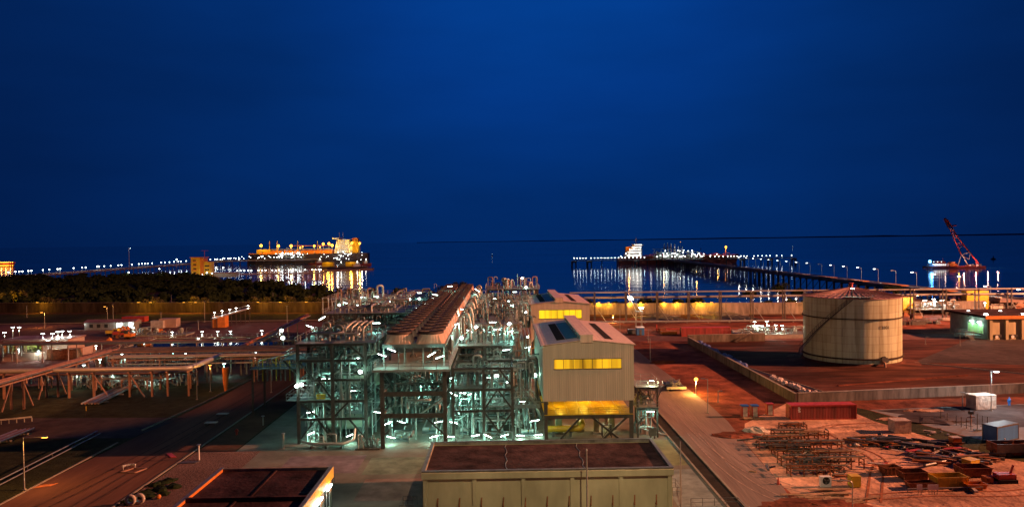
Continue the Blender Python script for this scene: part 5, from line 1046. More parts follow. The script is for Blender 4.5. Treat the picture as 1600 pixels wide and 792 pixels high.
for sx in (-1.5,-.4,3): MB().cone((x+sx,y+.0,.45),(x+sx,y+.4,.45),.45,.45,14).obj('wheel','tyre',g); MB().cone((x+sx,y+1.9,.45),(x+sx,y+2.3,.45),.45,.45,14).obj('wheel','tyre',g)
s=MB(); s.blob((x+1,y+1.1,1.0),3.2,.95,1.25,8); s.obj('load','laterite',g)
g=thing('tracked_loader','small red machine with raised arm at the right of the scrap yard','machine',at(1580,755)); x,y,_=at(1575,755)
MB().box(x-1.2,x+1.2,y,y+1.4,.5,1.2).obj('chassis','red_paint',g)
for dy in (-.2,1.3): MB().box(x-1.3,x+1.3,y+dy,y+dy+.3,0,.5).obj('track','tyre',g)
MB().beam((x+.8,y+.7,1.1),(x+1.2,y+.7,2.3),.2).beam((x-.6,y+.7,1.1),(x-2.2,y+.7,.7),.22).obj('arm','red_paint',g); MB().box(x-2.8,x-2.0,y,y+1.4,.1,.8).obj('bucket','rust',g)
# fence of scaffold posts and barrier posts by the pad
for i,(px,py) in enumerate(((1494,664),(1502,667),(1510,669),(1517,671),(1527,673),(1535,676),(1543,678),(1480,660),(1470,657))):
    x,y,_=at(px,py); h=1.2+1.2*(i in (4,5,6)); o=MB().tube([(x,y,0),(x,y,h+.6)],.06,6).tube([(x-.4,y,h*.5),(x+.4,y,h*.5)],.04,5).obj('fence_post','steel_dark'); tag(o,'dark scaffold post along the edge of the pale pad','post','scaffold posts along the pad')
for i,(px,py) in enumerate(((1558,690),(1570,694),(1582,698),(1594,702))):
    x,y,_=at(px,py); t=thing('bollard','white and yellow bollard along the pad edge by the blue container','bollard',(x,y,0),'bollards by the blue container'); MB().cone((x,y,0),(x,y,.7),.11,.11,8).obj('lower_band','yellow_paint',t); MB().cone((x,y,.703),(x,y,1.0),.11,.09,8).obj('upper_band','white_paint',t)
x,y,_=at(1517,664); g=thing('valve_stand','dark valve stand with cross handle by the pad fence','valve',(x,y,0)); MB().tube([(x,y,0),(x,y,2.2)],.1,7).obj('stem','pipe_rust',g); MB().beam((x-.7,y,1.4),(x+.7,y,1.5),.16).obj('cross_handle','pipe_rust',g); MB().box(x-.4,x+.4,y-.2,y+.2,2.0,2.5).obj('head','black',g)
# sand heaps and loose earth
for i,(px,py,rx,ry,rz_,m_) in enumerate(((1181,674,2.2,1.4,.8,'tarp'),(1290,672,5,2,.35,'sandy'),(1330,670,4,1.6,.3,'sandy'),(1395,655,3,1,.3,'sandy'),(1440,642,4,.8,.4,'sandy'),(1460,655,6,4,.5,'dark_asphalt'),(1030,567,2.5,1,.6,'laterite'),(1046,566,1.8,.8,.5,'laterite'),(1150,680,4,2.2,.35,'laterite'),(1268,792,7,3,.5,'laterite'))):
    x,y,_=at(px,py); o=MB().blob((x,y,0),rx,ry,rz_,300+i,16,8,.2).obj('earth_heap',m_); tag(o,'low heap of loose earth: '+('pale mound by the racks','sandy mound before the container, left','sandy mound before the container, right','small bank under the bund wall','bank under the bund wall near the pad','dark mound at the pad corner','red heap at the road bend, left','red heap at the road bend, right','rough red heap beside the road','large heap at the bottom edge')[i],'earth heap')
# ================================================================== LEFT: PIPE RACKS, YARDS, ROADSIDE, FOREST
def trestle(t, x, y, z, w=2.6, out=3.0, axis='y', mat='pipe_rust'):
    """braced bent carrying a rack that runs along `axis`"""
    for k in (-1, 1):
        dx, dy = (k*w/2, 0) if axis == 'y' else (0, k*w/2)
        MB().hbeam((x+dx,y+dy,0),(x+dx,y+dy,z),.36,.06).obj('post', mat, t)
        ox, oy = (0, out*k) if axis == 'y' else (out*k, 0)
        MB().beam((x+dx,y+dy,z-.6),(x+dx+ox,y+dy+oy,.1),.22).obj('raking_strut', mat, t)
    a, b_ = ((x-w/2-.3,y,z+.12),(x+w/2+.3,y,z+.12)) if axis == 'y' else ((x,y-w/2-.3,z+.12),(x,y+w/2+.3,z+.12))
    MB().beam(a, b_, .3, .24).obj('crossarm', mat, t)
t = thing('pipe_rack', 'red lit pipe rack on raking trestles coming towards the viewer at the far left', 'pipe rack', (-102,140,0))
for y in (128,142,156,168,180,192): trestle(t, -102, y, 6.2)
for i, (dx, r) in enumerate(((-1.3,.2),(-.6,.28),(.1,.22),(.8,.32),(1.3,.16))): MB().tube([(-102+dx,118,6.5+r),(-102+dx,195+dx,6.5+r)], r, 8).obj('pipe', 'pipe_rust' if i%2 else 'pipe_grey', t)
for x in (-103.4,-100.6): MB().beam((x,118,6.2),(x,196,6.2),.18,.3).obj('girder','pipe_rust',t)
t = thing('pipe_rack', 'wide rack of bluish pipes crossing the left side behind the lagged pipe', 'pipe rack', (-76,194,0))
for k in range(7):
    x = -104+9.2*k
    for dy in (-4,0,4): MB().hbeam((x,194+dy,0),(x,194+dy,6.3),.34,.06).obj('post','pipe_dark',t)
    MB().beam((x,189,6.2),(x,199,6.2),.3,.3).obj('crossarm','pipe_dark',t); MB().beam((x,190,3.4),(x,198,3.4),.2,.25).obj('crossarm','pipe_dark',t)
for i in range(13):
    y = 189.5+.75*i; r = (.16,.24,.12,.3)[i%4]; MB().tube([(-104,y,6.36+r),(-45,y,6.36+r)], r, 8).obj('pipe',('pipe_grey','pipe_rust','insul','pipe_dark')[i%4],t)
t = thing('pipe_rack', 'nearer rack with two pale pipes passing just in front of the bluish rack', 'pipe rack', (-66,184,0))
for k in range(5):
    x = -96+11.5*k
    for dy in (-1.3,1.3): MB().hbeam((x,184+dy,0),(x,184+dy,6.2),.36,.06).obj('post','pipe_rust',t)
    MB().beam((x,182.2,6.1),(x,185.8,6.1),.3,.26).obj('crossarm','pipe_rust',t)
for y, r, z in ((182.8,.3,6.5),(183.8,.2,6.4),(184.8,.34,6.55),(185.4,.16,6.4),(184,.2,4.6)): MB().tube([(-97,y,z),(-44,y,z)], r, 8).obj('pipe','insul',t)
for y in (182.4,185.6): MB().beam((-97,y,5.8),(-44,y,5.8),.16,.3).obj('girder','pipe_rust',t)
t = thing('lagged_pipe', 'thick pale lagged pipe on posts crossing the left and bending away', 'pipe', (-95,167,0))
MB().pipe([(-125,166.6,6.3),(-70.5,166.6,6.3),(-70.5,184,6.3)], .55, 12, 2.4).obj('lagging','insul',t); MB().tube([(-125,168,5.9),(-71,168,5.9)],.14,7).obj('pipe','pipe_rust',t)
for x in (-112,-97.5,-92,-84,-79,-75.5,-70.8): MB().hbeam((x,166.8,0),(x,166.8,5.7),.4,.07).obj('post','pipe_rust',t); MB().beam((x,165.8,5.62),(x,168.6,5.62),.26,.2).obj('crossarm','pipe_rust',t)
for x in (-92,-84): MB().beam((x,166.6,5.2),(x+3.6,166.2,.1),.22).obj('raking_strut','pipe_rust',t)
t = thing('sloping_pipe', 'long orange lit pipe on posts running from the rack up to the left', 'pipe', (-70,200,0))
MB().tube([(-71.5,189,5.6),(-69.5,264,8.4)],.5,10).obj('lagging','orange_paint',t); MB().tube([(-70.5,189,5.4),(-68.5,264,8.2)],.14,7).obj('pipe','insul',t)
for k in range(8): y=194+9.6*k; x=-71.4+.0265*(y-189); MB().beam((x,y,0),(x,y,5.0+(y-189)*.037),.26).obj('post','pipe_dark',t)
for lb,Y,x0,x1,z,n,sd in (('low rack of small rusty pipes behind the bluish rack at the left',206,-112,-52,4.2,9,1),('low rack of pale pipes between the lagged pipe and the nearer rack',175.5,-116,-74,3.4,7,2),('rack of rusty pipes passing below the basin',218,-150,-60,5.0,8,3),('ground rack of pipes at the far left behind the diagonal rack',182,-150,-106,2.2,8,4)):
    t=thing('pipe_rack',lb,'pipe rack',((x0+x1)/2,Y,0)); q=random.Random(sd*17); k=int((x1-x0)/7)
    for i in range(k+1):
        x=x0+(x1-x0)*i/k
        for dy in (0,n*.55): MB().beam((x,Y+dy,0),(x,Y+dy,z),.26).obj('post','pipe_rust',t)
        MB().beam((x,Y-.4,z),(x,Y+n*.55+.4,z),.22).obj('crossarm','pipe_rust',t)
    for i in range(n): r=q.choice((.1,.16,.22,.3)); y=Y+.6*i; xa=x0+q.uniform(-3,8); xb=x1-q.uniform(-3,8); MB().pipe([(xa,y,q.uniform(.2,2)),(xa,y,z+.12+r),(xb,y,z+.12+r),(xb,y+q.uniform(1,3),q.uniform(.2,z))],r,7).obj('pipe',q.choice(('pipe_rust','insul','pipe_grey','pipe_rust')),t)
# thick column with lamp under the rack
x,y=-64.5,172; g=thing('vertical_drum','thick orange lit vertical pipe column under the racks with a lamp beside it','column',(x,y,0)); MB().cone((x,y,1.4),(x,y,5.4),.55,.75,14).cone((x,y,0),(x,y,1.4),.35,.5,14).obj('shell','orange_paint',g)
p=aty(328,570,171.5); post_lamp('sodium lamp beside the thick orange column under the racks',p[0],171.5,p[2],0,'lens_sodium',SOD,420,0,'post_lamp')
street_lamp('slim pale pole at the road edge under the left racks',308,624,66,0,False); street_lamp('slim pole by the road in front of the left structure',424,613,50,0,False); 
# ground level pipe bundle, left centre
t=thing('pipe_bundle','bundle of pale pipes lying low on sleepers, middle of the left side','pipework',at(150,634)); a_,b_=at(128,634),at(195,602)
for k in range(6): MB().tube([(a_[0]+.7*k,a_[1],.5),(b_[0]+.7*k,b_[1],.5)],.22,8).obj('pipe',('insul','pipe_rust','pipe_grey')[k%3],t)
for u in (.15,.5,.85): x=a_[0]+(b_[0]-a_[0])*u; y=a_[1]+(b_[1]-a_[1])*u; MB().box(x-.4,x+4.2,y-.2,y+.2,0,.27).obj('sleeper','concrete',t)
t=thing('pipe_bundle','bundle of pale pipes lying low at the left frame edge','pipework',at(10,690)); a_,b_=at(-30,698),at(26,676)
for k in range(5): MB().tube([(a_[0]+.6*k,a_[1]+.3*k,.5),(b_[0]+.6*k,b_[1]+.3*k,.5)],.2,8).obj('pipe',('insul','pipe_rust')[k%2],t)
for u in (.3,.8): x=a_[0]+(b_[0]-a_[0])*u; y=a_[1]+(b_[1]-a_[1])*u; MB().box(x-.4,x+3.2,y+.3,y+.7,0,.27).obj('sleeper','concrete',t)
t=thing('pipe_bridge','low blue grey pipe bridge behind the ground level bundle','pipework',(-88,176,0))
for k in range(4): MB().tube([(-97,175+.8*k,2.6),(-80,175+.8*k,2.6)],.18,7).obj('pipe','pipe_grey',t)
for x in (-96,-90,-84,-81): MB().beam((x,175,0),(x,175,2.4),.25).obj('post','pipe_rust',t); MB().beam((x,174.6,2.3),(x,178,2.3),.2).obj('crossarm','pipe_rust',t)
# yards of pipes glimpsed under the racks
t=thing('metering_skid','white lit group of pipes seen under the left racks','skid',(-93,210,0)); q=random.Random(19)
for i in range(34): x=q.uniform(-100,-76); y=q.uniform(203,214); h=q.uniform(1.2,4.6); MB().pipe([(x,y,0),(x,y,h),(x+q.uniform(-3,3),y+q.uniform(-2,2),h),(x+q.uniform(-2,2),y,.2)],q.choice((.12,.18,.28)),6).obj('pipe',q.choice(PIPE_M),t)
for px,py,Y,n in ((156,561,202,'left'),(131,570,196,'leftmost'),(190,553,206,'middle'),(195,557,206,'second middle'),(270,547,215,'right'),(350,568,190,'far right')): p=aty(px,py,Y); post_lamp('%s white lamp among the pipes under the left racks'%n,p[0],Y,max(.8,p[2]),0,'lens_teal',TEAL,380,big=1.1)
t=thing('metering_skid','nearer white lit tangle of pipes between the left racks','skid',(-88,176,0)); q=random.Random(23)
for i in range(44): x=q.uniform(-104,-74); y=q.uniform(177,183); h=q.uniform(.8,3.6); MB().pipe([(x,y,0),(x,y,h),(x+q.uniform(-3,3),y+q.uniform(-2,1),h),(x+q.uniform(-2,2),y,.2)],q.choice((.1,.14,.2)),6).obj('pipe',q.choice(PIPE_M),t)
for i,(px,py) in enumerate(((120,583),(150,577),(176,580),(212,577),(236,590),(262,585))): p=aty(px,py,178); post_lamp('white lamp in the nearer tangle of pipes between the left racks, %s from the left'%('first','second','third','fourth','fifth','last')[i],p[0],178,max(1.2,p[2]),0,'lens_teal',(.7,1,.85),300,big=.9)
for i,(px,py,pw) in enumerate(((140,556,500),(290,556,400),(400,556,400),(60,548,500),(30,545,400),(225,533,300),(150,540,300),(310,528,300))): p=aty(px,py,222); post_lamp('small white yard lamp among the left racks and basin',p[0],222,max(1.5,p[2]),0,'lens_teal',(.8,1,.9),pw,big=.9,group='yard lamps among the left racks')
# guard rail of pipes along the left road, lamp, plates
t=thing('guard_rail','double pale pipe rail running along the left roadside','rail',(-73,115,0))
for dz,dx in ((.9,0),(.45,.5)): MB().tube([(-71.2+dx,84,dz),(-72.9+dx,133,dz)],.09,7).obj('rail','galv',t)
for k in range(8): y=86+6.6*k; MB().beam((-71.3-.035*(y-84),y,0),(-71.3-.035*(y-84),y,.9),.14).obj('post','steel_dark',t)
t=post_lamp('tall lamp post with long arm and orange lamp by the left roadside',-67.3,103.9,7.4,0,'lens_sodium',SOD,1500,3.0,'street_lamp',None,.12,1.2)
g=thing('road_plate','rusty plate lying by the foot of the left lamp post','plate',(-66,105.5,0)); MB().prism([(-66.6,104.6),(-64.6,105.4),(-64.2,106.6),(-66.2,105.8)],.012,.06).obj('plate','orange_paint',g)
g=thing('manhole_barrier','open hatch frame with white ringed guard on the left road','barrier',at(206,736)); x,y,_=at(206,736)
MB().beam((x-1.4,y-.6,.1),(x+.9,y-.9,.1),.2,.16).beam((x+.9,y-.9,.1),(x+1.7,y+1.1,.1),.2,.16).beam((x+1.7,y+1.1,.1),(x-.3,y+1.3,.1),.2,.16).beam((x-.3,y+1.3,.1),(x-1.4,y-.6,.1),.2,.16).obj('hatch_frame','pipe_rust',g)
f=MB()
for k in range(7): a=R(60+20*k); cx_,cy_=x-.7+.95*math.cos(a),y+.7+.8*math.sin(a); f.box(cx_-.12,cx_+.12,cy_-.08,cy_+.08,.5,.72)
o=f.obj('reflector_band','white_paint',g); f=MB()
f.tube([(x-.7+.95*math.cos(R(60+12*k)),y+.75+.8*math.sin(R(60+12*k)),.6) for k in range(11)],.05,6); f.obj('guard_ring','white_paint',g)
for k in (60,120,180): a=R(k); MB().tube([(x-.7+.95*math.cos(a),y+.75+.8*math.sin(a),0),(x-.7+.95*math.cos(a),y+.75+.8*math.sin(a),.6)],.04,5).obj('ring_post','white_paint',g)
for i,(px,py) in enumerate(((330,664),(348,650))): x,y,_=at(px,py); g=thing('flat_cart','low flat cart with pale top at the %s of the dark road shoulder'%('near end','far end')[i],'cart',(x,y,0)); MB().box(x-1.1,x+1.1,y-.6,y+.6,.5,.58).obj('top','tarp',g); f=[MB().beam((x+sx,y+sy,0),(x+sx,y+sy,.5),.1).obj('leg','steel_dark',g) for sx in (-.9,.9) for sy in (-.45,.45)]
for i,(px,py,h,lb) in enumerate(((311,718,23,'white bollard post on the gravel with a small plate beside it'),(443,700,23,'short grey post at the edge of the concrete apron'),(411,664,14,'small double post sign on the dark verge'))):
    x,y,_=at(px,py); hh=h*y/FPX; g=thing('marker_post',lb,'post',(x,y,0)); MB().cone((x,y,0),(x,y,hh),.14,.12,8).obj('post','white_paint' if i==0 else 'steel_pale',g); MB().box(x-.25,x+.25,y-.25,y+.25,hh,hh+.1).obj('cap','galv',g)
x,y,_=at(296,722); g=thing('road_plate','dark steel plate on the gravel left of the white post','plate',(x,y,0)); MB().prism([(x-2,y-.8),(x+1.2,y-.6),(x+1.6,y+.5),(x-1.2,y+.5)],.02,.1).obj('plate','steel_dark',g)
g=thing('road_plate','red orange plate lying across the gutter of the left road','plate',at(267,712)); x,y,_=at(267,712); MB().prism([(x-1.3,y+1.2),(x-.5,y+1.4),(x+1.3,y-.9),(x+.5,y-1.1)],.02,.12).obj('plate','red_paint',g)
x,y,_=at(370,679); g=thing('hydrant','small red hydrant on the dark verge','hydrant',(x,y,0)); MB().lathe([(.2,0),(.2,.8),(.28,.85),(.2,1.05),(.02,1.15)],(x,y,0),12).obj('barrel','red_paint',g); MB().cone((x-.35,y,.7),(x+.35,y,.7),.09,.09,8).obj('outlet','red_paint',g)
def tyre(lb,px,py):
    x,y,_=at(px,py); g=thing('old_tyre',lb,'tyre',(x,y,0)); prof=[(.38,-.2),(.62,-.22),(.72,-.12),(.72,.12),(.62,.22),(.38,.2),(.38,-.2)]; f=MB().lathe(prof,(0,0,0),20); f.v=[(x+a,y+c,.72+b_) for a,b_,c in f.v]; f.obj('casing','tarp',g)
tyre('worn pale tyre standing by the kerb at the bottom left, left one',204,789); tyre('worn pale tyre standing by the kerb at the bottom left, right one',218,787)
g=thing('orange_ball','round orange float lying on the gravel','float',at(248,779)); x,y,_=at(248,779); MB().blob((x,y,.32),.32,.32,.32,3,12,8,.02).obj('shell','orange_paint',g); MB().cone((x,y,.6),(x,y,.72),.08,.06,8).obj('lug','steel_dark',g)
q=random.Random(55)
for i in range(26): px=q.uniform(195,275); py=792-(px-195)*.5+q.uniform(-12,14); x,y,_=at(px,py); r=q.uniform(.3,.9); o=MB().blob((x,y,.05),r*1.4,r,r*.5,500+i,8,5,.3).obj('weed_clump','leaf'); tag(o,'dark weed clump on the gravel beside the low building','weed','weed clumps beside the low building')
g=thing('roadside_barrier','low white barrier with posts beyond the pipe bundle at the far left','barrier',at(25,664)); a_,b_=at(-10,664),at(50,658); MB().beam((a_[0],a_[1],.9),(b_[0],b_[1],.9),.1,.3).obj('rail','steel_pale',g)
for k in range(6): c=Vector(a_).lerp(Vector(b_),k/5); MB().beam((c.x,c.y,0),(c.x,c.y,.75),.12).obj('post','steel_pale',g)
x,y,_=at(135,650); g=thing('marker_post','black and yellow marker post on the side road','post',(x,y,0)); MB().cone((x,y,0),(x,y,1.1),.1,.1,8).obj('post','black',g); MB().cone((x,y,1.102),(x,y,2.0),.1,.1,8).obj('reflective_band','yellow_paint',g)
wall('edge_kerb','pale raised kerb line below the pipe racks at the left',[(-66.5,136),(-64.5,158),(-62.5,205)],.25,.25,'kerb',coping=False,cat='kerb')
# ---- basin with railings and lamps
t=thing('water_basin','dark rectangular water basin with a lit railing along its far side','basin',(-100,230,0))
bm=MB(); W_=(-124,-76,226,266)
for a in ((W_[0]-.5,W_[1]+.5,W_[2]-.5,W_[2]),(W_[0]-.5,W_[1]+.5,W_[3],W_[3]+.5)): bm.box(*a,0,.8)
for a in ((W_[0]-.5,W_[0],W_[2]+.003,W_[3]-.003),(W_[1],W_[1]+.5,W_[2]+.003,W_[3]-.003)): bm.box(*a,0,.8)
bm.obj('basin_wall','concrete',t); m,nt,b,N,L=_new('basin_water_mat'); b.inputs['Base Color'].default_value=(.006,.03,.018,1); b.inputs['Roughness'].default_value=.12; b.inputs['Specular IOR Level'].default_value=.03; MATS['basin_water_mat']=m
MB().sheet(rect(*W_),.5).obj('water','basin_water_mat',t); MB().beam((-110,226.5,.95),(-104,265.5,.95),.8,.2).obj('walkway','concrete',t)
handrail((-124.3,266.3),(-75.7,266.3),.8,parent=t); handrail((-124.3,226),(-124.3,266),.8,parent=t)
for i,px in enumerate((269,316,340,360,409,437)): p=aty(px,519,266.6); post_lamp('white lamp on the basin railing, %s from the left'%('first','second','third','fourth','fifth','sixth')[i],p[0],266.6,max(2,p[2]-.8),.8,'lens_teal',(.85,1,.9),420,big=1.5)
# ---- utility area at the far left
t=thing('ring_bund','curved orange lit wall enclosing the lamp lit utility skid','wall',(-152,236,0)); 
for k in range(16): a,b_=R(-150+15*k),R(-150+15*(k+1)); MB().prism([(-150+r*1.25*math.cos(u),236+r*math.sin(u)) for r,u in ((15,a),(15,b_),(15.5,b_),(15.5,a))],0,2.4).obj('wall_panel','orange_hood',t)
def util(lb,x0,x1,y0,y1,n,seed,hmax=4):
    t=thing('utility_skid',lb,'skid',((x0+x1)/2,y0,0)); q=random.Random(seed); MB().box(x0,x1,y0,y1,.5,.65).obj('deck','grating',t); MB().box(x0+.3,x1-.3,y0+.3,y1-.3,0,.498).obj('plinth','concrete',t)
    for i in range(n): x=q.uniform(x0+.5,x1-2); y=q.uniform(y0+.3,y1-.3); h=q.uniform(1.4,hmax); MB().pipe([(x,y,.65),(x,y,h),(x+q.uniform(-2,2.5),y,h),(x+q.uniform(-1,2),y+q.uniform(-1,1),.7)],q.choice((.1,.15,.22,.3)),6).obj('pipe',q.choice(PIPE_M),t)
    for k in range(3): x=x0+(x1-x0)*(k+.5)/3; MB().drum((x,y1-1.5,.6),(x,y1-1.5,hmax*.8),.7,14).obj('small_vessel','vessel',t)
    handrail((x0,y0),(x1,y0),.65,parent=t); return t
util('lamp lit utility skid inside the curved orange wall',-162,-144,228,238,34,61); util('lamp lit utility skid at the left frame edge',-192,-174,245,254,20,62); util('long low skid with green lit pipes behind the excavator',-146,-118,277,285,26,63,3)
for px,py,Y,lb in ((20,511,250,'bright lamp at the left frame edge skid'),(7,519,248,'second lamp at the left frame edge skid'),(67,521,230,'first lamp of the utility skid from the left'),(82,521,232,'second lamp of the utility skid from the left'),(90,518,236,'third lamp of the utility skid from the left'),(97,517,236,'fourth lamp of the utility skid from the left'),(109,517,236,'fifth lamp of the utility skid from the left'),(75,531,226,'lower lamp of the utility skid, left'),(90,529,228,'lower lamp of the utility skid, right'),(208,512,280,'lamp on the jib over the long low skid'),(30,511,260,'faint lamp behind the left edge skid')):
    p=aty(px,py,Y); post_lamp(lb,p[0],Y,max(1.5,p[2]),0,'lens_teal',(.8,1,.85),420,big=1.7)
def shed(lb,x0,x1,y0,y1,h,mat,roofm,wins=(),door=None,name='site_cabin'):
    t=thing(name,lb,'building',((x0+x1)/2,y0,0)); MB().box(x0,x1,y0,y1,0,h).obj('walls',mat,t); MB().extr([(x0-.4,y0-.5,h+.003),(x0-.4,y1+.5,h+.003),(x0-.4,(y0+y1)/2,h+1.0)],(x1-x0+.8,0,0)).obj('roof',roofm,t)
    for (a,b_,c,d,mm) in wins: MB().box(a,b_,y0-.06,y0-.003,c,d).obj('window',mm,t)
    return t
x,y,_=at(171,515); t=shed('long white site cabin with two lit windows under a pinkish roof',x-10,x+10,y,y+6,3.0,'steel_pale','tank_roof',[(x+3,x+4.6,.8,2.6,'win_white'),(x+7.8,x+9.2,1.0,2.8,'win_white'),(x-8,x-6.6,.9,2.3,'glass'),(x-5,x-3.6,.9,2.3,'glass'),(x-2,x-.6,.9,2.3,'glass')]); light((x+4,y-1.5,2),(.9,1,.9),260,.3,parent=t); light((x+8.5,y-1.5,2.2),(.9,1,.9),260,.3,parent=t); light((x-10.6,y-.6,2.2),(1,1,.9),120,.2,parent=t)
x,y,_=at(46,557); t=thing('workshop','low workshop with two green lit open doors and a clutter of crates','building',(x,y,0))
MB().box(x-8.3,x-7.9,y,y+9,0,5).obj('side_wall','rust',t); MB().box(x+4,x+12,y,y+9,0,5).obj('annexe_wall','orange_hood',t); MB().box(x-7.9,x+4,y+8.7,y+9,0,5).obj('rear_wall','vessel',t); MB().box(x-8.6,x+12.3,y-.6,y+9.4,5.003,5.4).obj('roof','tank_roof',t)
MB().box(x-2.3,x-1.7,y,y+.3,0,5).obj('door_post','steel_dark',t); MB().box(x-7.9,x+4,y,y+.3,4.3,5).obj('lintel','orange_hood',t)
for k in range(10): MB().box(x-7.2+1.1*k,x-6.4+1.1*k,y+.6+.5*(k%3),y+1.6+.5*(k%3),0,.8+.6*(k%3)).obj('stored_crate',('rust','tarp','pipe_grey')[k%3],t)
light((x-5,y+5,4.3),(.8,1,.25),700,.4,parent=t); light((x+1,y+5,4.3),(.8,1,.25),700,.4,parent=t)
for i,(px,py,w,d,h,m_,lb) in enumerate([(97,562,9,3,3,'rust','rusty red container left of the curved orange wall'),(208,503,10,4,2.2,'red_paint','dull red box behind the excavator'),(262,512,7,4,3.6,'orange_hood','orange lit crate stack before the far kerb, left'),(245,513,5,3,3,'tarp','pale crate stack left of the orange one'),(342,512,5,4,4.5,'orange_paint','tall orange box on the ground beyond the basin')]): crate(lb,px,py,w,d,h,m_,name='freight_box' if i else 'crate',cat='box')
x,y,_=at(203,529); g=thing('excavator','orange excavator with bent boom on the dark yard at the left','excavator',(x,y,0))
for dx in (-1.2,.6): MB().box(x+dx,x+dx+.6,y-1.8,y+1.8,0,.8).obj('track','tyre',g)
MB().box(x-1.3,x+1.3,y-1.6,y+1.6,.9,2.0).obj('house','orange_paint',g); MB().box(x-1.3,x-.2,y-1.5,y+.2,2.003,3.2).obj('cab','glass',g); MB().beam((x+.3,y-.6,1.8),(x-2.2,y-.6,4.6),.45).obj('boom','orange_paint',g); MB().beam((x-2.2,y-.6,4.6),(x-4,y-.6,1.4),.35).obj('stick','orange_paint',g); MB().box(x-4.6,x-3.6,y-1.1,y-.1,.3,1.4).obj('bucket','rust',g)
for i,(px,py,lb) in enumerate(((227,541,'orange machine part heap in front of the basin corner'),(171,536,'small red drum on the dark yard'),(248,521,'orange heap of hoses left of the basin'))): x,y,_=at(px,py); o=MB().blob((x,y,.6),2.4 if i!=1 else .9,1.4,1.2,70+i,10,6,.3).obj('machine_heap','orange_paint'); tag(o,lb,'heap')
for i,(px,py,m_) in enumerate(((176,524,'yellow_paint'),(187,526,'red_paint'),(192,521,'orange_paint'))): 
    x,y,_=at(px,py); g=thing('site_truck',('small yellow truck','small red truck','small orange truck')[i]+' parked on the dark yard at the left','truck',(x,y,0)); MB().box(x-2.2,x+.6,y-1,y+1,.9,2.0).obj('tray',m_,g); MB().box(x+.65,x+2.2,y-1,y+1,.7,2.6).obj('cab',m_,g); MB().box(x+.9,x+2.25,y-1.03,y-1.003,1.6,2.3).obj('side_window','glass',g)
    for dx in (-1.4,1.4):
        for dy in (-1.0,.75): MB().cone((x+dx,y+dy,.45),(x+dx,y+dy+.25,.45),.45,.45,12).obj('wheel','tyre',g)
light((-128,262,8),SOD,1800,.3); light((-150,262,7),SOD,900,.3); light((-170,230,8),SOD,1500,.3)
# ---- far left: gangway, street lamps, kerbs, road
t=thing('lit_gangway','inclined pale gangway with a row of lamps beyond the basin','gangway',at(333,497)); a_=aty(331,498,300); b_=aty(390,481,318); A,B=Vector(a_),Vector(b_)
MB().beam(A,B,1.4,.5).obj('walkway','galv',t)
for k in range(9): c=A.lerp(B,k/8); MB().beam((c.x,c.y,0),c,.25).obj('post','steel_dark',t)
MB().tube([A+Vector((0,-.7,1.3)),B+Vector((0,-.7,1.3))],.06,5).obj('handrail','galv',t)
for k,(px,py) in enumerate(((335,487.5),(347,485.5),(359,483),(369,481),(388,477.5))): p=aty(px,py,301+16*(px-331)/59); post_lamp('white lamp on the inclined gangway, %s from the left'%('first','second','third','fourth','last')[k],p[0],p[1],1.6,p[2]-1.6,'lens_white',(1,1,.85),260,big=1.3)
for i,(px,py,hp,lit,lb) in enumerate([(70,512,24,True,'glowing sodium lamp post on the far kerb, left'),(168,499,20,True,'glowing sodium lamp post on the far kerb, middle'),(42,496,18,False,'unlit pole before the far wall, leftmost'),(177,501,26,False,'unlit pole beside the middle sodium lamp'),(252,512,24,False,'unlit pole by the orange crate'),(310,515,14,False,'short unlit pole beyond the basin'),(320,503,32,False,'tall unlit pole before the gangway'),(449,518,40,False,'tall unlit pole left of the farthest structure'),(427,478,20,False,'pole against the left boundary wall'),(74,479,17,False,'pole against the boundary wall, far left'),(268,480,19,False,'pole against the boundary wall, left middle')]):
    x,y,_=at(px,py); post_lamp(lb,x,y,hp*y/FPX,0,'lens_sodium' if lit else None,SOD,1500 if lit else 0,-1.2 if lit else 0,'street_lamp',None,.14,1.5)
t=thing('left_pipe_platform','yellow lit pipe platform at the left end of the rack, beside the left structure','platform',(-43,150,0))
MB().box(-50,-40,146,154,9.2,9.35).obj('deck','grating',t); handrail((-50,146),(-40,146),9.35,mat='yellow_paint',parent=t); handrail((-50,146),(-50,154),9.35,mat='yellow_paint',parent=t); handrail((-50,154),(-40,154),9.35,mat='yellow_paint',parent=t)
for x in (-49.6,-40.4):
    for y in (146.4,153.6): MB().hbeam((x,y,0),(x,y,9.2),.34,.06).obj('column','steel_dark',t)
for k in range(9): x=-49+.9*k; MB().pipe([(x,148,6.6),(x,148,10.6+.15*k),(x+1.2,149.5,10.8+.15*k),(x+1.2,152,9.4)],.14,7).obj('pipe',('insul','yellow_paint','pipe_grey')[k%3],t)
# ---- forest along the coast: one dark mass, and the trees lit by the wall lamps one by one
def crown(mb, c, rx, ry, rz, n, q, s=1.0):
    for i in range(n):
        while True:
            u=Vector((q.uniform(-1,1),q.uniform(-1,1),q.uniform(-1,1)))
            if .35<u.length<1: break
        p=Vector(c)+Vector((u.x*rx,u.y*ry,u.z*rz)); a=Vector((q.uniform(-1,1),q.uniform(-1,1),q.uniform(-.6,.6))).normalized(); b_=a.cross(Vector((q.uniform(-1,1),q.uniform(-1,1),q.uniform(-1,1)))).normalized(); k=s*q.uniform(.6,1.3)
        mb.quad(p-a*k,p+b_*k*.6,p+a*k*.9,p-b_*k*.5)
q=random.Random(100); fm=MB(); tr=MB()
def inside(x,y):
    ins=False; j=len(coast)-1
    for i in range(len(coast)):
        xi,yi=coast[i]; xj,yj=coast[j]
        if (yi>y)!=(yj>y) and x<(xj-xi)*(y-yi)/(yj-yi)+xi: ins=not ins
        j=i
    return ins
cnt=0
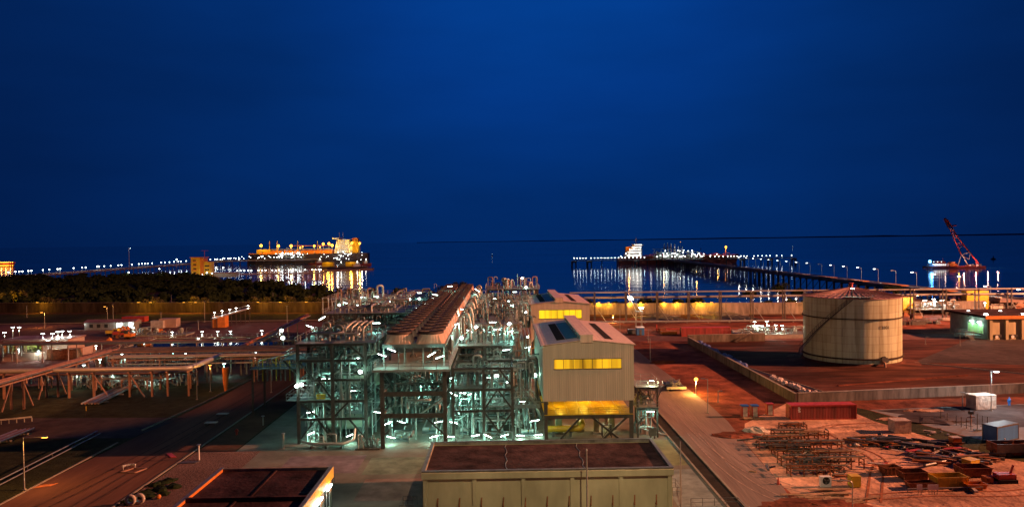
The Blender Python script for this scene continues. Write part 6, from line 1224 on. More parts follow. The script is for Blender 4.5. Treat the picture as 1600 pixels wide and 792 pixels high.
for i in range(2600):
    x=q.uniform(-800,215); y=q.uniform(356,800)
    wy=397-(x+330)*.186+8 if x<-50 else 345
    if y<wy+4 or not inside(x,y+8) or not inside(x+9,y): continue
    if x<-740*y/FPX*1.12 : continue
    sc_=1+max(0,(y-400)/400); h=q.uniform(4.5,8.5)*(1 if x<-40 else .62)*(1 if y<480 or x>-200 else .72)
    if x>-60 and y>395: h*=.7
    if 8<x<230: h=min(h,4.6)
    crown(fm,(x,y,h*.62),3.6*sc_,3.6,h*.42,34,q,.8*sc_+.25); fm.blob((x,y,h*.5),2.7*sc_,2.7,h*.38,i,7,5,.3); cnt+=1
fm.obj('forest','leaf',base=(0,0,0),kind='stuff',label='dark belt of trees along the coast behind the boundary wall',cat='forest')
def tree(lb,x,y,h,w,seed,mat='leaf',grp=None):
    t=thing('tree',lb,'tree',(x,y,0),grp); qq=random.Random(seed); m_=MB().cone((x,y,0),(x+.2,y,h*.55),.28,.14,8)
    for k in range(5): a=qq.uniform(0,6.28); m_.cone((x+.1,y,h*qq.uniform(.3,.5)),(x+w*.6*math.cos(a),y+w*.6*math.sin(a),h*qq.uniform(.6,.85)),.1,.03,6)
    m_.obj('trunk','bark',t); c=MB()
    for k in range(9): a=qq.uniform(0,6.28); rr=qq.uniform(.1,.62)*w; crown(c,(x+rr*math.cos(a),y+rr*math.sin(a),h*qq.uniform(.5,.88)),w*.42,w*.42,h*.14,70,qq,.55)
    c.obj('crown',mat,t); return t
for i,(px,Y,h,w) in enumerate(((72,388,7.5,4),(86,389,6.5,3),(243,374,7.8,4.5),(225,376,6.4,3.5),(303,372,8,5),(318,371,7,4),(398,367,7.4,4),(415,366,7.6,4),(455,364,8.4,5),(480,363,8,5),(505,362,7.4,4))): p=aty(px,474,Y+5); tree('tree lit orange from below by the wall lamps on the left',p[0],Y+5,h,w,800+i,'leaf_lamplit','lamp lit trees behind the left wall')
for i,(px,pt,Y,w,lb) in enumerate(((1218,440,385,6,'big round tree in front of the trestle left of the tank'),(1247,450,388,4,'smaller tree between the round tree and the tank'),(1172,454,380,7,'low wide bush top behind the pipe rack left of the round tree'),(1400,446,384,7,'low tree behind the tank at its right'),(1345,449,384,5,'low tree top over the tank roof at its right'),(715,440,425,7,'dark tall tree behind the far end of the fans'),(700,444,430,8,'dark tree left of the far end of the fans'))):
    p=aty(px,pt,Y); tree(lb,p[0],Y,p[2],w,850+i)
for i,(px,py) in enumerate(((2,456),(20,454),(36,452))): p=aty(px,py,430); tree('tree lit orange at the left frame edge above the wall',p[0],430,p[2],3,880+i,'leaf_lamplit','trees lit at the left frame edge')
light((aty(15,460,424)[0],424,5),AMB,4200,.4)
# ================================================================== SEA: JETTIES, SHIPS, CRANE BARGE
SEA = -5.0
_light0 = light
def light(loc, col, power, r=.15, **k): return _light0(loc, col, power*.06, r, **k)
M('jetty_deck', (.30,.21,.18), .8, 0, .3, .1); M('pile', (.12,.09,.08), .8, 0, .3, .2)
# ---- right jetty trestle
def jx(Y): return 233.5+(Y-330)*.0075
t = thing('jetty_trestle', 'long pile trestle with orange lit pipes running out to the right hand berth', 'jetty', (jx(330),335,0))
MB().prism([(jx(336)-5,336),(jx(336)+7,336),(jx(1110)+7,1110),(jx(1110)-5,1110)],2.6,3.6).obj('roadway','jetty_deck',t)
for s_ in (-4.6,6.6): MB().beam((jx(336)+s_,336,4.1),(jx(1110)+s_,1110,4.1),.3,.9).obj('parapet','jetty_deck',t)
for k,(dx,r) in enumerate(((-4,.5),(-2.8,.35),(-1.8,.6))): MB().tube([(jx(340)+dx,340,4.4),(jx(1100)+dx,1100,4.4)],r,7).obj('pipe',('pipe_rust','insul','insul')[k],t)
for k in range(64):
    Y = 342+12*k; p = MB()
    for dx in (-4,1,6): p.cone((jx(Y)+dx,Y,SEA-2),(jx(Y)+dx,Y,2.6),.45,.45,6)
    p.beam((jx(Y)-5,Y,2.2),(jx(Y)+7,Y,2.2),.9,.8)
    p.beam((jx(Y)-4,Y,SEA+.5),(jx(Y)+1,Y,2),.3); p.obj('pile_bent','pile',t)
for k in range(14): Y=375+46*k; MB().box(jx(Y)-5,jx(Y)-.5,Y,Y+22,5.0,5.25).obj('orange_lit_dash','orange_paint',t)  # orange lamp light along the pipes put in as coloured strips
# lamp posts along it
def jetty_post():
    t = thing('jetty_lamp', 'tall lamp post with one arm, lit, along the right trestle', 'lamp post', (0,0,0), 'lamp posts along the right jetty trestle')
    MB().cone((0,0,0),(0,0,9),.13,.08,6).obj('pole','steel_pale',t); MB().beam((0,0,8.9),(-2.4,0,9.3),.12).obj('arm','steel_pale',t); MB().box(-3.2,-2.1,-.3,.3,9.25,9.4).obj('lamp_head','steel_grey',t); MB().box(-3.2,-2.1,-.3,.3,9.05,9.247).obj('lens','jet_lamp',t)
    return t
jp = jetty_post(); DARK = (9,14)
HX = [1590,1538,1497,1459,1424,1392,1365,1339,1317,1297,1278,1260,1243,1228,1214,1200,1188,1176,1165,1154]; HY=[441,436,433,430,427,424,421.5,419,417.5,415.5,414,412.5,411,409.5,408.5,407,406,405,404,403]
for i,(px,py) in enumerate(zip(HX,HY)):
    Y = 322+24.5*i; x = aty(px,py,Y)[0]+3; z0 = aty(px,py,Y)[2]-9.2; z0 = 3.6 if i > 1 else 0.3
    c = jp if i == 0 else copy_tree(jp); c.location = (x,Y,z0); BASE[c.name] = Vector((x,Y,z0))
    if i in (5,10):
        c['label'] = 'unlit lamp post between lit ones on the right trestle, '+('nearer' if i==5 else 'farther'); 
        for ch in c.children:
            if ch.name.startswith('lens'): ch.data = ch.data.copy(); ch.data.materials[0] = MATS['steel_pale']
    else: light((x-2.7,Y-.2,z0+8.4), (1,.86,.72), 5000+9*Y, .4, parent=c)
def lamp_globe(lb, grp, cat='lamp', mat='jet_lamp', h=3.2, s=.55):
    t = thing('walkway_lamp', lb, cat, (0,0,0), grp); MB().cone((0,0,0),(0,0,h),.12,.1,5).obj('pole','steel_pale',t); MB().lathe([(.02,h),(s,h+.35*s),(s,h+1.1*s),(.02,h+1.5*s)],(0,0,0),8).obj('globe',mat,t); return t
# ---- berth head with walkways and dolphins
YB_=1085
def walkway(lb, x0, x1, y, z, w=2.6):
    t = thing('mooring_walkway', lb, 'walkway', ((x0+x1)/2,y,SEA)); MB().box(x0,x1,y-w/2,y+w/2,z-.8,z).obj('walkway_deck','steel_pale',t)
    f = MB().tube([(x0,y-w/2,z+1.2),(x1,y-w/2,z+1.2)],.1,4); f.obj('handrail','galv',t); n=max(2,int((x1-x0)/22))
    for k in range(n+1): x=x0+(x1-x0)*k/n; MB().cone((x,y,SEA-2),(x,y,z-.8),.7,.7,8).obj('pile','pile',t)
    return t
def dolphin(lb, x, y, z=2.4, w=7):
    t = thing('mooring_dolphin', lb, 'dolphin', (x,y,SEA)); MB().box(x-w/2,x+w/2,y-w/2,y+w/2,z-2.2,z).obj('cap','concrete',t)
    for a in (-.35,.35):
        for b_ in (-.35,.35): MB().cone((x+a*w*1.2,y+b_*w,SEA-2),(x+a*w,y+b_*w,z-2.2),.7,.7,7).obj('pile','pile',t)
    return t
xa,xb = aty(893,406,YB_)[0], aty(1035,406,YB_)[0]; xc,xd = aty(1135,402,YB_)[0], aty(1243,402,YB_)[0]
walkway('mooring walkway with a row of lamps left of the right hand berth', xa, xb, YB_, 3.0); walkway('mooring walkway with a row of lamps right of the right hand berth', xc, xd, YB_, 3.0)
for lb,px in (('end mooring dolphin at the left tip of the berth walkway',897),('second mooring dolphin from the left',921),('mooring dolphin before the red tanker stern',995),('mooring dolphin right of the berth platform',1160),('mooring dolphin in the middle of the right walkway',1203),('end mooring dolphin at the right tip of the berth walkway',1240)): dolphin(lb, aty(px,406,YB_-4)[0], YB_-4)
lgp = None
def place_lamp(px, py, Y, proto, zbase, pw, col=COOL, lightit=True):
    p = aty(px, py, Y); c = copy_tree(proto, (p[0],Y,zbase))
    if lightit: light((p[0],Y-1.2,zbase+2.4), col, pw, .5, parent=c)
    return c
pl = lamp_globe('small white lamp in the row along the left walkway of the right hand berth','lamps on the left walkway of the right berth')
pr_ = lamp_globe('small white lamp in the row along the right walkway of the right hand berth','lamps on the right walkway of the right berth')
for px in (897,902,906.5,911,915.5,923.5,929,934,939.5,945,950,955.5,961,966.5,972,977,983,989,995,1001,1007): place_lamp(px,402,YB_,pl,3.0,1000)
for px in (1110,1117,1123,1130,1137,1142,1147,1152,1157.5,1162.5,1167,1178,1184.5,1191,1197.5,1203,1213.5,1221.5,1237): place_lamp(px,400,YB_,pr_,3.0,1000)
# platform and loading arms
x0,x1 = aty(1022,400,YB_)[0], aty(1100,400,YB_)[0]
t = thing('loading_platform', 'lamp covered loading platform at the head of the right trestle', 'platform', ((x0+x1)/2,YB_+8,SEA))
MB().box(x0,x1,YB_+3,YB_+30,1.8,3.6).obj('platform_deck','concrete',t)
for k in range(8):
    x=x0+(x1-x0)*(k+.5)/8; MB().cone((x,YB_+5,SEA-2),(x,YB_+5,1.8),.9,.9,8).obj('pile','pile',t)
fr = (x0+2, x0+40)
for z in (8,13,18):
    MB().box(x0+2,x0+34,YB_+8,YB_+22,z,z+.5).obj('deck','grating',t)
    if z<18: MB().box(x0+38,x1-4,YB_+8,YB_+22,z,z+.5).obj('deck','grating',t)
for x in (x0+2,x0+12,x0+23,x0+34,x0+40,x0+55,x1-4): MB().beam((x,YB_+8,3.6),(x,YB_+8,18 if x<x0+36 else 13.4),.7).obj('column','steel_pale',t)
q=random.Random(7)
for i in range(24): x=q.uniform(x0+3,x1-5); y=q.uniform(YB_+6,YB_+20); h=q.uniform(6,16); MB().pipe([(x,y,3.6),(x,y,h),(x+q.uniform(-6,6),y,h),(x+q.uniform(-6,6),y-1,4)],q.choice((.4,.6,.3)),6).obj('pipe',q.choice(('insul','steel_pale')),t)
for k,px in enumerate((1038,1043,1048,1054,1060,1066)):
    p=aty(px,385,YB_+12); g=thing('marine_loader','tall white loading arm on the berth platform, %s from the left'%('first','second','third','fourth','fifth','sixth')[k],'loading arm',(p[0],YB_+12,3.6)); h=(27,28,27,26,22,22)[k]
    MB().cone((p[0],YB_+12,3.6),(p[0],YB_+12,h-6),.9,.6,8).obj('riser','ship_white',g); MB().beam((p[0]-.6,YB_+12,h-7),(p[0]+.4,YB_+13,h),.8).obj('inboard_arm','ship_white',g); MB().beam((p[0]+.4,YB_+13,h),(p[0]+2.4,YB_+16,11),.6).obj('outboard_arm','ship_white',g); MB().box(p[0]-1.6,p[0]-.4,YB_+11.4,YB_+12.6,h-9,h-6.5).obj('counterweight','steel_grey',g)
pd = lamp_globe('white lamp in the bright cluster on the berth platform','lamps on the berth platform')
for i in range(46):
    px=q.uniform(1025,1102); py=q.choice((391,396,399,401,404))+q.uniform(-1.5,1.5); p=aty(px,py,YB_+q.uniform(2.0,5.5)); place_lamp(px,py,p[1],pd,max(3.6,p[2]-3.6),2600,(.85,1,.9),i%2==0)
p=aty(1063,378,YB_+10); post_lamp('tall mast with orange lamp behind the loading arms',p[0],YB_+10,p[2]-3.6,3.6,'jet_warm',SOD,26000,0,'mast_lamp',None,.3,3.2)
p=aty(1134,387,YB_+45); 
# ---- red tanker behind the berth
def hull(t, x0, x1, y, beam, zd, mat, bow=1, boot='hull_red', sheer=2.5):
    n=26; m=MB(); vs=[]
    for i in range(n+1):
        u=i/n; x=x0+(x1-x0)*u; v=u if bow>0 else 1-u
        w=beam/2*min(1, .55+6*v if v<.075 else 1)*(1 if v<.82 else max(.04,1-((v-.82)/.18)**1.8)); z=zd+sheer*max(0,(v-.8)/.2)**2
        xo=x+(bow*4*max(0,(v-.85)/.15))
        vs+=[(x,y-w*.82,SEA-1),(xo,y-w,z),(xo,y+w,z),(x,y+w*.82,SEA-1)]
    m._add(vs,[(4*i+j,4*i+4+j,4*i+4+(j+1)%4,4*i+(j+1)%4) for i in range(n) for j in range(4)]); m._add(vs[:4],[(0,1,2,3)]); m._add(vs[-4:],[(3,2,1,0)])
    return m.obj('hull',mat,t)
xs,xe = aty(965,400,1135)[0], aty(1150,400,1135)[0]
t = thing('tanker', 'red decked tanker with white bridge and orange funnel behind the right hand berth', 'ship', ((xs+xe)/2,1135,SEA)); hull(t,xs,xe,1135,30,6.5,'hull_red',1)
MB().box(xs+32,xe-24,1124,1146,6.6,7.4).obj('cargo_deck','ship_deck',t)
for k in range(7): x=xs+48+19*k; MB().tube([(x,1126,7.4),(x,1126,10.4),(x+9,1126,10.4),(x+9,1126,7.4)],.5,6).obj('deck_pipe','red_paint',t)
MB().tube([(xs+40,1124.5,8.8),(xe-22,1124.5,8.8)],.6,6).obj('deck_pipe','red_paint',t)
a0=aty(976,400,1135)[0]; a1=aty(1001,400,1135)[0]
for k,(f0,f1,z0,z1) in enumerate(((0,1,6.6,11.5),(.08,1,11.6,15.2),(.2,1,15.3,19),(.36,.98,19.1,22.6),(.5,1.06,22.7,26.2))):
    b_=MB().box(a0+(a1-a0)*f0,a0+(a1-a0)*f1,1123+k*.6,1147-k*.6,z0,z1).obj('superstructure','ship_white',t)
    w=MB().box(a0+(a1-a0)*(f0+.06),a0+(a1-a0)*(f1-.06),1122.93+k*.6,1122.98+k*.6,z0+1.6,z0+2.6).obj('window_row','ship_win',b_)
MB().box(a0+1,a0+8,1131,1139,11.6,22).obj('funnel','orange_paint',t); MB().cone((a0+(a1-a0)*.72,1135,26.3),(a0+(a1-a0)*.72,1135,37),.7,.35,7).beam((a0+(a1-a0)*.72-3,1135,31),(a0+(a1-a0)*.72+3,1135,31),.5).obj('mast','ship_white',t)
light((a0+4,1121,24),SOD,60000,1); light(((a0+a1)/2+3,1112,16),(1,.85,.75),9000,1.2); light((a1+12,1116,16),(1,.9,.85),7000,1.2); light((xs+70,1128,17),SOD,90000,1); light((xs+120,1128,17),SOD,90000,1); light((xe-30,1128,16),SOD,80000,1)
p=aty(1134,388,1135); MB().cone((p[0],1135,8),(p[0],1135,p[2]+1),.6,.4,7).obj('foremast','orange_paint',t); MB().blob((p[0],1134.2,p[2]+2.2),1.6,1.2,1.4,1,10,6,.03).obj('foremast_lamp','jet_warm',t); light((p[0],1132,p[2]),SOD,110000,1,parent=t)
pt = lamp_globe('small lamp on the deck of the red tanker','lamps on the red tanker',h=1.5)
for px,py in ((970,400),(978,396),(983,398),(989,394),(994,399),(1000,397),(985,403),(992,403),(1090,397),(1100,400),(1110,399),(1120,397),(990,388),(984,390),(1001,386)): p=aty(px,py,1121); place_lamp(px,py,1121,pt,p[2]-2,0,COOL,False)
# ---- lamp helper for left side
# ---- left harbour: LNG carrier
Y0=1440; xl,xr = aty(384,405,Y0)[0], aty(578,405,Y0)[0]
t = thing('gas_carrier', 'large gas carrier ablaze with yellow deck lamps at the left berth', 'ship', ((xl+xr)/2,Y0,SEA)); hull(t,xr-2,xl+2,Y0,40,13.5,'hull_dark',1,sheer=1.5)
ya=Y0-20
b0=aty(404,390,ya)[0]; b1=aty(518,390,ya)[0]
MB().extr([(b0,ya+2,13.6),(b0,Y0+18,13.6),(b0,Y0+10,20.5),(b0,ya+10,20.5)],(b1-b0,0,0)).obj('tank_trunk','orange_paint',t)
MB().box(aty(386,395,ya)[0],aty(402,395,ya)[0],ya+8,Y0+12,13.6,15.6).obj('forecastle','orange_paint',t)
MB().box(b0-6,b0+20,ya+6,Y0+8,13.6,23).obj('trunk_house','yellow_paint',t)
c0=aty(522,380,ya)[0]; c1=aty(547,380,ya)[0]; c2=aty(556,380,ya)[0]
for k in range(6): 
    z=14+4.4*k; b_=MB().box(c0+k*.8,c1-(k>3)*3,ya+2+k*.4,Y0+16,z,z+4.2).obj('superstructure','ship_white',t); w=MB()
    for j in range(8): xx=c0+2+k*.8+(c1-c0-6)*j/7; w.box(xx-.7,xx+.7,ya+1.85+k*.4,ya+1.95+k*.4,z+1.2,z+2.6)
    w.obj('window_row','glass',b_)
MB().box(c0-3,c0+8,ya-3,Y0+21,40.6,44).obj('wheelhouse','ship_white',t); MB().box(c1+1,c2+3,Y0-9,Y0+9,14,38).obj('funnel','yellow_paint',t); MB().box(c1+2,c2+1,Y0-8,Y0+8,38.1,43).obj('funnel_cap','orange_paint',t)
for dx in (6,13): MB().cone((c0+dx,Y0,44),(c0+dx,Y0,54),.7,.4,6).obj('mast','ship_white',t)
for k,px in enumerate((421,433,465,496,541)): p=aty(px,378,Y0-8); MB().cone((p[0],Y0-8,20),(p[0],Y0-8,p[2]+2),.9,.6,7).obj('vent_mast','yellow_paint',t)
MB().beam((b0+60,Y0-6,29),(b1,Y0-6,29),1.2,1.2).obj('catwalk','orange_paint',t); MB().tube([(b0+10,ya+12,22.5),(b1,ya+12,22.5)],.8,6).obj('deck_pipe','insul',t)
for k,(px,py,s,pw) in enumerate(((408,385.5,2.6,117000),(435,386,2.6,103500),(455,386,2.6,103500),(469,388,1.6,54000),(491,385.5,2.0,72000),(505,382.5,2.2,76500),(514,382,2.2,76500),(519,385,2.4,76500),(473,386,1.2,0),(500,387,1.2,0),(550,381,2.2,54000),(562,381.5,2.0,90000),(549,388,1.6,60000),(526,385,1.2,0))):
    p=aty(px,py,ya-2); g=thing('deck_floodlight','big yellow floodlight on the gas carrier deck','floodlight',(p[0],ya-2,13.6),'floodlights on the gas carrier'); MB().cone((p[0],ya-2,13.6),(p[0],ya-2,p[2]),.4,.3,6).obj('post','steel_pale',g); MB().blob((p[0],ya-2,p[2]+s*.8),s,s,s,2,10,6,.02).obj('lens','jet_warm',g)
    if pw: light((p[0],ya-7,p[2]+1),(1,.52,.07),pw*2.4,1.0,parent=g)
light(((c0+c1)/2-6,ya-18,30),(.95,1,.95),60000,1.5); light((c0+10,ya-14,17),(.95,1,.95),14000,1.2); light((c2+14,ya-16,18),(1,.75,.6),90000,1.2)
pgl=lamp_globe('small white lamp along the side of the gas carrier','lamps along the gas carrier side',h=1.2,s=.5)
for i in range(40): px=q.uniform(523,575) if i%2 else q.uniform(430,575); py=q.uniform(393,406) if px>520 else q.uniform(396,402); p=aty(px,py,ya-6); place_lamp(px,py,ya-6,pgl,p[2]-1.5,0,COOL,False)
# berth trestle on the left, all the way along
def jy(Y): return -548+ (Y-780)*.012
t = thing('jetty_trestle', 'long lamp lined trestle running out behind the trees to the left berth', 'jetty', (jy(780),780,SEA))
MB().prism([(jy(700)-4,700),(jy(700)+4,700),(jy(1500)+4,1500),(jy(1500)-4,1500)],-.4,.8).obj('roadway','jetty_deck',t)
MB().tube([(jy(700)-2,700,1.5),(jy(1500)-2,1500,1.5)],.5,6).obj('pipe','pipe_rust',t)
for k in range(31): Y=715+25.2*k; MB().cone((jy(Y)-3,Y,SEA-2),(jy(Y)-3,Y,-.4),.6,.6,6).cone((jy(Y)+3,Y,SEA-2),(jy(Y)+3,Y,-.4),.6,.6,6).beam((jy(Y)-4,Y,-.8),(jy(Y)+4,Y,-.8),.8).obj('pile_bent','pile',t)
pz=lamp_globe('white lamp in the long row on the left trestle','lamps along the left trestle',h=5,s=.7)
pt_l=[(13,424),(24,429),(30,428),(35,425.5),(44,427.5),(49,427.5),(67,425),(77,425),(90,424.5),(94,424.5),(115,423),(128,421.5),(134,423.5),(152,420.5),(155,420.5),(163,419.5),(173,419),(185,418.5),(190,418.5),(206,417),(217,416),(222,415.5),(227,415),(231,415),(238,414.5),(252,414.3),(258,414),(265,413),(272,412.5),(279,412),(283,411.5),(291,411.5),(329,409),(336,407.5),(340,407.5)]
for px,py in pt_l:
    lo, hi = 500, 2500
    for _ in range(40):
        Y = (lo+hi)/2
        if aty(px, 420, Y)[0] < jy(Y)+3: hi = Y
        else: lo = Y
    c=copy_tree(pz,(jy(Y)+3,Y,.8)); light((jy(Y)+4,Y-1,4.6),COOL,7000,.6,parent=c)
t = thing('berth_platform', 'lamp strewn loading platform alongside the gas carrier', 'platform', (aty(450,400,1395)[0],1395,SEA))
px0,px1=aty(340,402,1395)[0],aty(500,402,1395)[0]
MB().box(px0,px1,1385,1405,1.5,4).obj('platform_deck','concrete',t); MB().box(aty(432,400,1395)[0],aty(476,400,1395)[0],1388,1402,8,9).obj('upper_deck','grating',t)
for k in range(14): x=px0+(px1-px0)*k/13; MB().cone((x,1388,SEA-2),(x,1388,1.5),1,1,7).obj('pile','pile',t)
for k in range(7): x=aty(434+6.6*k,400,1390)[0]; MB().beam((x,1390,4),(x+1,1390,17+5*(k%3)),1.1).beam((x+1,1390,17+5*(k%3)),(x+4,1396,11),.7).obj('loading_arm','steel_pale',t)
pb=lamp_globe('white lamp in the dense row along the left berth platform','lamps along the left berth platform',h=2.2,s=.6)
for i in range(64): px=q.uniform(338,482) if i%3 else q.uniform(430,472); py=404.5-(px-338)*.035+q.uniform(-2.2,1.6)-(4 if 430<px<470 and i%3==0 else 0); p=aty(px,py,1386); place_lamp(px,py,1384+q.uniform(0,1),pb,p[2]-3,5000,COOL,i%3==0)
# inner pier with lamps, tugs
Y2=850; x0,x1=aty(360,424,Y2)[0],aty(505,422,Y2)[0]
t=thing('service_pier','low pier with a single row of lamps in the left harbour','pier',((x0+x1)/2,Y2,SEA)); MB().box(x0,x1,Y2-3,Y2+3,-1.2,.2).obj('pier_deck','jetty_deck',t)
for k in range(18): x=x0+(x1-x0)*k/17; MB().cone((x,Y2-2,SEA-2),(x,Y2-2,-1.2),.5,.5,6).obj('pile','pile',t)
pq=lamp_globe('white lamp in the single row on the low service pier','lamps on the service pier',h=3,s=.55)
for px in (371,376,382,388,393,404,409.5,415,425.5,431,436,452,457,462,477,488,493,498,501): py=426-(px-371)*.034; p=aty(px,py,Y2-2); c=place_lamp(px,py,Y2-2,pq,.2,1400,COOL)
def boat(lb,px,py,L_,mat='hull_dark',cab='ship_white',name='tug_boat',lampcol='jet_lamp'):
    x,y,_=at(px,py,SEA); t=thing(name,lb,'boat',(x,y,SEA)); n=10; vs=[]; m_=MB()
    for i in range(n+1): u=i/n; w=L_*.14*(1 if u<.65 else max(.05,1-((u-.65)/.35)**2)); xx=x-L_/2+L_*u; z=SEA+2+1.4*u*u; vs+=[(xx,y-w*.8,SEA-.5),(xx+.6*u,y-w,z),(xx+.6*u,y+w,z),(xx,y+w*.8,SEA-.5)]
    m_._add(vs,[(4*i+j,4*i+4+j,4*i+4+(j+1)%4,4*i+(j+1)%4) for i in range(n) for j in range(4)]); m_._add(vs[:4],[(0,1,2,3)]); m_._add(vs[-4:],[(3,2,1,0)]); m_.obj('hull',mat,t)
    c=MB().box(x-L_*.05,x+L_*.22,y-L_*.08,y+L_*.08,SEA+2,SEA+5.2).box(x+L_*.02,x+L_*.18,y-L_*.06,y+L_*.06,SEA+5.203,SEA+8).obj('wheelhouse',cab,t); MB().box(x+L_*.03,x+L_*.17,y-L_*.06-.08,y-L_*.06-.01,SEA+6,SEA+7.2).obj('window_row','glass',c)
    MB().cone((x+L_*.1,y,SEA+8),(x+L_*.1,y,SEA+13),.25,.12,6).obj('mast','ship_white',t); MB().cone((x-L_*.12,y,SEA+2),(x-L_*.12,y,SEA+6),.8,.7,8).obj('funnel','orange_paint',t)
    MB().blob((x+L_*.1,y-.4,SEA+10),.6,.6,.6,1,8,5,.02).obj('mast_lamp',lampcol,t); light((x+L_*.1,y-3,SEA+9),(1,.9,.75),9000,.6,parent=t); return t
boat('tug moored beyond the service pier, left one',497,413,34,'hull_red'); boat('tug moored at the right end of the left harbour, under the carrier stern',555,419,36,'hull_dark','ship_white'); boat('dark tug just beyond the end of the service pier',530,420,34,'hull_dark','steel_grey'); boat('small reddish launch near the carrier stern',570,414,22,'hull_red','ship_white')
t=thing('harbour_quay','dark floating quay at the end of the service pier','quay',at(545,424,SEA)); a_=at(505,424,SEA); b_=at(582,421,SEA); MB().prism([(a_[0],a_[1]),(b_[0],b_[1]),(b_[0],b_[1]+14),(a_[0],a_[1]+14)],SEA-.5,SEA+1.6).obj('pontoon','jetty_deck',t)
for k in range(6): c=Vector(a_).lerp(Vector(b_),k/5); MB().cone((c.x,c.y+1,SEA+1.6),(c.x,c.y+1,SEA+2.6),.5,.6,7).obj('bollard','black',t)
for lb,px,py,w in (('yellow lit deckhouse on the quay under the carrier, left one',513,413.5,16),('yellow lit deckhouse on the quay under the carrier, right one',549,413.5,15)):
    x,y,_=at(px,421,SEA); y=1150; p=aty(px,py,y); t=thing('work_barge',lb,'barge',(p[0],y,SEA)); MB().box(p[0]-w*.8,p[0]+w*.8,y-5,y+5,SEA-.5,SEA+2).obj('hull','hull_dark',t); MB().box(p[0]-w*.55,p[0]+w*.55,y-3.5,y+3.5,SEA+2.003,SEA+9).obj('deckhouse','yellow_paint',t); MB().box(p[0]-w*.58,p[0]+w*.58,y-3.7,y+3.7,SEA+9.003,SEA+9.8).obj('roof','steel_dark',t); light((p[0],y-9,SEA+10),(1,.55,.05),30000,.6,parent=t)
# control tower
x,y,_=at(310,434); p0=aty(298,403,y); p1=aty(318,403,y); p2=aty(328,408,y)
t=thing('harbour_tower','orange lit harbour control tower with balconies above the dark trees','tower',(x,y,0)); zt=p0[2]
MB().box(p0[0],p1[0]-4,y,y+12,0,zt).obj('tower_block','yellow_paint',t); MB().box(p1[0]-4,p1[0],y+1,y+11,0,zt-.6).obj('tower_core','orange_paint',t); MB().box(p1[0]+.003,p2[0],y+.5,y+11,0,aty(320,409,y)[2]).obj('side_block','yellow_paint',t)
MB().box(p0[0]-.8,p1[0]+.6,y-.8,y+12.8,zt+.003,zt+.7).obj('roof','orange_paint',t)
for k in range(4): z=3.2+4.2*k; MB().box(p0[0]+2,p0[0]+6,y-1.2,y-.003,z,z+1.1).obj('balcony','orange_paint',t); w=MB().box(p0[0]+2.4,p0[0]+5.4,y-.06,y-.003,z+1.3,z+2.6).obj('window','glass',t)
for k in range(3): z=3.4+4*k; MB().box(p1[0]+1,p2[0]-1,y+.4,y+.497,z,z+1.5).obj('window','glass',t)
MB().cone((p1[0]-1,y+5,zt+.7),(p1[0]-1,y+5,zt+7.5),.3,.2,6).beam((p1[0]-4,y+5,zt+7.2),(p1[0]+3,y+5,zt+7.2),.3).obj('radar_mast','red_paint',t)
light((p0[0]-1,y-16,16),(1,.50,.03),17000,.6); light((p0[0]+10,y-14,4),(1,.62,.08),7000,.6); light((p2[0]+3,y-12,8),(1,.5,.05),5000,.6)
t=thing('harbour_shed','low pink lit shed right of the harbour tower','building',at(345,432)); x2,y2,_=at(345,433); MB().box(x2-14,x2+16,y2,y2+8,0,4).obj('walls','steel_pale',t); MB().box(x2-15,x2+17,y2-1,y2+9,4.003,4.8).obj('roof','tank_roof',t)
ph=lamp_globe('white lamp near the foot of the harbour tower','lamps round the harbour tower',h=3)
for px,py in ((323,426),(331,427),(249,420),(201,425.5),(338,418),(349,418),(276,405),(290,431),(297,431),(316,429)): p=aty(px,py,755); place_lamp(px,py,755,ph,p[2]-3.4,5000,(1,.95,.8))
p=aty(205,388,1050); b_=aty(202,418,1050); post_lamp('tall dark mast with white lamp rising from the left trestle',b_[0],1050,p[2]-3.8,3.8,'jet_lamp',COOL,9000,2.0,'mast_lamp',None,.5,3.0)
p=aty(276,406,980); post_lamp('mast lamp left of the harbour tower',p[0],980,p[2]-3.8,3.8,'jet_lamp',COOL,6000,0,'mast_lamp',None,.3,2.2)
# vessel at the far left
p=aty(5,414,1500); xL=aty(-28,414,1500)[0]; xR=aty(21,412,1500)[0]
t=thing('anchored_ship','distant ship at the left frame edge outlined by orange lamps','ship',(p[0],1500,SEA)); hull(t,xL,xR,1500,22,1.5,'hull_red',1); MB().box(xL+6,xR-22,1492,1508,1.6,3.0).obj('cargo_deck','ship_deck',t); MB().box(xL+8,xL+24,1492,1508,3.003,14).obj('superstructure','ship_white',t)
pv=lamp_globe('orange lamp on the ship at the left frame edge','lamps on the ship at the left frame edge',mat='jet_warm',h=1.2,s=.9)
for px in (1,3,5,7,9,11,13,16,19.5):
    for py in (410,415): p=aty(px,py-(px-10)*.02,1487); place_lamp(px,py,1487,pv,p[2]-1.6,0,SOD,False)
for px in (2,9,16): p=aty(px,411,1482); light(p,(1,.35,.08),40000,1)
for pr0 in (pl,pr_,pd,pt,pgl,pz,pb,pq,ph,pv):
    for ch in list(pr0.children): bpy.data.objects.remove(ch)
    bpy.data.objects.remove(pr0)
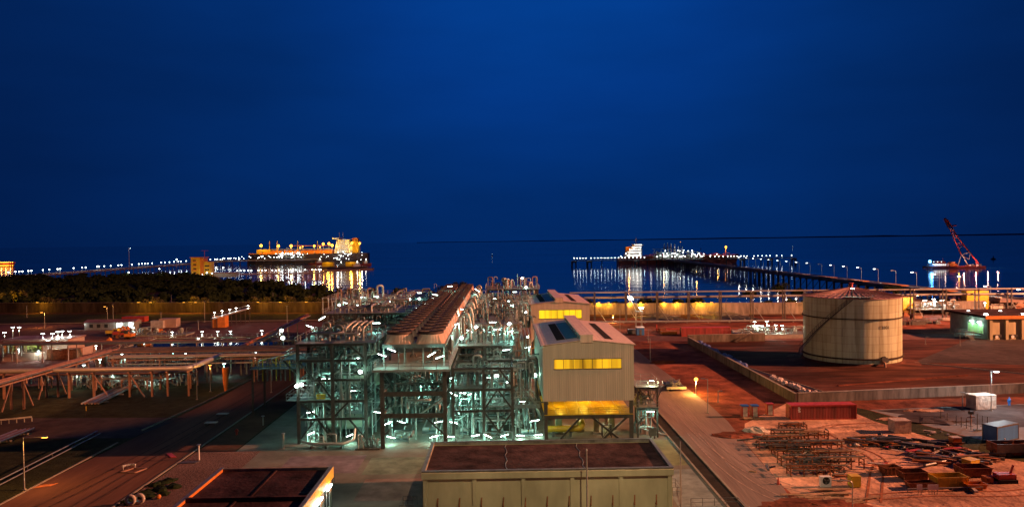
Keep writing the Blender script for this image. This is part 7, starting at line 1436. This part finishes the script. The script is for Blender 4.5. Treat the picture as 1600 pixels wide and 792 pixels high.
# ---- crane barge
Yc=861; 
def cp(px,py,dy=0): return Vector(aty(px,py,Yc+dy))
t=thing('crane_barge','floating barge with tall red lattice boom and blue white lamp at the right','crane barge',(530,Yc,SEA)); xa=cp(1449,415).x; xb=cp(1532,415).x
MB().box(xa,xb,Yc-10,Yc+10,SEA-.5,SEA+2.2).obj('hull','hull_red',t)
MB().box(xa+3,cp(1478,412).x,Yc-6,Yc+6,SEA+2.203,SEA+5.4).obj('deckhouse','ship_white',t); b_=MB().box(xa+8,cp(1476,410).x-2,Yc-5,Yc+5,SEA+5.403,SEA+8.2).obj('deckhouse','red_paint',t); w=MB()
for k in range(6): w.box(xa+5+2.4*k,xa+6.2+2.4*k,Yc-6.1,Yc-6.02,SEA+3.4,SEA+4.6)
w.obj('window_row','ship_win',b_)
MB().cone((cp(1473,404).x,Yc,SEA+8.2),(cp(1473,404).x,Yc,SEA+12),.3,.2,6).obj('mast','red_paint',t)
x=cp(1487,414).x; MB().box(x-4.5,x+4.5,Yc-4,Yc+4,SEA+2.203,SEA+5.6).box(x-2.5,x+2.5,Yc-3,Yc+3,SEA+5.603,SEA+7.2).obj('winch_house','orange_paint',t)
for sgn in (-6,6):
    MB().tube([cp(1529,412,sgn),cp(1497,372,sgn*.6),cp(1480,343,sgn*.25)],.85,7).obj('boom_chord','red_paint',t); MB().tube([cp(1502,398,sgn),cp(1489,369,sgn*.6),cp(1481,350,sgn*.25)],.75,7).obj('boom_chord','red_paint',t)
    MB().tube([cp(1502,398,sgn),cp(1497,415,sgn)],.6,6).obj('frame_leg','steel_pale',t); MB().tube([cp(1504,399,sgn),cp(1512,414,sgn)],.6,6).obj('frame_leg','steel_pale',t); MB().tube([cp(1502,398,sgn),cp(1515,394,sgn)],.6,6).obj('boom_lacing','steel_pale',t); MB().tube([cp(1502,399,sgn),cp(1514,405,sgn),cp(1516,395,sgn)],.6,6).obj('boom_lacing','steel_pale',t)
    for a,b2 in (((1501,396),(1514,405)),((1498,389),(1505,383)),((1494,381),(1503,378)),((1505,384),(1494,380)),((1490,371),(1497,372)),((1487,364),(1494,367)),((1492,374),(1489,364)),((1484,357),(1490,358)),((1481,356),(1490,362))): MB().tube([cp(*a,sgn*.7),cp(*b2,sgn*.7)],.45,5).obj('boom_lacing','hull_red' if a[0]%2 else 'steel_pale',t)
MB().tube([cp(1480,354),cp(1494,352)],.9,7).obj('jib_head','red_paint',t); MB().tube([cp(1481,352),cp(1476,341)],1.6,7).obj('boom_tip','red_paint',t); MB().beam(cp(1525,411,-6),cp(1525,411,6),1.6).obj('boom_foot','red_paint',t)
for k in range(6): x=cp(1506+4*k,414).x; MB().box(x-1.2,x+1.2,Yc-7,Yc-4,SEA+2.203,SEA+3.4+.5*(k%3)).obj('deck_gear',('rust','ship_white','steel_grey')[k%3],t)
p=cp(1453,408.5,-8); MB().blob(p,1.8,1.2,1.8,1,12,8,.02).obj('floodlight','lens_cool',t); light((p.x,p.y-4,p.z),(.08,.35,1),110000,1.2,parent=t)
for px,py in ((1458,413),(1463,413),(1468,413),(1459,409),(1465,409),(1471,409)): p=cp(px,py,-7.5); MB().blob(p,.6,.5,.5,1,8,5,.02).obj('deck_lamp','ship_win',t)
light((cp(1466,409).x,Yc-14,6),(1,.6,.5),5000,.6,parent=t); light((cp(1487,412).x,Yc-14,4),SOD,14000,.6,parent=t)
for dx,cc in ((0,(1,.4,.3)),(14,(1,.35,.25)),(28,(1,.45,.35)),(40,(1,.35,.25))): light((cp(1497,414).x+dx,Yc-11,3),cc,62000,.5,parent=t)
light((cp(1489,369).x-4,Yc-14,26),(1,.3,.22),60000,.5,parent=t)
for lb,px,py,mat_ in (('dark channel buoy cluster right of the crane barge',1552,405,'black'),('tiny lit buoy far out above the horizon line',1238,371,'steel_pale'),('small red lit buoy in the bay',1095,385.5,'red_paint'),('small pale lit buoy in the bay left of the right berth',769,400,'steel_pale')):
    x,y,_=at(px,max(py,384),SEA); x,y,_=aty(px,py,min(y,2600)); t=thing('buoy',lb,'buoy',(x,y,SEA)); s=2.2 if mat_=='black' else 1.2
    MB().lathe([(.1,-.5),(s*1.6,-.3),(s*1.6,1.2),(s*.4,1.8),(s*.25,4.6),(.05,4.7)],(x,y,SEA),10).obj('float_body',mat_,t); MB().blob((x,y-.3,SEA+5.0),.5,.5,.5,1,8,5,.02).obj('lantern','black' if mat_=='black' else ('red_paint' if mat_=='red_paint' else 'ship_win'),t)
